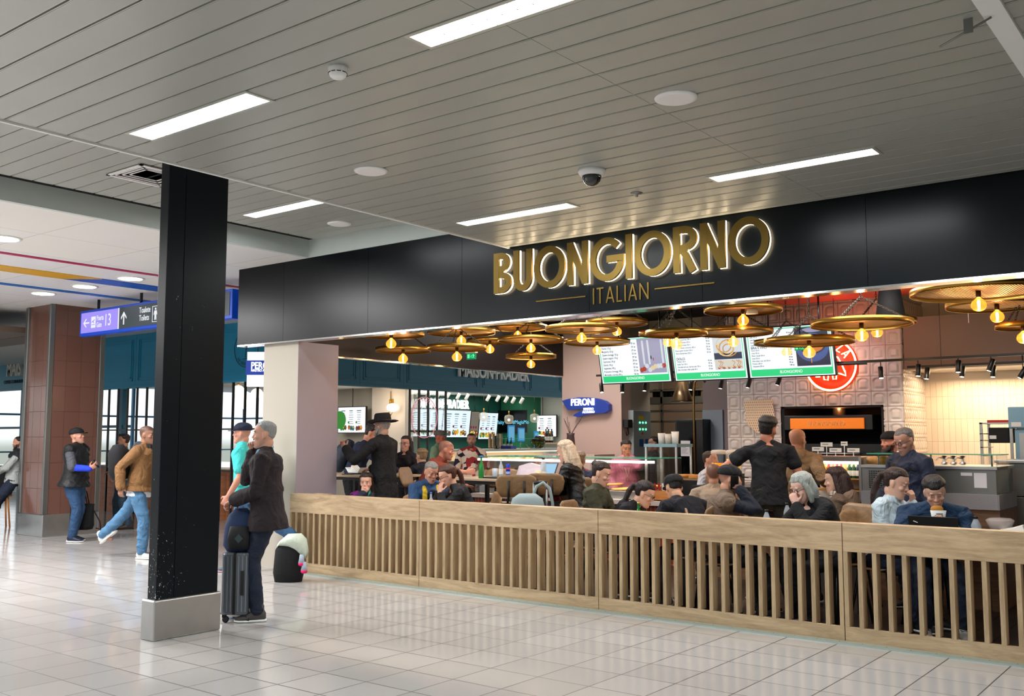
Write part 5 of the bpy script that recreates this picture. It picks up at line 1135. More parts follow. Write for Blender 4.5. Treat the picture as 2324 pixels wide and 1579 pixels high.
q=at(2225,1083,Y=YR+.05); adopt(MB().box(q.x-.055,YR+.044,1.13,q.x+.055,YR+.05,1.27).build('paper_sheet',pbr('paper','#e4e2e6',.7)),RC); adopt(MB().box(q.x-.17,YR+.044,1.24,q.x-.07,YR+.05,1.27).build('barcode_label',pbr('paper','#e4e2e6',.7)),RC)
for k,(px,py,r,h,c_) in enumerate(((1980,1054,.06,.07,'#d8a468'),(2000,1052,.085,.07,'#d09a52'),(1978,1046,.04,.05,'#e6dcc8'))):
    q=at(px,py,Y=YR+.45); o=MB().ring([(r*.85,0),(r,h),(r*.95,h),(r*.95,h+.006),(.001,h+.008)],n=20).build('food_tub',pbr('tub_food'+str(k),c_,.4)); o.location=(q.x,YR+.45,1.33); tag(o,['left wooden coloured food tub behind the glass guard','wide food tub with lid behind the glass guard','round pale dough ball tub behind the glass guard'][k],'tub')
for k in range(3):
    q=at(2143+k*21,1050,Y=10.6); t=thing('sauce_pump',['leftmost','middle','rightmost'][k]+' of the three steel sauce pumps behind the glass guard','sauce pump',(q.x,10.6,1.30)); MB().ring([(.03,0),(.03,.05),(.012,.055),(.012,.1)],n=14).build('pump_body',mSteel,t); MB().ring([(.02,.1),(.025,.115),(.001,.12)],n=12).build('knob',mBlack,t); MB().tube([(0,0,.09),(-.05,-.02,.1),(-.07,-.03,.07)],.006,6).build('spout',mSteel,t)
t=tag(B(at(2133,1058,Y=10.6).x,10.5,.0,at(2195,1058,Y=10.6).x,10.75,1.30).build('pump_cabinet',mBlackM,None,.005),'black cabinet under the three sauce pumps behind the counter','cabinet')
# equipment right: shelf rack with black box, blue-steel fridge, steel drawers
q=at(2270,965,Y=12.4); t=thing('steel_rack','open steel rack on the right holding a black box and red tray','rack',(q.x,12.4,0))
rx=[at(2224,1000,Y=12.2).x,at(2292,1000,Y=12.2).x]
for x in rx:
    for y in (12.2,12.6): adopt(MB().box(x,y,0,x+.03,y+.03,at(2224,962,Y=12.2).z+.02).build('post',mSteel),t)
for py in (962,985,1000,1016,1035): z=at(2224,py,Y=12.2).z; adopt(MB().box(rx[0],12.2,z,rx[1]+.03,12.63,z+.015).build('shelf' if py==962 else 'runner',mSteel if py==962 else mSteelD) if py==962 else MB().box(rx[0],12.2,z,rx[0]+.05,12.63,z+.01).build('runner',mSteelD),t)
z1=at(2260,1005,Y=12.25).z; z2=at(2260,970,Y=12.25).z
o=B(rx[0]+.09,12.22,z1,rx[1]-.01,12.6,z2).build('black_box',mBlackM,None,.01); tag(o,'black lidded box inside the steel rack on the right','box'); MB().box(rx[0]+.1,12.215,z2-.13,rx[0]+.17,12.22,z2-.09).build('label',mWhite,o)
z=at(2224,962,Y=12.2).z+.015; o=B(rx[0]+.08,12.22,z,rx[1]+.0,12.6,z+.03).build('red_tray',pbr('red_plastic','#c02a24',.4)); tag(o,'red tray lying on top of the steel rack on the right','tray')
fx=[at(2290,1000,Y=12.0).x,at(2290,1000,Y=12.0).x+1.2]
t=thing('steel_fridge','tall pale blue steel fridge at the right edge of the photo','fridge',(fx[0]+.6,12.3,0)); zt=at(2300,923,Y=12.0).z; zm=at(2300,972,Y=12.0).z
mBS=pbr('blue_steel','#7fa3b5',.35,.6); adopt(MB().box(fx[0],12.0,zm,fx[1],12.7,zt).build('upper_cowl',mBS,None,.01),t); adopt(MB().box(fx[0]+.05,12.05,0,fx[1],12.7,zm-.005).build('body',mBS,None,.01),t)
adopt(MB().box(fx[0]+.1,12.02,1.0,fx[0]+.15,12.05,zm-.05).build('handle',mSteel),t); adopt(MB().box(fx[0]+.03,11.995,zm+.02,fx[0]+.13,12.0,zm+.07).build('label',mWhite),t)
dx0=at(2262,1080,Y=10.9).x
t=thing('steel_workbench','steel drawer bench with grille at the right edge','workbench',(dx0+.8,11.2,0)); zt=at(2300,1044,Y=10.9).z
adopt(MB().box(dx0-.02,10.9,zt-.03,dx0+1.9,11.6,zt).build('worktop',mSteel,None,.004),t)
adopt(MB().box(dx0,10.95,zt-.36,dx0+1.9,11.6,zt-.03).build('upper_panel',mSteelD,None,.004),t); adopt(MB().box(dx0,10.92,.1,dx0+1.9,11.6,zt-.37).build('lower_panel',mSteelD,None,.004),t)
gr=MB()
for k in range(16): gr.box(dx0+.12+k*.028,10.915,.45,dx0+.135+k*.028,10.92,.68)
adopt(gr.build('vent_grille',mBlack),t)
# hanging wire with sensor near right
q=at(2197,700,Y=10.5); o=MB().tube([(0,0,0),(0,0,-.55)],.0025,5).build('hanging_wire',mWhite); o.location=(q.x,10.5,3.3); tag(o,'thin white wire hanging before the brown soffit','wire')
# fill light added to brighten the dining room, no fittings belong to it
area('dining_fill',(-8.4,11.9,3.5),1.2,90,(1,.93,.88),(0,0,0),1.2); area('dining_fill',(-6.8,9.4,3.5),1.6,130,(.98,.96,.95),(0,0,0),1.6); area('dining_fill',(-2.8,9.2,3.5),1.6,120,(1,.94,.9),(0,0,0),1.6)
# ================================================================ furniture of the dining area
mShell=mPly; mLegB=mBlack
def table(x,y,w,d,h,label,rz=0,legs='corner'):
    t=thing('dining_table',label,'table',(x,y,0),rz)
    MB().box(-w/2,-d/2,h-.03,w/2,d/2,h).build('tabletop',mTable,t,.004)
    if legs=='corner':
        for sx_ in (-1,1):
            for sy_ in (-1,1): MB().box(sx_*(w/2-.05)-.022,sy_*(d/2-.05)-.022,0,sx_*(w/2-.05)+.022,sy_*(d/2-.05)+.022,h-.03).build('leg',mLegB,t)
        MB().box(-w/2+.05,-d/2+.03,h-.07,w/2-.05,d/2-.03,h-.03).build('frame',mLegB,t)
    else:
        MB().ring([(.03,.03),(.03,h-.03)],n=14).build('pedestal',mLegB,t); MB().box(-.22,-.22,0,.22,.22,.03).build('foot_plate',mLegB,t,.004)
    return t
def chair_proto(seat_h,name='dining_chair'):
    t=thing(name,'chair','chair'); h=seat_h
    MB().loft([((0,-.19,h+.01),(.17,0,0),(0,0,.010)),((0,-.12,h),(.2,0,0),(0,0,.012)),((0,.1,h),(.21,0,0),(0,0,.012)),((0,.2,h+.02),(.18,0,0),(0,0,.010))],16,.6).build('seat',mShell,t)
    MB().loft([((0,-.20,h+.20),(.17,.0,0),(0,.012,0)),((0,-.225,h+.26),(.215,0,0),(0,.012,0)),((0,-.25,h+.36),(.235,0,0),(0,.012,0)),((0,-.265,h+.42),(.215,0,0),(0,.012,0)),((0,-.27,h+.45),(.15,0,0),(0,.01,0))],18,.55).build('backrest',mShell,t)
    for s in (-1,1): MB().tube([(s*.10,-.1,h-.01),(s*.11,-.205,h+.02),(s*.09,-.235,h+.22),(s*.085,-.278,h+.38)],.013,8).build('back_bracket',mLegB,t)
    for sx_ in (-1,1):
        for sy_ in (-1,1): MB().tube([(sx_*.14,sy_*.13,h-.01),(sx_*.20,sy_*.20,0)],.013,8).build('leg',mLegB,t)
    if h>.6: MB().tube([(-.175,.165,.28),(.175,.165,.28),(.175,-.165,.28),(-.175,-.165,.28)],.010,6,closed=True).build('foot_rail',mLegB,t)
    return t
chA=None; chB=None
def chair(x,y,face,label,high=False,grp=None):
    global chA,chB
    if high:
        if chB is None: o=chB=chair_proto(.74,'bar_chair')
        else: o=copy_tree(chB)
    else:
        if chA is None: o=chA=chair_proto(.45)
        else: o=copy_tree(chA)
    o.location=(x,y,0); o.rotation_euler=(0,0,math.radians(face-90)); tag(o,label,'chair',grp); return o
def HD(fa): return math.degrees(AZ)-90+fa+0.0   # heading of someone seen turned fa degrees from facing the camera (90 = looking right in the photo)
# tables along the fence
TB=[]
for (px,D,lb) in ((905,11.75,'small table between the long haired girl and the grey haired man'),(1490,9.6,'table between the woman with the bun and the young woman with glasses'),(1745,9.0,'table with water bottle before the man in the brown vest'),(2080,8.35,'table under the laptop next to the fence'),(2290,8.6,'pale wooden table with a black tray at the right edge')):
    q=at(px,1150,D=D); w=(.75,1.0,1.1,1.3,1.3)[len(TB)]; y=max(q.y,YF+.55); TB.append(table(q.x,y,w,.70,.75,lb)); 
# long bar height tables
q=at(1168,1085,D=12.1); TBH=table(q.x,q.y,1.55,.8,1.10,'long bar height table with tray, can and laptop, behind the ply chairs')
q2=at(835,1075,D=13.45); TBL=table(q2.x,q2.y,1.35,.8,1.10,'bar height table beside the pier with food boxes on it')
for (px,D,fa,lb) in ((1172,11.05,180,'ply bar chair seen from behind, left one of two before the long table'),(1238,11.5,175,'ply bar chair seen from behind, right one of two before the long table')):
    q=at(px,1100,D=D); chair(q.x,q.y,HD(fa),lb,True)
for (px,D,fa,lb) in ((1140,12.7,0,'dark seated bar chair beyond the long table, facing the viewer'),):
    q=at(px,1110,D=D); chair(q.x,q.y,HD(fa),lb,True)
# grey backpack with pull handle by the fence
q=at(1197,1140,D=10.3); t=thing('backpack','pale grey backpack standing on a ply chair seat against the fence','backpack',(q.x,q.y,.0),math.radians(HD(0)+90))
mGB=pbr('grey_canvas','#8f9ea0',.8,bump=.3,bscale=120)
t.location.z=.62
MB().loft([((0,0,0),(.17,0,0),(0,.09,0)),((0,0,.05),(.19,0,0),(0,.11,0)),((0,0,.25),(.185,0,0),(0,.11,0)),((0,0,.34),(.16,0,0),(0,.09,0)),((0,0,.39),(.09,0,0),(0,.05,0))],20,.7).build('body',mGB,t)
MB().loft([((0,-.10,.03),(.13,0,0),(0,.03,0)),((0,-.115,.10),(.14,0,0),(0,.035,0)),((0,-.11,.2),(.13,0,0),(0,.03,0)),((0,-.10,.25),(.09,0,0),(0,.015,0))],16,.7).build('front_pocket',mGB,t)
MB().tube([(.06,.07,.36),(.10,.10,.46),(.17,.11,.50),(.24,.10,.44),(.27,.09,.28),(.27,.08,.08)],[.018]*6,8).build('strap',mGB,t)
for s in (.07,.21): MB().tube([(s,.13,.05),(s,.13,.50)],.012,8).build('pull_handle_tube',mSteel,t)
MB().tube([(.07,.13,.5),(.21,.13,.5)],.02,8).build('grip',mBlack,t)
o=B(q.x-.3,q.y-.22,.58,q.x+.3,q.y+.22,.62).build('stool_top',mPly); tag(o,'ply stool top under the pale grey backpack','stool'); 
for sx_ in (-.24,.24): MB().box(q.x+sx_-.015,q.y-.2,0,q.x+sx_+.015,q.y-.17,.58).build('leg',mBlack,o); MB().box(q.x+sx_-.015,q.y+.17,0,q.x+sx_+.015,q.y+.2,.58).build('leg',mBlack,o)
# ---- items on tables
mWater=pbr('clear_bottle','#c9d3dc',.08,alpha=.55); mWaterIn=pbr('bottle_water','#b4c4d2',.05,alpha=.5)
def pet(x,y,z,label,h=.23,r=.033,full=.4):
    t=thing('water_bottle',label,'bottle',(x,y,z)); MB().ring([(r*.9,0),(r,.012),(r,h*.66),(r*.5,h*.86),(r*.42,h*.88),(r*.42,h*.95)],n=18,caps=False).build('clear_body',mWater,t)
    MB().ring([(.001,.004),(r*.88,.004),(r*.93,.015),(r*.93,h*full),(.001,h*full)],n=16,caps=False).build('water',mWaterIn,t)
    MB().ring([(r*.5,h*.92),(r*.5,h),(.001,h)],n=14).build('cap',mBlack,t); MB().ring([(r*1.02,h*.25),(r*1.02,h*.38)],n=18,caps=False).build('label',mLbl,t); return t
def put(px,D,zt,fn,label,**k):
    q=at(px,1100,D=D); return fn(q.x,max(q.y,YF+.2),zt,label,**k)
put(1738,8.45,.75,pet,'clear water bottle left of the grey haired woman, near the fence')
put(1785,8.9,.75,pet,'empty clear bottle just in front of the face of the grey haired woman',h=.26,full=.08)
put(2211,7.85,.75,pet,'clear water bottle right of the laptop, on the fence side table',h=.22,r=.040)
for k,(px,D,h,lab) in enumerate(((1449,9.2,.22,'small green glass bottle with gold foil neck by the fence'),(978,10.9,.22,'small clear bottle with blue label before the grey haired man'))):
    q=at(px,1150,D=D); bottle(q.x,max(q.y,YF+.2),.75 if k==0 else .75,h+.02,.03,mGreenGl if k==0 else mWater,lab,None,True,pbr('gold_foil','#c8a860',.4,.7) if k==0 else pbr('blue_cap','#2a6fd0',.4))
q=at(978,1150,D=10.95); tb=table(q.x+.05,max(q.y,YF+.5),.7,.6,.75,'small table between the grey haired man and the ponytail woman')
# laptop
q=at(2118,1195,D=7.82); LP=thing('laptop','black laptop seen from behind in front of the young man eating','laptop',(q.x+.04,YF+.42,.752),0)
MB().box(-.17,.02,0,.17,.25,.018).build('keyboard_base',mBlackM,LP,.003); 
lid=MB().obox((0,-.035,.115),(1,0,0),(0,.35,-.94),(0,.94,.35),.185,.12,.004).build('lid',mBlackM,LP)
MB().obox((-.13,-.062,.185),(.9,.15,-.35),(.3,.3,.9),(0,.94,.35),.018,.005,.004).build('lid_mark',pbr('silver_mark','#c9c4bc',.3,.8),LP)
# tray with can bottles on high table
zT=1.10
def ontb(px,label,fn,dy=0,**k):
    q=at(px,1085,Y=TBH.location.y+dy); return fn(q.x,q.y,zT,label,**k)
q=at(1143,1085,Y=TBH.location.y-.15); o=MB().rbox(-.25,-.16,0,.25,.16,.018,.05,4).build('tray',mBlack); o.location=(q.x,q.y,zT); tag(o,'black oval tray on the long bar height table','tray')
zT=1.118
t=bottle(at(1137,1085,Y=TBH.location.y-.15).x,TBH.location.y-.15,zT,.22,.028,mWater,'clear glass bottle with pale label on the black oval tray',None,True,pbr('white_cap','#d8d8d8',.4),.012)
q=at(1153,1085,Y=TBH.location.y-.2); t=thing('drink_can','tall blue energy drink can on the black oval tray','can',(q.x,q.y,zT)); MB().ring([(.022,0),(.027,.008),(.027,.155),(.022,.165),(.001,.163)],n=20).build('can_body',mCan,t); MB().ring([(.0275,.10),(.0275,.115)],n=20,caps=False).build('red_print',pbr('red_print','#c82838',.4),t); MB().ring([(.0275,.04),(.0275,.07)],n=20,caps=False).build('pale_print',pbr('pale_print','#9ab0e0',.4),t)
q=at(1123,1085,Y=TBH.location.y-.1); o=MB().ring([(.03,0),(.036,.1),(.034,.1),(.028,.006)],n=18,caps=False).build('drinking_glass',mWater); o.location=(q.x,q.y,zT); tag(o,'empty clear tumbler on the black oval tray','glass')
zT=1.10
q=at(1202,1085,Y=TBH.location.y-.1); t=thing('paper_bag','pale lilac paper bag lying open on the long table','paper bag',(q.x,q.y,zT)); MB().prism([(-.2,0),(.17,0),(.19,.16),(-.02,.20),(-.17,.16)],(0,-.03,0),(1,0,0),(0,.25,.97),(0,.06,0)).build('bag',pbr('lilac_paper','#c9bcc4',.7,bump=.4,bscale=12),t)
q=at(1222,1085,Y=TBH.location.y-.22); t=thing('paper_cup','small beige paper cup with a red square on the long table','cup',(q.x,q.y,zT)); MB().ring([(.03,0),(.04,.11),(.037,.11)],n=18).build('cup',pbr('beige_paper','#e0cba4',.6),t); MB().box(-.022,-.040,.035,.018,-.037,.08).build('red_square',pbr('red_sq','#b02020',.5),t)
ontb(1233,'clear bottle with black cap at the elbow of the blonde woman',pet,-.15,h=.26,r=.036)
q=at(1245,1085,Y=TBH.location.y+.1); t=thing('tablet','tablet propped up glowing pale blue before the blonde woman','tablet',(q.x,q.y,zT)); MB().obox((0,0,.10),(.75,.3,.0),(0,.5,.86),(.3,-.75,.4),.12,.10,.005).build('tablet_body',mBlack,t); MB().obox((0,-.008,.105),(.75,.3,.0),(0,.5,.86),(.3,-.75,.4),.11,.09,.001).build('display',emis('tablet_blue',(.35,.65,.9),1),t)
# left high table goods
q=at(812,1075,Y=TBL.location.y-.1); t=thing('food_box','open white paper food box on a black tray by the pier','food box',(q.x,q.y,1.10)); MB().rbox(-.16,-.12,0,.16,.12,.02,.03).build('tray',mBlack,t); MB().prism([(-.14,0),(.05,0),(.10,.07),(.0,.035),(-.08,.10),(-.10,.04),(-.2,.07)],(0,-.05,.02),(1,0,0),(0,0,1),(0,.12,0)).build('crumpled_paper',mWhite,t)
q=at(790,1075,Y=TBL.location.y-.3); o=B(q.x-.08,q.y-.04,1.10,q.x+.08,q.y+.04,1.11).build('phone',mBlack); tag(o,'black phone lying on the bar height table by the pier','phone')
# right table: black tray with clear box
q=at(2275,1180,Y=TB[4].location.y); o=MB().rbox(-.24,-.17,0,.24,.17,.02,.05,4).build('tray',mBlack); o.location=(q.x,TB[4].location.y+.1,.75); tag(o,'black tray on the pale wooden table at the right edge','tray')
o=MB().ring([(.08,0),(.12,.09),(.115,.095),(.09,.11),(.001,.115)],n=18).build('clear_food_box',pbr('clear_box','#d4ccc8',.15,alpha=.5)); o.location=(q.x-.04,TB[4].location.y+.1,.772); tag(o,'crumpled clear plastic food box on the black tray','food box')
o=MB().prism([(-.1,0),(.1,.0),(.08,.05),(.0,.02)],(0,0,0),(1,0,0),(0,.3,.9),(0,.06,.01)).build('napkin',mWhite); o.location=(q.x+.08,TB[4].location.y-.03,.785); tag(o,'white folded napkin beside the clear food box','napkin')
q=at(2030,1190,D=8.2); o=MB().ball((0,0,.05),(.17,.1,.055),18).build('crumpled_paper_bag',pbr('white_paper_bag','#dfe2e2',.7,bump=1.0,bscale=9)); o.location=(q.x,max(q.y,YF+.35),.75); tag(o,'white crumpled paper bag on the table before the woman in the white shirt','paper bag')
# ================================================================ hall objects: suitcase, backpack on it, bags
q=at(533,1408,Z=0); SU=thing('suitcase','grey ribbed hard shell suitcase held by the man on the phone','suitcase',(q.x+.0,q.y+.04,0),math.radians(HD(0)+90))
mSh=pbr('grey_shell','#5a6066',.3,.35)
m=MB(); m.rbox(-.12,-.17,.07,.12,.17,.60,.045,5); m.build('shell',mSh,SU,.015)
for s in (-1,1):
    m=MB()
    for k in range(7): m.box(-.095+k*.032,s*.171,.10,-.085+k*.032,s*.176,.575)
    m.build('ribs',pbr('grey_rib','#757c82',.3,.4),SU)
MB().box(-.012,-.178,.075,.012,.178,.603).build('zip_seam',mBlack,SU,.004); MB().box(.122,-.012,.25,.14,.012,.45).build('side_handle',mBlack,SU,.005); MB().box(.055,-.182,.24,.085,-.176,.45).build('side_grip',mBlack,SU)
for sx_ in (-.09,.09):
    for sy_ in (-.13,.13):
        w=MB(); w.ring([(.012,-.011),(.028,-.011),(.03,0),(.028,.011),(.012,.011)],(sx_+.012,sy_,.03),16,'Y'); wh=w.build('wheel',pbr('wheel_rubber','#1a1a1c',.5),SU); MB().obox((sx_,sy_,.062),(1,0,0),(0,1,0),(0,0,1),.016,.018,.016).build('caster_fork',mBlack,wh)
hx=.0
for s in (-1,1): MB().tube([(hx+.075*s,.14,.58),(hx+.075*s,.14,1.05)],.009,8).build('handle_tube',mBlack,SU)
MB().tube([(hx-.085,.14,1.06),(hx+.085,.14,1.06)],.016,8).build('handle_grip',mBlack,SU)
BPK=thing('backpack','dark blue backpack resting on top of the grey suitcase','backpack',SU.location+Vector((0,0,.605)),SU.rotation_euler.z)
mNB=pbr('navy_canvas','#1a2f52',.8,bump=.3,bscale=150)
MB().loft([((0,-.02,.0),(.11,0,0),(0,.09,0)),((0,-.02,.05),(.14,0,0),(0,.12,0)),((0,-.01,.21),(.135,0,0),(0,.11,0)),((0,.0,.31),(.11,0,0),(0,.08,0)),((0,.0,.37),(.05,0,0),(0,.04,0))],20,.75).build('body',mNB,BPK)
MB().loft([((.02,-.13,.03),(.09,0,0),(0,.03,0)),((.02,-.145,.12),(.10,0,0),(0,.035,0)),((.02,-.13,.22),(.08,0,0),(0,.02,0))],16,.7).build('mesh_pocket',mBlackM,BPK)
MB().prism([(-.035,0),(0,-.04),(.04,0),(.0,.04)],(.03,-.182,.12),(1,0,0),(0,0,1),(0,.01,0)).build('patch',pbr('patch_green','#2f4240',.8),BPK)
MB().tube([(.06,.02,.40),(.13,-.0,.30),(.15,-.02,.15),(.12,-.03,.03)],.016,8).build('strap',mNB,BPK); MB().tube([(.13,-.05,.06),(.15,-.06,-.05),(.145,-.06,-.22)],.006,6).build('loose_webbing',mBlackM,BPK)
# bag with draped jacket by the fence end
q=at(652,1290,Z=0); q=at(655,1300,D=10.9); t=thing('travel_bag','black travel bag by the fence end with a pale jacket draped over it','bag',(q.x,min(q.y,7.45),0),math.radians(HD(0)+90))
MB().loft([((0,0,0),(.15,0,0),(0,.11,0)),((0,0,.1),(.17,0,0),(0,.13,0)),((0,0,.35),(.15,0,0),(0,.12,0)),((0,0,.45),(.1,0,0),(0,.08,0))],18,.75).build('bag_body',pbr('black_canvas','#0e0e12',.85,bump=.4,bscale=90),t)
o=thing('draped_jacket','pale green white jacket draped over the black travel bag','jacket',t.location+Vector((0,0,.0)),t.rotation_euler.z)
MB().loft([((-.12,0,.40),(.02,0,.05),(0,.08,0)),((-.06,0,.455),(.05,0,.07),(0,.13,0)),((.06,0,.45),(.07,0,.08),(0,.14,0)),((.16,0,.38),(.03,0,.09),(0,.12,0)),((.20,0,.30),(.01,0,.05),(0,.08,0))],16).build('folds',pbr('pale_cloth','#c4cfbf',.8,bump=1.0,bscale=14),o)
mPinkS=pbr('pink_sole','#e0186a',.5)
for k,(dx,dz) in enumerate(((.17,.20),(.20,.12))):
    s_=thing('small_shoe',['upper grey child shoe with pink sole hanging from the black bag','lower grey child shoe with pink sole hanging from the black bag'][k],'shoe',t.location+Matrix.Rotation(t.rotation_euler.z,3,'Z')@Vector((dx,-.13,dz)),t.rotation_euler.z)
    MB().loft([((0,0,.11),(.022,0,0),(0,.02,0)),((0,0,.06),(.028,0,0),(0,.022,0)),((.0,0,.02),(.036,0,0),(0,.025,0))],12).build('upper',pbr('grey_knit','#a8b4c4',.8),s_); MB().loft([((0,0,.02),(.037,0,0),(0,.026,0)),((.0,0,-.005),(.036,0,0),(0,.024,0)),((0,0,-.015),(.02,0,0),(0,.015,0))],12).build('sole',mPinkS,s_)
# stool + black bag at left edge
q=at(4,1135,D=17.5); t=thing('wooden_stool','orange wood stool at the left edge behind the leaning man','stool',(q.x,q.y,0)); 
mOW=pbr('orange_stool_wood','#b8702e',.5); MB().ring([(.001,.55),(.17,.55),(.17,.58),(.001,.58)],n=20).build('seat',mOW,t)
for k in range(4): a=k*math.pi/2+.6; MB().tube([(.11*math.cos(a),.11*math.sin(a),.55),(.17*math.cos(a),.17*math.sin(a),0)],.016,8).build('leg',mOW,t)
o=MB().loft([((0,0,.585),(.2,0,0),(0,.13,0)),((0,0,.7),(.24,0,0),(0,.16,0)),((0,0,.95),(.2,0,0),(0,.14,0)),((0,0,1.1),(.1,0,0),(0,.07,0))],18,.8).build('backpack',MATS['black_canvas']); o.location=(q.x,q.y,0); tag(o,'black backpack sitting on the orange wood stool at the left edge','backpack')
# ================================================================ people
V=Vector
def ik(S,T,a,b,pole):
    d=T-S; L=d.length
    if L>a+b-.004: T=S+d.normalized()*(a+b-.004); d=T-S; L=d.length
    if L<abs(a-b)+.02: L=abs(a-b)+.02; T=S+d.normalized()*L; d=T-S
    x=(a*a-b*b+L*L)/(2*L); h=math.sqrt(max(0,a*a-x*x)); dn=d.normalized(); p=pole-dn*pole.dot(dn)
    if p.length<1e-3: p=dn.orthogonal()
    return S+dn*x+p.normalized()*h, T
def limb(m,pts,n=14):
    """tube through (point,radius) with a rounded section at the joints"""
    P=[p for p,_ in pts]; vs=[]
    for i,(p,r) in enumerate(pts):
        d=(P[min(i+1,len(P)-1)]-P[max(i-1,0)]).normalized(); A=d.orthogonal().normalized()
        if i and vs: A=(vs[-1]-d*vs[-1].dot(d)).normalized()
        vs.append(A); 
    secs=[]
    p,r=pts[0]; d=(P[1]-P[0]).normalized(); A=vs[0]; B_=d.cross(A); secs.append((p-d*r*.8,A*r*.4,B_*r*.4)); secs.append((p-d*r*.45,A*r*.85,B_*r*.85))
    for i,(p,r) in enumerate(pts):
        d=(P[min(i+1,len(P)-1)]-P[max(i-1,0)]).normalized(); A=vs[i]; B_=d.cross(A); secs.append((p,A*r,B_*r))
    p,r=pts[-1]; d=(P[-1]-P[-2]).normalized(); A=vs[-1]; B_=d.cross(A); secs.append((p+d*r*.45,A*r*.85,B_*r*.85)); secs.append((p+d*r*.8,A*r*.4,B_*r*.4))
    m.loft(secs,n)
HEADR=[(-.120,.016,.080,.048),(-.112,.030,.092,.022),(-.095,.043,.097,-.010),(-.070,.054,.095,-.040),(-.045,.061,.093,-.066),(-.020,.066,.091,-.084),(.005,.070,.088,-.094),(.022,.0725,.089,-.099),(.040,.075,.095,-.102),(.062,.077,.094,-.103),(.085,.074,.084,-.098),(.104,.063,.064,-.083),(.118,.043,.038,-.056),(.126,.018,.010,-.026)]
def headloft(m,M,k=1.0,grow=0.0,lo=0,hi=99,top=0):
    secs=[]
    for z,w,f,b in HEADR[lo:hi]:
        g=grow; c=V((0,(f+b)/2,z*(1+g*4 if z>0 else 1)))*k; secs.append((M@c,(M.to_3x3()@V(((w+g)*k,0,0))),(M.to_3x3()@V((0,((f-b)/2+g)*k,0)))))
    m.loft(secs,20)
def hand(m,W,d,nrm,k,curl=.5,side=1,spread=0.0,fist=False):
    """W wrist, d hand direction, nrm palm side normal, side = thumb side sign"""
    d=d.normalized(); nrm=(nrm-d*nrm.dot(d)).normalized(); s=d.cross(nrm)*side
    m.loft([(W,s*.026*k,nrm*.020*k),(W+d*.03*k,s*.034*k,nrm*.017*k),(W+d*.065*k,s*.041*k,nrm*.015*k),(W+d*.088*k,s*.040*k,nrm*.013*k)],12,.85)
    for i,(o,l) in enumerate(((.031,.92),(.0105,1.02),(-.0105,.96),(-.031,.76))):
        c=curl*(1+.12*i); p=W+d*.082*k+s*o*k; dd=d+s*(o*(1.5+spread*8)); pts=[(p,.0092*k)]
        for seg,(L,a) in enumerate(((.040,.55),(.026,1.0),(.020,.9))):
            ang=c*a; ax=s; dd=(Matrix.Rotation(-ang*side if False else 0,3,ax)@dd); dn=dd.normalized()
            # bend towards the palm
            perp=(nrm-dn*nrm.dot(dn)).normalized() if abs(nrm.dot(dn))<.98 else -d
            if seg and prevperp.dot(perp)<0: perp=-perp
            prevperp=perp
            dd=dn*math.cos(ang)+perp*math.sin(ang); nrm2=perp*math.cos(ang)-dn*math.sin(ang); prevperp=nrm2
            p=p+dd*L*l*k; pts.append((p,(.0085,.0078,.0066)[seg]*k))
        limb(m,pts,8)
    p=W+d*.022*k+s*.028*k; q=p+(d*.55+s*.75+nrm*.25).normalized()*.038*k; r_=q+(d*.85+s*.25+nrm*(.3+.5*curl)).normalized()*.030*k; t=r_+(d*.9+nrm*(.3+.7*curl)-s*.1).normalized()*.022*k
    limb(m,[(p-s*.008*k,.015*k),(q,.0115*k),(r_,.0098*k),(t,.0078*k)],8)
PENDING=[]
def remesh_later(m,name,mat,parent,vox,smooth=3,post=None,fac=.5):
    me=m.mesh(name,mat); o=bpy.data.objects.new(name,me); COL.objects.link(o); o.parent=parent
    r=o.modifiers.new('r','REMESH'); r.mode='VOXEL'; r.voxel_size=vox; r.use_smooth_shade=True
    if smooth: s=o.modifiers.new('s','SMOOTH'); s.iterations=smooth; s.factor=fac
    PENDING.append((o,mat,post)); return o
def finish_people():
    dg=bpy.context.evaluated_depsgraph_get(); dg.update()
    new=[]
    for o,mat,post in PENDING:
        me=bpy.data.meshes.new_from_object(o.evaluated_get(dg)); new.append(me)
    for (o,mat,post),me in zip(PENDING,new):
        o.modifiers.clear(); old=o.data; o.data=me; me.name=o.name; bpy.data.meshes.remove(old)
        me.materials.clear()
        for q in (mat if isinstance(mat,(list,tuple)) else [mat]): me.materials.append(q)
        me.polygons.foreach_set('use_smooth',[True]*len(me.polygons)); me.polygons.foreach_set('material_index',[0]*len(me.polygons))
        if post:
            n=len(me.vertices); co=np.empty(n*3); me.vertices.foreach_get('co',co); nr=np.empty(n*3); me.vertices.foreach_get('normal',nr)
            post(me,co.reshape(-1,3),nr.reshape(-1,3))
def folds(amp,freq=16,seed=0,axis=None):
    rs=np.random.RandomState(seed)
    def f(me,co,nr):
        w=co+.035*np.sin(co[:,[1,2,0]]*9+rs.rand(3)*6)+.012*np.sin(co[:,[2,0,1]]*27+rs.rand(3)*6)
        d=np.zeros(len(co))
        for i in range(5):
            k=rs.randn(3); k/=np.linalg.norm(k); k[2]*=1.3; fr=freq*(.6+1.1*rs.rand()); s=np.sin(w@(k*fr)+rs.rand()*6); d+=(1-np.abs(s))**2.2*(.55-.35*i/5)
        d-=d.mean(); msk=.35+.65*(np.sin(co@(rs.randn(3)*4)+1)>-.3)
        co2=co+nr*(d*amp*1.55*msk)[:,None]
        me.vertices.foreach_set('co',co2.reshape(-1)); me.update()
    return f
SKM={}
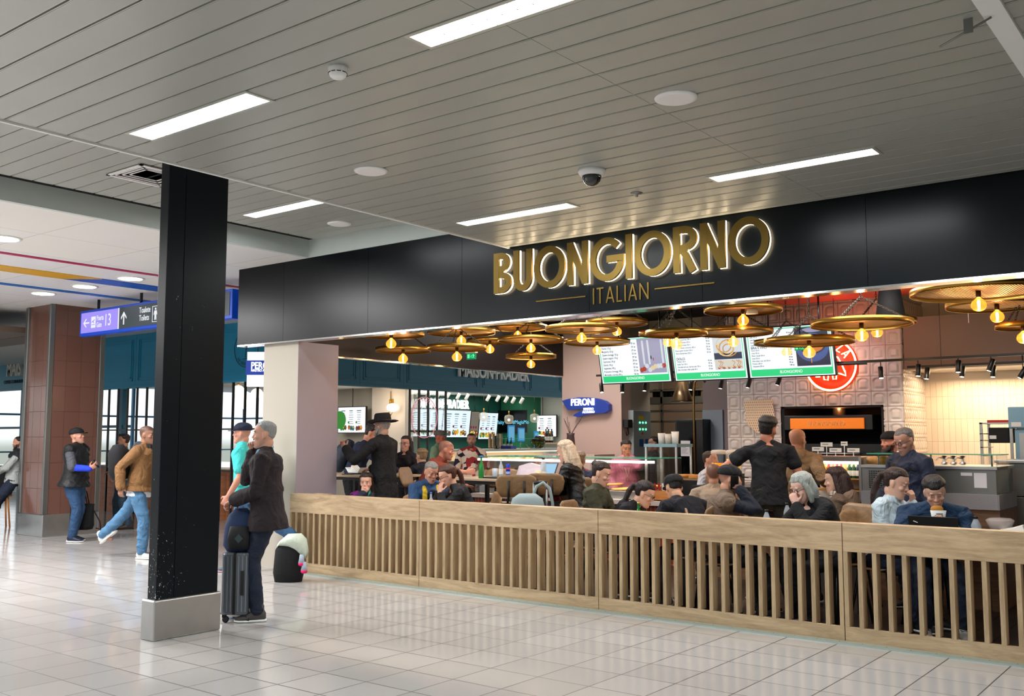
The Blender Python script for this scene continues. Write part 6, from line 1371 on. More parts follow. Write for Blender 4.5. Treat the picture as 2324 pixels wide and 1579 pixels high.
def skin_mat():
    if 'm' in SKM: return SKM['m']
    m=bpy.data.materials.new('skin'); m.use_nodes=True; t=m.node_tree; b=t.nodes['Principled BSDF']
    a=t.nodes.new('ShaderNodeVertexColor'); a.layer_name='Col'; t.links.new(a.outputs[0],b.inputs['Base Color']); b.inputs['Roughness'].default_value=.48
    b.inputs['Subsurface Weight'].default_value=.08; b.inputs['Subsurface Radius'].default_value=(.01,.004,.002)
    SKM['m']=m; return m
def paint(P,Minv):
    """colour of skin, lips, brows, eyes and beard by their place on the head"""
    sk=np.array(srgb(P.get('skin','#d3a183'))[:3]); hc=np.array(srgb(P.get('haircol','#2a1d16'))[:3]); k=P['k']
    R3=np.array(Minv.to_3x3()); T3=np.array(Minv.translation)
    def f(me,co,nr):
        h=(co@R3.T+T3)/k; x,y,z=h[:,0],h[:,1],h[:,2]; ax=np.abs(x); n=len(co)
        C=np.tile(sk,(n,1)); face=(y>.045)&(z>-.13)&(z<.13)&(ax<.085)
        def mix(mask,col,amt=1.0):
            m_=np.clip(mask,0,1)*amt*face; C[:]=C*(1-m_[:,None])+np.array(col)*m_[:,None]
        g=lambda cx,cz,rx,rz,p=2: np.exp(-(np.abs((ax-cx)/rx)**p+np.abs((z-cz)/rz)**p))
        mix(g(.034,-.025,.022,.022),sk*np.array([1.08,.78,.74]),.45); mix(g(0,-.012,.014,.016)*(y>.1),sk*np.array([1.06,.75,.7]),.4)
        headm=(np.linalg.norm(h,axis=1)<.16)&(z>-.14)
        bd=P.get('beard',0)
        if bd:
            low=np.clip((-.018-z+ .25*np.maximum(0,ax-.03))/.02,0,1)*np.clip((z+.14)/.02,0,1)*(y>-.03)*(1-g(0,-.058,.020,.006)*.8)*np.clip(1-np.exp(-((ax-.036)**2+(z+.03)**2)/.0003),0,1)
            m_=np.clip(low,0,1)*bd*headm*(y>-.015); C=C*(1-m_[:,None])+hc*m_[:,None]
        if P.get('shaved'):
            m_=np.clip((z-.055+.9*np.maximum(0,(.02-y))*1.2)/.02,0,1)*headm*P['shaved']*(z>-.04); C[:]=C*(1-m_[:,None])+hc*m_[:,None]
        mix(g(0,-.058,.024,.0065,3),srgb(P.get('lips','#a85a52'))[:3],.85)
        mix(g(0,-.0575,.020,.0018),sk*.25,.7)
        if P.get('closed'): mix(g(.031,.010,.015,.0028),sk*.10,.95)
        else:
            mix(g(.031,.014,.0145,.0065,3),(.70,.68,.66),.95); mix(np.exp(-(((ax-.031-P.get('gaze',0)*np.sign(x))/.0068)**2+((z-.0135)/.0078)**2)**1.5),(.02,.012,.008),1.0); mix(g(.031,.0205,.016,.003),sk*.12,.9)
        mix(g(.032,.037,.019,.0042)*(1),hc*.7,.8*P.get('brow',1))
        mix(g(.031,.026,.02,.006),sk*.55,.35)
        at_=me.color_attributes.new('Col','FLOAT_COLOR','POINT'); out=np.ones((n,4)); out[:,:3]=np.clip(C,0,1); at_.data.foreach_set('color',out.reshape(-1)); me.update()
    return f
HM={}
def hair_mat(col,rough=.42):
    if col in HM: return HM[col]
    m=pbr('hair_'+col.strip('#'),col,rough,var=.45,vscale=26,stretch=(1.6,1.6,.18),bump=.7,bscale=70); HM[col]=m; return m
CM={}
def cloth(col,rough=.85,weave=.25,scale=180,var=.06):
    k=(col,rough,weave)
    if k not in CM: CM[k]=pbr('cloth_'+col.strip('#')+str(int(rough*100)),col,rough,bump=weave,bscale=scale,var=var,vscale=14,wr=.75)
    return CM[k]
def denim(col): 
    k=('d',col)
    if k not in CM: CM[k]=pbr('denim_'+col.strip('#'),col,.8,bump=.3,bscale=220,var=.35,vscale=7,wr=.6)
    return CM[k]
def person(px,D,fa,label,**P):
    """px = photo pixel of the head centre, D = depth, fa = turn from facing the viewer (90 looks right, -90 left, 180 away)"""
    Pt=at(px[0],px[1],D=D); sit=P.get('sit',False); k=P.get('s',1.0); fem=P.get('fem',False); fat=P.get('fat',1.0); lean=math.radians(P.get('lean',3 if not sit else 12)); side=math.radians(P.get('side',0)); twist=math.radians(P.get('twist',0))
    vox=P.get('vox',.0085)
    hy,hp,hr=[math.radians(a) for a in P.get('head',(0,0,0))]
    def torso(k,hip):
        pel=V((0,0,hip)); d1=V((math.sin(side)*.7,math.sin(lean*.75),math.cos(lean*.75))).normalized(); d2=V((math.sin(side),math.sin(lean*1.12),math.cos(lean*1.12))).normalized()
        d3=V((math.sin(side)*.5+math.sin(hr)*.25,math.sin(lean*.7+hp*.45),math.cos(lean*.7+hp*.45))).normalized()
        w=pel+d1*.24*k; nb=w+d2*.27*k; hc=nb+d3*.148*k; return pel,w,nb,hc,d1,d2,d3
    base=.93
    if not sit:
        for _ in range(6):
            hip=base*k; hc=torso(k,hip)[3]; k*=Pt.z/hc.z
        hip=base*k
    else:
        hip=P.get('seat',.46)+.09; hc=torso(k,hip)[3]; hip+=Pt.z-hc.z
    P['k']=kh=(P.get('hk',1.0)*(k if sit else min(1.05,max(.93,k))))
    pel,w,nb,hc,d1,d2,d3=torso(k,hip)
    h=math.radians(HD(fa)); rz=h-math.pi/2; Rz=Matrix.Rotation(rz,3,'Z')
    root=V((Pt.x,Pt.y,0))-Rz@V((hc.x,hc.y,0))
    T=thing('person',label,'person',root,rz,P.get('group'))
    rx=V((1,0,0)); tw=Matrix.Rotation(twist,3,'Z'); sr=tw@rx; sw=(.172 if fem else .195)*k*P.get('sh',1.0)*(1+.25*(fat-1))
    shm=nb-d2*.055*k; S={'R':shm+sr*sw,'L':shm-sr*sw}
    fwd=lambda d:(d.cross(-rx)).normalized() if abs(d.x)<.9 else V((0,1,0))
    f1=rx.cross(d1)*-1 if (rx.cross(d1)).y<0 else rx.cross(d1); f2=rx.cross(d2)*-1 if (rx.cross(d2)).y<0 else rx.cross(d2)
    hiw=.088*k*(1.05 if fem else 1)
    # ---- arms
    ua,fa_=.285*k,.255*k; arms={}
    AR=P.get('arms',{})
    for sd,sg in (('R',1),('L',-1)):
        a=AR.get(sd)
        if a is None: a=('s',(.05*sg,.10 if not sit else .16,-.50 if not sit else -.34)) 
        mode,t=a[0],V(a[1]); 
        if mode=='s': tgt=S[sd]+t*k
        elif mode=='h': tgt=hc+(Matrix.Rotation(hy,3,'Z')@t)*k
        elif mode=='w': tgt=Rz.inverted()@(t-root)
        pole=V(a[2]) if len(a)>2 and a[2] else V((sg*.5,-.6,-.7))
        E_,W_=ik(S[sd],tgt,ua,fa_,pole); opt=a[3] if len(a)>3 else {}
        arms[sd]=(S[sd],E_,W_,opt,sg)
    # ---- legs
    LG=P.get('legs',{}); legs={}
    for sd,sg in (('R',1),('L',-1)):
        Hj=pel+V((sg*hiw,0,-.02*k)); l=LG.get(sd)
        if not sit: A=V(l) if l else V((sg*.10,.02,.085)); A=V((A.x,A.y,A.z*k if A.z>.2 else A.z)); pole=V((0,1,.1))
        else:
            fz=P.get('foot',.09); A=V(l) if l else V((sg*.13,.40*k,fz)); pole=V((sg*.15,1,1.2))
        K,A=ik(Hj,A,.43*k,.415*k,pole); legs[sd]=(Hj,K,A)
    def torso_secs(g,t0,t1=1.0,hem=None,flare=0,bust=True):
        R_t=[(-.10,.115,.085),(0,.165,.115),(.12,.155 if not fem else .158,.108),(.25,.140 if not fem else .120,.100 if not fem else .088),(.38,.150 if not fem else .135,.110),(.43,.162 if not fem else .148,.118),(.465,.150 if not fem else .135,.105),(.495,.085,.078),(.51,.058,.060)]
        out=[]
        if hem is not None: R_t=[(hem,.172+flare,.125+flare*.7),(hem*.4,.170+flare*.6,.122+flare*.4)]+[r for r in R_t[1:]]
        for t,a,b in R_t:
            if t<t0 or t>t1: continue
            if t<=.24: 
                p=pel+(d1 if t>0 else V((0,0,1)) if not sit else d1)*(t*k); f=f1
            else: p=w+d2*((t-.24)*k); f=f2
            s_=(Matrix.Rotation(twist*min(1,max(0,t/.45)),3,'Z')@rx)
            ff=fat if t<.4 else 1+(fat-1)*.5
            bel=(fat-1)*.10*math.exp(-((t-.15)/.14)**2)
            out.append((p+f*(bel*k),s_*((a*ff)*k+g),f*((b*ff)*k+g)))
        return out
    def arm_pts(sd,g,frac=1.0,gw=None):
        s_,e,w_,o,sg=arms[sd]; gw=g if gw is None else gw; inn=s_+(shm-s_)*.30+d2*.004*k
        L=[(inn,.054*k+g),(s_,.052*k+g*.8),(s_.lerp(e,.35),.045*k+g*.8),(s_.lerp(e,.85),.040*k+g*.8),(e,.040*k+g*.9)]
        if frac<=.5: 
            q=frac/.5; return [(inn,.054*k+g),(s_,.052*k+g),(s_.lerp(e,q*.6),.049*k+g+.003),(s_.lerp(e,q),.048*k+g+.006)]
        q=(frac-.5)/.5; L+=[(e.lerp(w_,.25*q),.041*k+g),(e.lerp(w_,.7*q),.033*k+gw),(e.lerp(w_,q),.029*k+gw)]
        return L
    def leg_pts(sd,g,gk=None,bot=1.0,gb=None):
        H_,K,A=legs[sd]; gb=g if gb is None else gb; ft=1+(fat-1)*.5
        return [(H_,.088*k*ft+g),(H_.lerp(K,.35),.082*k*ft+g),(H_.lerp(K,.8),.062*k+g),(K,.056*k+g),(K.lerp(A,.3),.055*k+g),(K.lerp(A,.7),.044*k+gb),(K.lerp(A,bot),.038*k+gb)]
    # ---- the body: one skin
    m=MB(); m.loft(torso_secs(0,-1),18)
    trap=lambda m,g: [limb(m,[(nb+d3*.03*k,.042*k+g*.4),(nb.lerp(S[q],.45)+d2*.002*k,.046*k+g*.7),(S[q].lerp(nb,.12),.046*k+g*.8)],12) for q in 'RL']
    trap(m,0)
    MH=Matrix.Translation(hc)@Matrix.Rotation(hy,4,'Z')@Matrix.Rotation(-hp,4,'X')@Matrix.Rotation(hr,4,'Y')
    kk=kh*1.0; H3=MH.to_3x3(); hp_=lambda *c: MH@(V(c)*kk)
    limb(m,[(nb-d2*.03*k,.060*k),(nb+d3*.03*k,.054*k),(hp_(0,-.03,-.06),.052*kk)],14)
    headloft(m,MH,kk)
    sc=lambda a,b,c:Matrix(((a,0,0),(0,b,0),(0,0,c)))
    def hb(c,r): m.ball(hp_(*c),1.0,12,H3@sc(r[0]*kk,r[1]*kk,r[2]*kk))
    limb(m,[(hp_(0,.086,.030),.007*kk),(hp_(0,.101,-.002),.0078*kk),(hp_(0,.1085,-.018),.0098*kk)],8)
    hb((.010,.098,-.021),(.0075,.009,.007)); hb((-.010,.098,-.021),(.0075,.009,.007))
    hb((0,.093,-.052),(.022,.012,.0065)); hb((0,.092,-.065),(.020,.012,.007)); hb((0,.084,-.100),(.020,.016,.014))
    for s_ in (-1,1):
        hb((s_*.040,.066,-.018),(.024,.021,.019)); hb((s_*.032,.089,.037),(.022,.008,.007)); hb((s_*.031,.079,.014),(.014,.012,.010)); hb((s_*.077,-.006,.004),(.008,.018,.030)); hb((s_*.074,.002,-.018),(.008,.010,.014))
    for sd in 'RL':
        limb(m,arm_pts(sd,0)); s_,e,w_,o,sg=arms[sd]; dr=(w_-e).normalized(); dh=V(o['dir']) if 'dir' in o else dr
        if 'hdir' in o: dh=Matrix.Rotation(hy,3,'Z')@V(o['hdir'])
        nr=V(o.get('palm',(-sg,0,-.15) if abs(dh.z)>.6 else (0,.1,-1)))
        hand(m,w_,dh,nr,k*.98,o.get('curl',.45),1 if sg*1>0 else -1)
        limb(m,leg_pts(sd,0)); H_,K,A=legs[sd]; ft=P.get('feet',{}).get(sd,0)
        limb(m,[(A,.036*k),(A+V((sg*.01,.05,-.035)),.032*k),(A+V((sg*.02,.12,-.05)),.026*k)])
    body=remesh_later(m,'body',skin_mat(),T,vox,2,paint(P,MH.inverted()),.4)
    seed=hash(label)%1000 if False else sum(ord(c) for c in label)%997
    # ---- trousers
    pc=P.get('pants')
    if pc:
        m=MB(); g=P.get('pg',.014); m.loft(torso_secs(.012,-.2,.16),18)
        for sd in 'RL': limb(m,leg_pts(sd,g,bot=.97,gb=g+.008))
        remesh_later(m,'trousers',pc,T,.0125,2,folds(.008,18,seed))
    if P.get('skirt'):
        m=MB(); m.loft(torso_secs(.02,-.2,.16),18); remesh_later(m,'skirt',P['skirt'],T,.014,2)
    # ---- shoes
    shc=P.get('shoes')
    if shc:
        for sd,sg in (('R',1),('L',-1)):
            H_,K,A=legs[sd]; pt=math.radians(P.get('feet',{}).get(sd,0)); so=thing_sh=None
            Mx=Matrix.Translation(A)@Matrix.Rotation(-pt,4,'X')@Matrix.Rotation(-sg*.12,4,'Z'); q=lambda *c:Mx@V(c); r3=Mx.to_3x3()
            sec=lambda c,a,b:(q(*c),r3@V((a,0,0)),r3@V((0,0,b)))
            mm=MB(); mm.loft([sec((0,-.075,-.035),.020,.022),sec((0,-.06,-.03),.034,.045),sec((0,-.02,-.02),.038,.055),sec((0,.04,-.035),.040,.042),sec((0,.10,-.045),.046,.030),sec((0,.15,-.052),.044,.022),sec((0,.185,-.058),.024,.014)],16,.9)
            limb(mm,[(q(0,-.02,.0),.040),(q(0,-.015,.045),.044)],12)
            o=mm.build('shoe',shc,T); sl=MB(); sl.loft([sec((0,-.082,-.072),.026,.009),sec((0,-.06,-.074),.038,.012),sec((0,0,-.074),.038,.011),sec((0,.09,-.074),.047,.011),sec((0,.16,-.072),.043,.010),sec((0,.195,-.068),.022,.008)],16,.7); sl.build('sole',P.get('sole',mWhite),o)
            lc=MB()
            for j in range(4): lc.tube([q(-.025,.03+.022*j,.008-.006*j),q(0,.035+.022*j,.016-.006*j),q(.025,.03+.022*j,.008-.006*j)],.003,5)
            lc.build('laces',P.get('laces',mBlackM),o)
    # ---- tops: list of (name, material, dict)
    for (nm_,mat_,o) in P.get('tops',()):
        g=o.get('g',.014); m=MB()
        if o.get('torso',True) and o.get('to',.497)>.49 and o.get('trap',1): trap(m,g)
        if o.get('torso',True): m.loft(torso_secs(g,-9 if 'hem' in o else o.get('from',-.02),o.get('to',.497),o.get('hem'),o.get('flare',.0)),20)
        if fem and o.get('torso',True): 
            for s_ in (-1,1): m.ball(w+d2*.13*k+f2*(.075*k)+sr*(s_*.068*k),(.062*k+g,.055*k+g,.058*k+g),12)
        ar=o.get('arms',1.0)
        if ar:
            for sd in o.get('which','RL'): limb(m,arm_pts(sd,g+o.get('ga',0),ar,g+o.get('gw',.003)))
        if o.get('shoulder') : 
            for sd in 'RL': limb(m,[(shm,.07*k+g),(S[sd],.058*k+g)])
        if o.get('collar'):
            c=o['collar']; m.loft([(nb-d2*.035*k,sr*(.075*k+c),f2*(.07*k+c)),(nb+d3*.02*k,sr*(.064*k+c*.6),f2*(.064*k+c*.6)),(nb+d3*.05*k,sr*(.062*k+c*.4),f2*(.062*k+c*.4))],16)
        if o.get('hood'):
            m.ball(nb-f2*.085*k-d2*.03*k,(.13*k,.075*k,.09*k),14); m.ball(nb-f2*.02*k-d2*.02*k,(.12*k,.11*k,.045*k),14)
        if o.get('extra'): o['extra'](m,locals())
        remesh_later(m,nm_,mat_,T,o.get('vox',.011),o.get('smooth',3),folds(o.get('amp',.010),o.get('fr',15),seed+len(nm_)))
    # ---- open front, shirt panel, buttons
    fp=P.get('front')
    if fp:
        m=MB(); 
        for j in range(9):
            t=.02+.055*j; p=(pel+d1*(t*k)) if t<.24 else (w+d2*((t-.24)*k)); f=f1 if t<.24 else f2
            b=.128 if t<.3 else .132; m.ball(p+f*((b*fat)*k+fp[1]),(fp[2],.010,.034*k),10)
        m.build(fp[3],fp[0],T)
    if P.get('lapels'):
        m=MB()
        for s_ in (-1,1):
            pts=[nb-f2*.03*k+sr*(s_*.085*k)+d3*.02]
            for t in (.46,.38,.28,.16,.04):
                p=(pel+d1*(t*k)) if t<.24 else (w+d2*((t-.24)*k)); f=f1 if t<.24 else f2
                pts.append(p+f*((.118 if t<.42 else .095)*k+.022)+sr*(s_*(.085-.02*(t<.3))*k))
            m.tube(pts,[.022,.03,.034,.030,.026,.022],8)
        m.build('lapels',P['lapels'],T)
    # ---- shirt collar wings
    if P.get('wings'):
        m=MB(); c=nb+d3*.005
        for s_ in (-1,1):
            m.tube([c-f2*.066*k+d3*.04,c+sr*(s_*.062*k)+d3*.028,c+sr*(s_*.045*k)+f2*.055*k+d3*.01,c+sr*(s_*.02*k)+f2*.085*k-d3*.03],[.013,.016,.016,.006],8)
        m.build('collar',P['wings'],T)
    # ---- hair
    hs=P.get('hair'); hcol=hair_mat(P.get('haircol','#2a1d16'))
    if hs:
        m=MB(); th=P.get('hth',.012 if hs!='crop' else .007); hl=P.get('hairline',.087)
        nn=28; secs=[]
        Z=np.linspace(-.075 if hs!='crop' else -.06,.1265,22); Hz=[r[0] for r in HEADR]
        for z in Z:
            wd=np.interp(z,Hz,[r[1] for r in HEADR]); fr=np.interp(z,Hz,[r[2] for r in HEADR]); bk=np.interp(z,Hz,[r[3] for r in HEADR])
            ring=[]
            for j in range(nn):
                a=2*math.pi*j/nn; cx,sy=math.cos(a),math.sin(a)
                # needed height of hairline in that direction
                if sy>.25: lim=hl-.012*(1-sy)+(.010 if (not fem and .45<sy<.85) else 0)
                elif sy>-.38: lim=.036+(.018 if sy>.05 else 0)
                else: lim=(-.045 if hs!='crop' else -.030)+.045*max(0,(abs(cx)-.55))
                thl=th*(.45 if (hs in('short','crop') and z<.075) else 1); t=thl*min(1,(z-lim)/(.028 if sy>.2 else .012)) if z>=lim else -.012*min(1,(lim-z)/.006); 
                if z>.07 and z>lim: t+=P.get('vol',.004 if hs!='crop' else 0)
                yy=(fr+bk)/2+sy*((fr-bk)/2+t)
                ring.append(MH@(V((cx*(wd+t),yy,z*(1.0+ (t*2.2 if z>.08 else 0))+(t*.6 if z>.11 else 0)))*kk))
            secs.append(ring)
        vs=[p for r in secs for p in r]; fs=[]
        for i in range(len(secs)-1):
            for j in range(nn): fs.append((i*nn+j,i*nn+(j+1)%nn,(i+1)*nn+(j+1)%nn,(i+1)*nn+j))
        fs+=[list(range(nn))[::-1],[ (len(secs)-1)*nn+j for j in range(nn)]]; m.add(vs,fs,True)
        L=lambda *pts:limb(m,[(hp_(*p[:3]),p[3]*kk) for p in pts],10)
        if hs=='long':
            ln=P.get('hlen',.30)
            for s_ in (-1,1):
                L((s_*.062,-.01,.06,.03),(s_*.078,-.02,-.03,.028),(s_*.085,-.03,-.12,.030),(s_*.08,-.035+P.get('hfwd',0),-.12-ln*.5,.030),(s_*.065,-.03+P.get('hfwd',0),-.10-ln,.018))
            L((0,-.085,.04,.05),(0,-.10,-.06,.055),(.0,-.10,-.12-ln*.3,.062),(.0,-.09,-.10-ln*.9,.035)); L((.04,-.08,.03,.045),(.045,-.09,-.10,.05),(.045,-.085,-.10-ln*.85,.03)); L((-.04,-.08,.03,.045),(-.045,-.09,-.10,.05),(-.045,-.085,-.10-ln*.85,.03))
        if hs=='bob':
            for s_ in (-1,1): L((s_*.055,.03,.085,.026),(s_*.078,.015,.03,.026),(s_*.085,.005,-.05,.030),(s_*.080,.012,-.11,.022)); L((s_*.05,-.05,.05,.045),(s_*.065,-.06,-.04,.042),(s_*.06,-.055,-.11,.028))
            L((0,-.08,.03,.05),(0,-.09,-.05,.052),(0,-.085,-.115,.035)); L((-.01,.06,.10,.02),(.05,.055,.08,.02),(.072,.04,.03,.018))
        if hs=='bun': m.ball(hp_(0,-.095,.085),1,14,H3@sc(.042*kk,.038*kk,.036*kk)); m.ball(hp_(0,-.075,.06),1,14,H3@sc(.05*kk,.04*kk,.04*kk))
        if hs=='pony': L((0,-.095,.05,.026),(0,-.135,.045,.026),(0,-.155,-.03,.032),(0.01,-.15,-.14,.028),(.015,-.14,-.22,.012))
        if hs=='lowbun': m.ball(hp_(0,-.11,-.02),1,14,H3@sc(.04*kk,.035*kk,.035*kk))
        if P.get('quiff'): L((-.035,.07,.105,.020),(0,.082,.112,.022),(.035,.07,.105,.020)); 
        ho=remesh_later(m,'hair',hcol,T,.007,2,folds(P.get('hamp',.0022),45,seed))
    if P.get('beardv'):
        m=MB()
        for s_ in (-1,1): limb(m,[(hp_(s_*.066,.02,-.02),.010*kk),(hp_(s_*.060,.045,-.065),.018*kk),(hp_(s_*.03,.075,-.10),.024*kk),(hp_(0,.085,-.112),.026*kk)],10)
        limb(m,[(hp_(-.022,.1,-.042),.006*kk),(hp_(0,.106,-.040),.007*kk),(hp_(.022,.1,-.042),.006*kk)],8)
        remesh_later(m,'beard',hcol,T,.006,2,folds(.003,60,seed))
    # ---- hats and glasses
    if P.get('glasses'):
        m=MB()
        for s_ in (-1,1):
            m.tube([hp_(s_*.032+.021*math.cos(a*math.pi/8),.103-.10*abs(.021*math.cos(a*math.pi/8)*s_+.0)-.0,.012+.016*math.sin(a*math.pi/8)) for a in range(16)],.0022*kk,6,closed=True)
            m.tube([hp_(s_*.053,.099,.016),hp_(s_*.076,.04,.018),hp_(s_*.080,-.01,.014)],.002*kk,6)
        m.tube([hp_(-.011,.106,.014),hp_(.011,.106,.014)],.002*kk,6); m.build('glasses',mBlack,T)
    cap=P.get('cap')
    if cap:
        m=MB(); g=.014; secs=[]
        for z,w_,f,b in [(.040,.077,.096,-.104),(.062,.079,.096,-.106),(.085,.078,.088,-.102),(.108,.068,.068,-.088),(.126,.048,.042,-.060),(.136,.014,.008,-.024)]:
            secs.append((hp_(0,(f+b)/2,z+(.0 if cap!='beanie' else .01)),H3@V(((w_+g)*kk,0,0)),H3@V((0,((f-b)/2+g)*kk,0))))
        m.loft(secs,24); co=m.build('cap' if cap!='beanie' else 'beanie',P['capm'],T)
        if cap!='beanie':
            sg=1 if cap=='cap' else -1; b_=MB(); rr=[]
            for j in range(9):
                a=math.pi*j/8; rr.append((.075*math.cos(a),.085+ .085*math.sin(a)*1.0))
            up=[hp_(x_,sg*y_,.050-.10*max(0,(y_-.10))-.10*abs(x_)) for x_,y_ in rr]; dn=[p-H3@V((0,0,.010)) for p in up]
            b_.add(up+dn,[list(range(9)),list(range(9,18))[::-1]]+[(i,i+1,9+i+1,9+i) for i in range(8)]+[(8,0,9,17)],False); b_.build('brim',P['capm'],co)
            MB().ball(hp_(0,-.01,.138),.007*kk,8).build('button',P['capm'],co)
    if P.get('fedora'):
        Mf=MH@Matrix.Rotation(math.radians(P['fedora']),4,'X'); hm_=P['capm']; f3=Mf.to_3x3()
        fp_=lambda x_,y_,z_:Mf@(V((x_,y_,z_))*kk)
        m=MB(); m.loft([(fp_(0,-.006,.055),f3@V((.098*kk,0,0)),f3@V((0,.118*kk,0))),(fp_(0,-.006,.10),f3@V((.092*kk,0,0)),f3@V((0,.112*kk,0))),(fp_(0,-.006,.15),f3@V((.080*kk,0,0)),f3@V((0,.104*kk,0))),(fp_(0,-.006,.168),f3@V((.066*kk,0,0)),f3@V((0,.09*kk,0))),(fp_(0,-.006,.160),f3@V((.03*kk,0,0)),f3@V((0,.06*kk,0)))],28)
        ho=m.build('hat',hm_,T); m=MB(); vs=[];n=36
        for (rx_,ry_,zz,) in ((.098,.118,.062),(.15,.17,.054),(.182,.205,.060),(.182,.205,.056),(.15,.17,.048),(.098,.118,.054)):
            for j in range(n): a=2*math.pi*j/n; vs.append(fp_(rx_*math.cos(a),ry_*math.sin(a)-.006,zz+ (.03*abs(math.cos(a))**3 if rx_>.16 else 0)))
        m.add(vs,[(i*n+j,i*n+(j+1)%n,((i+1)%6)*n+(j+1)%n,((i+1)%6)*n+j) for i in range(6) for j in range(n)],True); m.build('brim',hm_,ho)
        MB().loft([(fp_(0,-.006,.062),f3@V((.1*kk,0,0)),f3@V((0,.12*kk,0))),(fp_(0,-.006,.088),f3@V((.095*kk,0,0)),f3@V((0,.116*kk,0)))],28).build('band',mBlack,ho)
    if P.get('ear'): MB().ball(hp_(-.085,.006,-.002),.009,8).build('earbud',mWhite,T)
    if sit:
        c=root+Rz@pel; hh=hip-.10; hi=hh>.60; ch=chair(c.x,c.y,math.degrees(rz)+90,('ply bar chair of the ' if hi else 'ply chair of the ')+' '.join(label.split()[:9]).rstrip(','),hi); ch.scale.z=hh/(.74 if hi else .45)
    info=dict(T=T,hc=hc,MH=MH,arms=arms,root=root,Rz=Rz,nb=nb,S=S,pel=pel,w=w,d2=d2,f2=f2,k=k,hp=hp_,legs=legs,kk=kk)
    info['wpos']=lambda p: root+Rz@p
    return info
def held(info,sd,off=(0,0,0)):
    s_,e,w_,o,sg=info['arms'][sd]; dh=V(o['dir']) if 'dir' in o else (w_-e).normalized(); nr=V(o.get('palm',(0,.1,-1))); nr=(nr-dh.normalized()*nr.dot(dh.normalized())).normalized()
    p=w_+dh.normalized()*(.085+off[0])*info['k']+nr*(.03+off[1]); return info['wpos'](p)
def phone(info,sd,label,facing,tilt=0,c='#101114',off=(0,0,0),size=(.036,.072),world=None):
    p=world if world is not None else held(info,sd,off); t=thing('phone',label,'phone',p,info['T'].rotation_euler.z); t.rotation_euler=facing
    MB().box(-size[0],-.004,-size[1],size[0],.004,size[1]).build('phone_body',pbr('phone_'+c[1:],c,.25),t,.003); MB().box(-size[0]+.004,.0042,-size[1]+.006,size[0]-.004,.005,size[1]-.006).build('phone_screen',pbr('phone_screen','#1a2a3c',.1),t); return t
floral=pbr('floral','#d8bfae',.8,var=.3,vscale=9)
t_=floral.node_tree; vo=t_.nodes.new('ShaderNodeTexVoronoi'); vo.inputs['Scale'].default_value=11; tc_=t_.nodes.new('ShaderNodeTexCoord'); t_.links.new(tc_.outputs['Object'],vo.inputs['Vector'])
rp_=t_.nodes.new('ShaderNodeValToRGB'); rp_.color_ramp.interpolation='CONSTANT'; se=t_.nodes.new('ShaderNodeSeparateColor'); t_.links.new(vo.outputs['Color'],se.inputs[0]); t_.links.new(se.outputs[0],rp_.inputs[0])
rp_.color_ramp.elements[0].color=srgb('#e0cdbb'); rp_.color_ramp.elements[1].position=.85; rp_.color_ramp.elements[1].color=srgb('#1a1c2c'); e_=rp_.color_ramp.elements.new(.55); e_.color=srgb('#9a2a2c')
t_.links.new(rp_.outputs[0],t_.nodes['Principled BSDF'].inputs['Base Color'])
dk='#15161a'; jean=denim('#27476b'); jeanD=denim('#141f33'); jeanL=denim('#4a7396'); blackC=cloth('#101014',.8,.2); navyC=cloth('#141d33'); 
shDark=pbr('shoe_dark','#2c2c30',.6); shWhite=pbr('shoe_white','#cfd2cf',.5); shBrown=pbr('shoe_brown','#3a2c22',.6); solB=pbr('sole_dark','#1a1a1a',.7)
SK='#cf9c80'; SKp='#dfb59d'; SKt='#b9805f'
# --- man with suitcase
i=person((601,988),8.75,-82,'man in a dark coat and jeans on the phone, one hand on a suitcase',skin='#c8937a',haircol='#8b8b8a',hair='crop',hairline=.082,vox=.0065,beard=.18,lean=4,hk=.97,fat=1.10,
 arms={'L':('w',tuple(at(534,1134,D=8.62)),(-.6,-.5,-.5),{'curl':.95,'dir':(.1,.9,-.4)}),'R':('h',(.055,.10,-.16),(.15,.25,-1),{'curl':.9,'hdir':(-.25,.1,.9),'palm':(-.9,.1,-.1)})},
 legs={'L':(-.10,.06,.085),'R':(.10,.22,.085)},pants=jeanD,pg=.012,shoes=pbr('grey_suede','#4a4846',.8),sole=mWhite,wings=cloth('#8fb4d8'),
 tops=[('coat',cloth('#21171b',.85,.3),dict(hem=-.16,flare=.03,g=.024,collar=.016,amp=.011,fr=12,vox=.010,gw=.012))])
phone(i,'R','black phone held to the ear of the man in the dark coat',(0,.3,i['T'].rotation_euler.z+.1),world=i['wpos'](i['hp'](.0,.112,-.055)+V((.055,-.01,0))))
b=MB()
for j in range(3): b.ball(i['arms']['L'][2]+V((-.052,-.045-.03*j,.012+.012*j)),(.006,.009,.009),8)
b.build('cuff_button',pbr('button_horn','#3a3f4c',.3),i['T'])
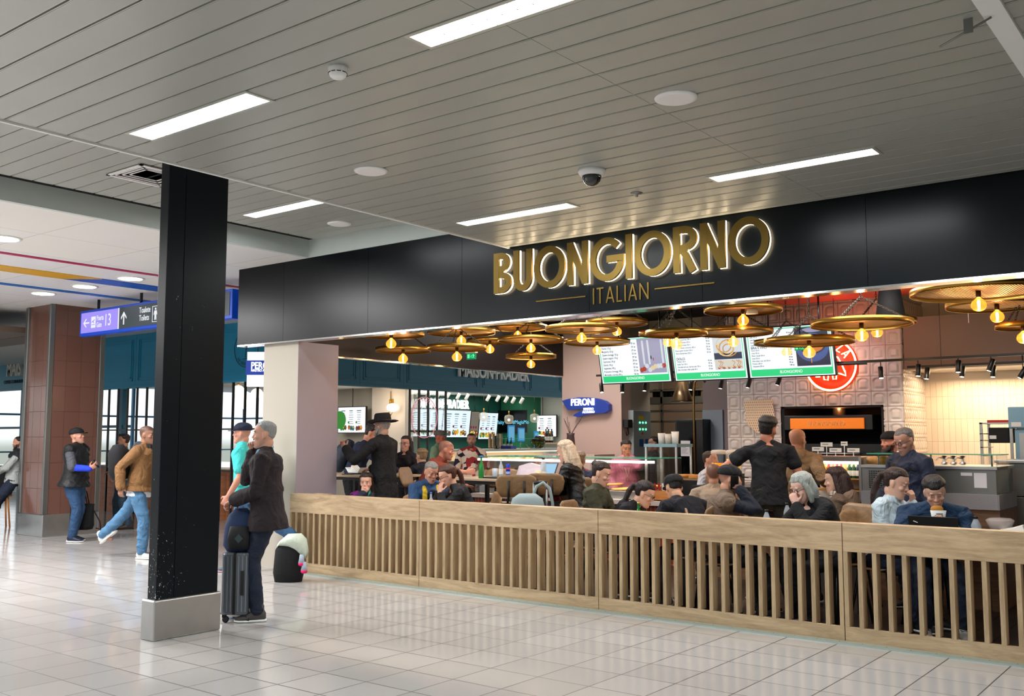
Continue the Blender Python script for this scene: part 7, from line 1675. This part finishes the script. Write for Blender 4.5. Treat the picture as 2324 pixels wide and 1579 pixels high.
# --- man with vest, cap and phone by the pillar
i=person((175,990),15.2,85,'heavy man in black cap and quilted vest looking at a phone beside the pillar',skin='#cc9078',haircol='#7a6a60',vox=.009,beard=.35,shaved=.4,fat=1.28,head=(0,-8,0),cap='cap',capm=blackC,
 arms={'R':('s',(.0,.34,-.28),(.3,-.6,-.8),{'curl':.7,'dir':(0,.8,.5),'palm':(-.6,0,.6)}),'L':('s',(-.06,-.02,-.52),(-.4,-.8,0),{'curl':1.1})},legs={'R':(.08,.05,.085),'L':(-.08,-.03,.085)},
 pants=jean,pg=.018,shoes=pbr('shoe_navy','#1a2236',.5),sole=mWhite,
 tops=[('sweatshirt',cloth('#1f3fd0',.8),dict(g=.012,collar=.006)),('sleeve_grey',cloth('#4a4c52',.8),dict(torso=False,arms=.5,g=.018)),('quilted_vest',pbr('quilted_black','#101215',.6),dict(hem=-.10,flare=.03,g=.034,arms=0,shoulder=True,collar=.02,amp=.012,fr=26))])
phone(i,'R','phone in the raised hand of the man in the quilted vest',(.6,0,i['T'].rotation_euler.z),off=(.02,0,0))
hb=i['wpos'](i['arms']['L'][2]+V((0,0,-.1))); t=thing('tote_bag','black tote bag hanging from the hand of the man in the quilted vest','bag',(hb.x,hb.y,hb.z-.62),i['T'].rotation_euler.z)
MB().loft([((0,0,0),(.12,0,0),(0,.16,0)),((0,0,.06),(.11,0,0),(0,.19,0)),((0,0,.30),(.07,0,0),(0,.19,0)),((0,0,.40),(.03,0,0),(0,.20,0))],18,.7).build('bag_body',MATS['black_canvas'],t)
for s in (-.03,.03): MB().tube([(s,-.10,.38),(s,-.05,.58),(s,0,.63),(s,.05,.58),(s,.10,.38)],.010,8).build('handle',blackC,t)
MB().tube([(0,.19,.3),(0,.30,.12),(0,.32,-.0),(0,.24,.02)],.010,6).build('shoulder_strap',blackC,t)
# --- leaning man
i=person((43,1006),16.6,-60,'bearded man in grey sweatshirt leaning on the pillar with folded arms',skin='#b9836a',haircol='#1c1614',hair='crop',beard=.9,beardv=1,vox=.009,lean=-8,side=4,head=(-15,5,0),hk=.96,
 arms={'R':('s',(-.18,.28,-.30),(.9,.1,-.5),{'curl':.6,'dir':(-.9,.2,.3)}),'L':('s',(.16,.30,-.28),(-.9,.1,-.5),{'curl':.6,'dir':(.9,.1,-.2)})},legs={'R':(.05,.34,.085),'L':(-.12,.46,.085)},pants=jeanD,shoes=shBrown,sole=solB,
 tops=[('sweatshirt',cloth('#9fa3a0',.85),dict(hem=-.06,g=.018,amp=.010)),('gilet',cloth('#1a1c20',.8),dict(g=.026,**{'from':.30},arms=0,shoulder=True,collar=.02))])
# --- man in olive jacket looking left
i=person((281,1001),17.3,-75,'dark haired man in an olive jacket looking left beyond the pillar',skin='#c98f72',haircol='#3a2a20',hair='short',quiff=1,vox=.009,hk=1.0,
 legs={'R':(.12,.1,.085),'L':(-.14,-.12,.085)},pants=denim('#2c4150'),pg=.02,shoes=shBrown,sole=solB,arms={'L':('s',(-.04,.12,-.45),None,{'curl':.8}),'R':('s',(.04,.25,-.35),None,{'curl':.8})},
 tops=[('jacket',cloth('#6f6d52',.85),dict(hem=-.05,flare=.02,g=.024,collar=.018,amp=.011))])
# --- walking man in brown jacket
i=person((334,988),13.1,80,'man with shaved head striding right in a brown jacket with grey hood',skin='#9a6e58',haircol='#2a201c',shaved=.75,vox=.009,beard=.2,lean=8,
 legs={'R':(.06,.10,.085),'L':(-.08,-.62,.22)},feet={'L':-38},pants=jeanL,pg=.02,shoes=shWhite,arms={'R':('s',(.08,-.16,-.46),(.3,-1,-.2),{'curl':.8}),'L':('s',(-.05,.30,-.38),None,{'curl':.8})},
 tops=[('shirt_hem',cloth('#d8dde2'),dict(hem=-.13,arms=0,to=.2,g=.02)),('jacket',cloth('#7f5a34',.8),dict(hem=-.06,flare=.03,g=.03,amp=.014)),('hood',cloth('#33373f',.85),dict(torso=False,arms=0,hood=1,collar=.03,g=.02))])
p=i['wpos'](V((.12,-.22,1.02*i['k']))); o=MB().loft([((0,0,0),(.10,0,0),(0,.09,0)),((0,0,.1),(.15,0,0),(0,.12,0)),((0,0,.36),(.14,0,0),(0,.12,0)),((0,0,.46),(.07,0,0),(0,.06,0))],18,.8).build('backpack',MATS['black_canvas']); o.location=p; o.rotation_euler=(0,.15,i['T'].rotation_euler.z); tag(o,'black backpack swinging behind the striding man in the brown jacket','backpack')
# --- turquoise polo man walking left
i=person((550,984),11.7,-88,'man in navy cap and turquoise polo shirt walking left behind the phone caller',skin='#c88a74',haircol='#8a7a70',vox=.009,lean=5,cap='cap',capm=navyC,shaved=.3,hk=.97,
 arms={'L':('s',(-.03,.10,-.50),(-.3,-1,0),{'curl':.8}),'R':('s',(.03,-.1,-.45),None,{'curl':.8})},legs={'L':(-.08,-.78,.28),'R':(.08,.14,.085)},feet={'L':-50},pants=denim('#3a5f86'),pg=.018,shoes=pbr('shoe_blue','#4a5568',.6),sole=pbr('sole_pink','#c9a0a0',.6),
 tops=[('polo_shirt',cloth('#3fc4c0',.8),dict(hem=-.06,flare=.02,g=.020,arms=.36,collar=.012,amp=.012))])
# ================= seated and standing guests
i=person((831,1096),12.3,10,'girl with long dark hair and purple white jacket resting chin on her hand',sit=1,s=.86,fem=1,skin='#d9a78f',haircol='#2a1c18',hair='long',hlen=.20,hfwd=.05,hth=.014,vox=.0075,head=(-12,4,0),hk=1.1,lean=18,
 arms={'R':('h',(.02,.105,-.15),(.8,.3,-.8),{'curl':1.0,'hdir':(-.5,.0,.75),'palm':(0,-.9,.2)}),'L':('s',(.08,.30,-.22),None,{'curl':.5})},pants=jeanD,shoes=shDark,wings=cloth('#2fa090'),
 tops=[('jacket',cloth('#1a2136',.7),dict(hem=-.03,g=.022,collar=.012)),('purple_sleeve',cloth('#7a1f7a',.7),dict(torso=False,which='R',arms=.62,g=.028)),('white_forearm',cloth('#d8d4dc',.7),dict(torso=True,arms=0,g=.027,**{'from':.22},to=.44))])
i=person((842,985),14.4,72,'man in navy sweater with a dark backpack bending to drink from a cup',skin='#c48a70',haircol='#241a16',hair='short',hth=.014,vox=.0085,lean=24,head=(20,28,0),
 arms={'R':('h',(.03,.13,-.13),(.6,.2,-.9),{'curl':.9,'hdir':(-.2,.2,.9),'palm':(-.7,.2,0)}),'L':('s',(-.03,.4,-.34),None,{'curl':.5})},pants=blackC,shoes=shDark,tops=[('sweater',cloth('#1b2540',.85),dict(hem=-.04,g=.02,amp=.012))])
p=i['wpos'](i['w']-i['f2']*.26+V((.02,0,-.02))); o=MB().loft([((0,0,-.25),(.13,0,0),(0,.10,0)),((0,0,-.12),(.18,0,0),(0,.14,0)),((0,0,.1),(.16,0,0),(0,.12,0)),((0,0,.24),(.07,0,0),(0,.05,0))],18,.85).build('backpack',cloth('#2c3646',.6)); o.location=p; o.rotation_euler=(-.55,0,i['T'].rotation_euler.z); tag(o,'slate blue drawstring backpack on the man bending to drink','backpack')
p=i['wpos'](i['hp'](.0,.135,-.085)); o=MB().ring([(.026,-.06),(.034,.05),(.03,.05),(.024,-.055)],n=18).build('paper_cup',mWhite); o.location=p; o.rotation_euler=(.5,.6,0); tag(o,'white paper cup at the mouth of the man in the navy sweater','cup')
i=person((868,968),12.6,-115,'tall man in black coat and black wide brimmed hat seen from behind',skin='#b78a76',haircol='#9a9590',shaved=.5,beard=.75,beardv=1,vox=.008,fedora=-4,capm=pbr('black_felt','#1e1d20',.9),hair='crop',ear=1,
 arms={'L':('s',(-.02,.36,-.06),(-.6,-.2,-.8),{'curl':.9,'dir':(.1,.7,.7),'palm':(.8,0,.2)}),'R':('s',(.03,.3,-.3),None,{'curl':.7})},pants=blackC,shoes=shDark,sh=1.05,
 tops=[('coat',cloth('#0c0c0f',.85,.2),dict(hem=-.22,flare=.03,g=.028,collar=.022,amp=.010,fr=11))])
i=person((921,1008),14.8,-25,'woman with glasses and dark hair half hidden behind the man in the black hat',fem=1,skin='#cf9a86',haircol='#2c1c1a',hair='long',hlen=.10,glasses=1,vox=.009,s=.95,
 pants=blackC,shoes=shDark,tops=[('sweater',cloth('#1a161c',.8),dict(hem=-.03,g=.018))])
i=person((957,1037),13.9,-140,'fair haired boy in a navy tracksuit top turned away at the high table',sit=1,s=.80,seat=.74,foot=.35,skin='#d0a084',haircol='#8d7658',hair='short',hth=.016,hk=1.12,vox=.009,lean=22,
 arms={'R':('s',(.0,.42,-.24),None,{'curl':.3}),'L':('s',(-.02,.40,-.26),None,{'curl':.3})},pants=navyC,shoes=shDark,tops=[('tracksuit_top',cloth('#12192a',.7),dict(hem=-.03,g=.022,collar=.015))])
i=person((1012,1022),12.7,75,'balding man in a rust red shirt reaching right across the long table',sit=1,seat=.74,foot=.35,skin='#c08068',haircol='#3a2c26',shaved=.55,beard=.25,vox=.008,lean=30,fat=1.12,head=(15,12,0),
 arms={'R':('w',tuple(at(1080,1077,D=12.1)),(.3,-.3,-1),{'curl':1.0,'dir':(.1,.9,.1),'palm':(-.8,.2,-.1)}),'L':('s',(.1,.35,-.28),None,{'curl':.5})},pants=denim('#26303c'),shoes=shDark,tops=[('t_shirt',cloth('#7a3424',.85),dict(hem=-.03,g=.018,arms=.40,amp=.012,collar=.004))])
q=at(1092,1066,D=12.05); bottle(q.x,q.y,1.10,.27,.034,mGreenGl,'green bottle held by the man in the rust red shirt',None,False,MATS['blue_cap'])
i=person((978,1072),11.75,22,'grey haired man in a blue and yellow jacket looking down at the table',sit=1,skin='#c48e76',haircol='#77736e',hair='crop',hairline=.078,vox=.0075,lean=16,head=(8,22,0),closed=1,beard=.2,
 arms={'R':('s',(-.06,.34,-.36),None,{}),'L':('s',(.06,.34,-.36),None,{})},pants=jeanD,shoes=shDark,front=(blackC,.022,.055,'black_shirt'),lapels=cloth('#c9a81e',.75),
 tops=[('jacket',cloth('#17406a',.7),dict(hem=-.04,flare=.02,g=.030,collar=.014,amp=.012))])
i=person((1016,1082),11.25,-75,'brown haired woman with ponytail and glasses in black leaning on her hand',sit=1,fem=1,skin='#d2a08a',haircol='#4a2a1c',hair='pony',hth=.016,glasses=1,vox=.007,lean=32,head=(5,18,0),closed=1,
 arms={'R':('h',(.02,.09,-.17),(.6,.5,-.9),{'curl':1.1,'hdir':(-.1,.0,.9),'palm':(0,-.9,.2)}),'L':('h',(-.05,.10,-.18),(-.6,.4,-.9),{'curl':1.1,'hdir':(.1,0,.9),'palm':(.5,-.8,.2)})},pants=blackC,shoes=shDark,
 tops=[('sweater',cloth('#0e0e12',.85),dict(hem=-.03,g=.018,arms=.93))])
i=person((998,992),18.5,70,'blurred man in grey cap and pale green shirt at the coffee shop',skin='#c86a50',haircol='#4a3a30',shaved=.4,vox=.011,cap='cap',capm=cloth('#77706a'),pants=blackC,shoes=shDark,tops=[('shirt',cloth('#8fa886'),dict(hem=-.05,g=.02,arms=.5))])
i=person((1070,1000),17.0,0,'bearded man in a floral red and cream shirt facing the viewer',skin='#c08c74',haircol='#2a1c18',hair='crop',beard=.8,vox=.010,pants=blackC,shoes=shDark,
 tops=[('floral_shirt',floral,dict(hem=-.05,g=.02,arms=.5))])
i=person((1284,1026),11.6,-112,'woman with long straight blonde hair in a black jacket at the high table',sit=1,fem=1,seat=.74,foot=.35,skin='#dcb09a',haircol='#cdb59a',hair='long',hlen=.22,hth=.016,vox=.0075,lean=16,head=(-10,16,0),hk=1.02,
 arms={'L':('s',(.02,.34,-.30),None,{'curl':.6}),'R':('s',(-.02,.34,-.30),None,{'curl':.6})},pants=blackC,shoes=shDark,tops=[('leather_jacket',pbr('black_leather','#0c0d10',.38,bump=.3,bscale=60),dict(hem=-.03,g=.024,collar=.014,amp=.014))])
i=person((1316,1046),12.3,170,'person in a red and navy jacket mostly hidden behind the blonde woman',sit=1,seat=.74,foot=.35,skin='#c08c74',haircol='#8a7460',hair='short',vox=.010,hk=.9,pants=blackC,shoes=shDark,tops=[('jacket',cloth('#9a1f24',.7),dict(hem=-.03,g=.026)),('navy_yoke',cloth('#1d2440',.7),dict(arms=0,g=.034,shoulder=True,**{'from':.40}))])
i=person((1421,1018),14.1,0,'woman in a pink shirt and lanyard standing behind the pizza counter',fem=1,skin='#c68e74',haircol='#241612',hair='lowbun',hth=.010,vox=.0085,head=(8,12,0),closed=1,
 arms={'L':('h',(-.07,.07,-.14),(-.8,.2,-.8),{'curl':.9,'hdir':(.3,.1,.8),'palm':(.8,-.2,0)}),'R':('s',(.02,.18,-.42),None,{})},pants=blackC,shoes=shDark,wings=cloth('#cf7f98'),tops=[('shirt',cloth('#cc7a96',.75),dict(hem=-.05,g=.020,amp=.013))])
m=MB(); nb_,f_,d_=i['nb'],i['f2'],i['d2']
for s in (-1,1): m.tube([nb_+V((s*.05,.03,.0)),nb_+f_*.125+V((s*.03,0,-.14)),nb_+f_*.15+V((0,0,-.26))],.005,6)
m.build('lanyard',pbr('lanyard_cream','#d8c8a8',.6),i['T']); MB().ball(nb_+f_*.155+V((0,0,-.30)),(.03,.006,.04),12).build('badge',pbr('badge','#8a5a48',.5),i['T'])
i=person((1222,1052),16.0,-20,'person in pink shirt bending behind the fruit basket',fem=1,skin='#c68e74',haircol='#1c1412',hair='crop',vox=.011,lean=30,sit=1,seat=.8,foot=.4,pants=blackC,shoes=shDark,tops=[('shirt',cloth('#d08a9c',.75),dict(hem=-.05,g=.02))])
i=person((1363,1076),10.2,62,'woman with hair in a bun and olive jacket looking down to the right',sit=1,fem=1,skin='#d2a088',haircol='#2a1a14',hair='bun',hth=.010,vox=.0068,lean=8,head=(8,20,0),closed=1,
 arms={'R':('s',(-.06,.36,-.34),None,{'curl':.5}),'L':('s',(.08,.34,-.34),None,{'curl':.5})},pants=blackC,shoes=shDark,tops=[('jacket',cloth('#3a3a28',.85),dict(hem=-.04,flare=.01,g=.026,collar=.014,amp=.013))])
MB().tube([i['hp'](.079,.0,-.03),i['hp'](.08,.0,-.05),i['hp'](.08,.0,-.075)],.004,6).build('earring',mSteel,i['T'])
i=person((1462,1122),9.95,60,'young woman with glasses and dark hair bending low over her food',sit=1,fem=1,skin='#d9a890',haircol='#1c1210',hair='pony',hth=.014,glasses=1,vox=.0065,lean=44,head=(12,26,0),
 arms={'R':('s',(-.10,.30,-.24),None,{'curl':.8}),'L':('s',(.10,.30,-.24),None,{'curl':.8})},pants=blackC,shoes=shDark,tops=[('sweater',cloth('#101018',.85),dict(hem=-.03,g=.022,amp=.010))])
i=person((1530,1108),9.42,-148,'man in black cap and black shirt bent forward with his back to the fence',sit=1,skin='#c89878',haircol='#1a1412',hair='crop',vox=.007,lean=40,head=(-18,20,0),cap='cap',capm=blackC,sh=1.12,fat=1.1,
 arms={'R':('s',(-.05,.34,-.22),None,{}),'L':('s',(.05,.34,-.22),None,{})},pants=blackC,shoes=shDark,tops=[('t_shirt',cloth('#12131c',.85),dict(hem=-.04,g=.022,arms=.6,amp=.012))])
i=person((1619,1078),10.7,172,'man in beige shirt seen from behind between the two capped men',sit=1,skin='#b98468',haircol='#3a2620',shaved=.7,vox=.0085,pants=blackC,shoes=shDark,tops=[('shirt',cloth('#a08d78',.85),dict(hem=-.04,g=.022,amp=.010,collar=.004))])
i=person((1656,1088),8.92,82,'bearded man in black cap and brown vest holding a phone to his ear',sit=1,skin='#cc967c',haircol='#2a1e18',vox=.0062,lean=12,head=(5,6,0),beard=.5,shaved=.5,cap='cap',capm=blackC,fat=1.15,
 arms={'R':('h',(.088,.075,-.085),(.4,.5,-.9),{'curl':.6,'hdir':(.0,-.35,.9),'palm':(-.9,0,.1)}),'L':('s',(.0,.42,-.30),None,{'curl':.8})},pants=blackC,shoes=shDark,
 tops=[('sweater',cloth('#141a28',.85),dict(hem=-.03,g=.018,amp=.012)),('brown_vest',cloth('#6b5746',.7),dict(hem=-.03,g=.032,arms=0,shoulder=True,collar=.024,amp=.010))])
phone(i,'R','black phone with a pale emblem at the ear of the man in the brown vest',(0.5,0,i['T'].rotation_euler.z+1.57),world=i['wpos'](i['hp'](.104,.028,-.02)),size=(.036,.070))
q=i['wpos'](i['hp'](.113,.028,-.02))
i=person((1742,976),9.75,172,'man in black t-shirt standing with his back turned, looking at the menu',skin='#b8765c',haircol='#141010',hair='short',hth=.016,vox=.0075,lean=10,head=(-30,0,8),
 arms={'R':('s',(.10,.14,-.46),None,{'curl':.6}),'L':('s',(-.16,.16,-.36),(-1,-.3,-.2),{'curl':.6})},legs={'R':(.16,0,.085),'L':(-.18,.05,.085)},pants=cloth('#26241f'),pg=.02,shoes=shDark,
 tops=[('t_shirt',cloth('#0f0f14',.85),dict(hem=-.06,flare=.015,g=.018,arms=.22,amp=.013))])
i=person((1810,1000),10.2,140,'bald man in a tan hooded parka reaching towards the drinks fridge',skin='#c48c70',haircol='#6a5444',beard=.25,vox=.0075,lean=6,fat=1.1,head=(-10,-2,0),
 arms={'R':('w',tuple(at(1880,1093,D=10.0)),(.6,-.2,-1),{'curl':.4}),'L':('s',(-.06,.10,-.48),None,{'curl':.8})},pants=denim('#2a2a30'),pg=.02,shoes=shBrown,
 tops=[('parka',cloth('#8a6d4c',.8),dict(hem=-.26,flare=.05,g=.034,hood=1,collar=.02,amp=.016,fr=10))])
i=person((1822,1108),8.5,-68,'woman with grey bob hair and glasses in a black cardigan, hand at her mouth',sit=1,fem=1,skin='#dcb2a0',haircol='#9fa6a0',hair='bob',hth=.016,glasses=1,vox=.0062,lean=34,head=(0,22,0),fat=1.15,
 arms={'L':('h',(-.03,.105,-.135),(-.6,.3,-1),{'curl':1.1,'hdir':(.3,.05,.85),'palm':(.5,-.8,.2)}),'R':('s',(.02,.44,-.26),None,{'curl':.5})},pants=blackC,shoes=shDark,tops=[('cardigan',cloth('#0d1014',.85),dict(hem=-.04,g=.022,arms=.95,amp=.012))])
i=person((1897,1092),9.35,-118,'woman with long brown hair and plaid scarf in a brown parka, back turned',sit=1,fem=1,skin='#d6a890',haircol='#33201a',hair='long',hlen=.16,hth=.016,vox=.0075,lean=14,head=(0,8,0),
 arms={'R':('s',(-.05,.34,-.30),None,{}),'L':('s',(.05,.34,-.28),None,{})},pants=blackC,shoes=shDark,
 tops=[('parka',cloth('#5c4a3a',.75),dict(hem=-.04,flare=.02,g=.040,collar=.0,amp=.016)),('hood',cloth('#7a6250',.75),dict(torso=False,arms=0,hood=1,g=.02))])
pl=tiles_mat('plaid','XZ',(.05,.05),(0,0),'#cfc4b8','#b8a494','#3a2a2e',.008,rough=.9,bump=0)
m=MB(); m.loft([(i['nb']-i['d2']*.03,V((.115,0,0)),i['f2']*.10),(i['nb']+i['d2']*.02,V((.11,0,0)),i['f2']*.10),(i['nb']+i['d2']*.07,V((.085,0,0)),i['f2']*.085)],18); remesh_later(m,'plaid_scarf',pl,i['T'],.01,2,folds(.008,25,3))
i=person((2033,1098),8.4,38,'young woman with ponytail in a white blouse looking down, hand raised',sit=1,fem=1,skin='#dcae96',haircol='#2c1a14',hair='pony',hth=.011,vox=.006,lean=14,head=(14,18,0),closed=1,hk=1.04,s=.98,lips='#b0605c',
 arms={'L':('w',tuple(at(2070,1142,D=8.42)),(-.3,.4,-1),{'curl':1.2,'dir':(.1,.1,.95),'palm':(0,-.9,.2)}),'R':('s',(-.14,.26,-.34),None,{})},pants=navyC,shoes=shDark,wings=cloth('#c9dae2',.7),
 tops=[('blouse',cloth('#c4d6de',.65,.1),dict(hem=-.03,g=.018,amp=.015,fr=13,collar=.004))])
i=person((2054,1002),9.25,-72,'grey haired man with glasses in a navy jacket looking down at the counter',skin='#c08c76',haircol='#6a6664',hair='crop',hairline=.085,glasses=1,beard=.4,vox=.0068,lean=6,head=(5,22,0),hk=1.02,fat=1.12,sh=1.08,
 arms={'L':('s',(-.08,.06,-.52),None,{'curl':.9}),'R':('s',(.03,.2,-.44),None,{})},pants=navyC,shoes=shDark,tops=[('jacket',cloth('#111d36',.6),dict(hem=-.14,flare=.03,g=.034,collar=.026,amp=.014)),('dark_shirt',blackC,dict(arms=0,g=.036,**{'from':.36},to=.47))])
i=person((2020,1006),10.75,-82,'bearded cook in a black beanie behind the glass counter looking left',skin='#c8846a',haircol='#1a1210',beard=.9,beardv=1,vox=.0075,cap='beanie',capm=blackC,hk=.98,lean=6,pants=blackC,shoes=shDark,tops=[('cook_jacket',cloth('#231a1c',.8),dict(hem=-.05,g=.02))])
i=person((2121,1118),7.95,-12,'young man in a navy sweatshirt biting a wrapped snack behind a laptop',sit=1,skin='#cda28c',haircol='#15100e',hair='short',hth=.015,hairline=.072,vox=.0055,lean=30,head=(-4,26,6),closed=1,beard=.3,sh=1.12,fat=1.08,
 arms={'R':('h',(.04,.12,-.27),(.9,.1,-.6),{'curl':1.0,'hdir':(-.5,.1,.7),'palm':(-.6,-.5,.1)}),'L':('h',(-.04,.12,-.28),(-.9,.1,-.6),{'curl':1.0,'hdir':(.5,.1,.7),'palm':(.6,-.5,.1)})},pants=jeanD,shoes=shWhite,
 tops=[('sweatshirt',cloth('#14314e',.85),dict(hem=-.03,g=.026,collar=.010,amp=.016,fr=11))])
p=i['wpos'](i['hp'](.0,.145,-.115)); t=thing('wrapped_snack','golden snack in a printed white paper wrap at the mouth of the young man','snack',p,i['T'].rotation_euler.z)
MB().loft([((0,.0,-.10),(.035,0,0),(0,.012,0)),((0,.0,-.03),(.052,0,0),(0,.02,0)),((0,0,.03),(.062,0,0),(0,.024,0))],14).build('paper_wrap',mWhite,t); MB().ball((.01,-.0,.042),(.050,.022,.030),12).build('pastry_crust',mPas[0],t)
m=MB()
for k in range(4): m.box(-.028,.021,-.04+.014*k,.03-.008*(k%2),.026,-.035+.014*k)
m.build('print',mBlackM,t)
i=person((1612,1046),12.0,60,'kitchen worker in white passing behind the juice dispensers',skin='#c49078',haircol='#3a2a22',vox=.011,hair='crop',lean=12,pants=blackC,shoes=shDark,tops=[('white_coat',cloth('#d4d4da'),dict(hem=-.05,g=.02))])
i=person((1484,1008),15.4,-90,'dark figure in the kitchen doorway behind the glass cabinet',skin='#8a6654',haircol='#161010',hair='crop',vox=.011,pants=blackC,shoes=shDark,tops=[('dark_shirt',blackC,dict(hem=-.05,g=.02))])
finish_people()
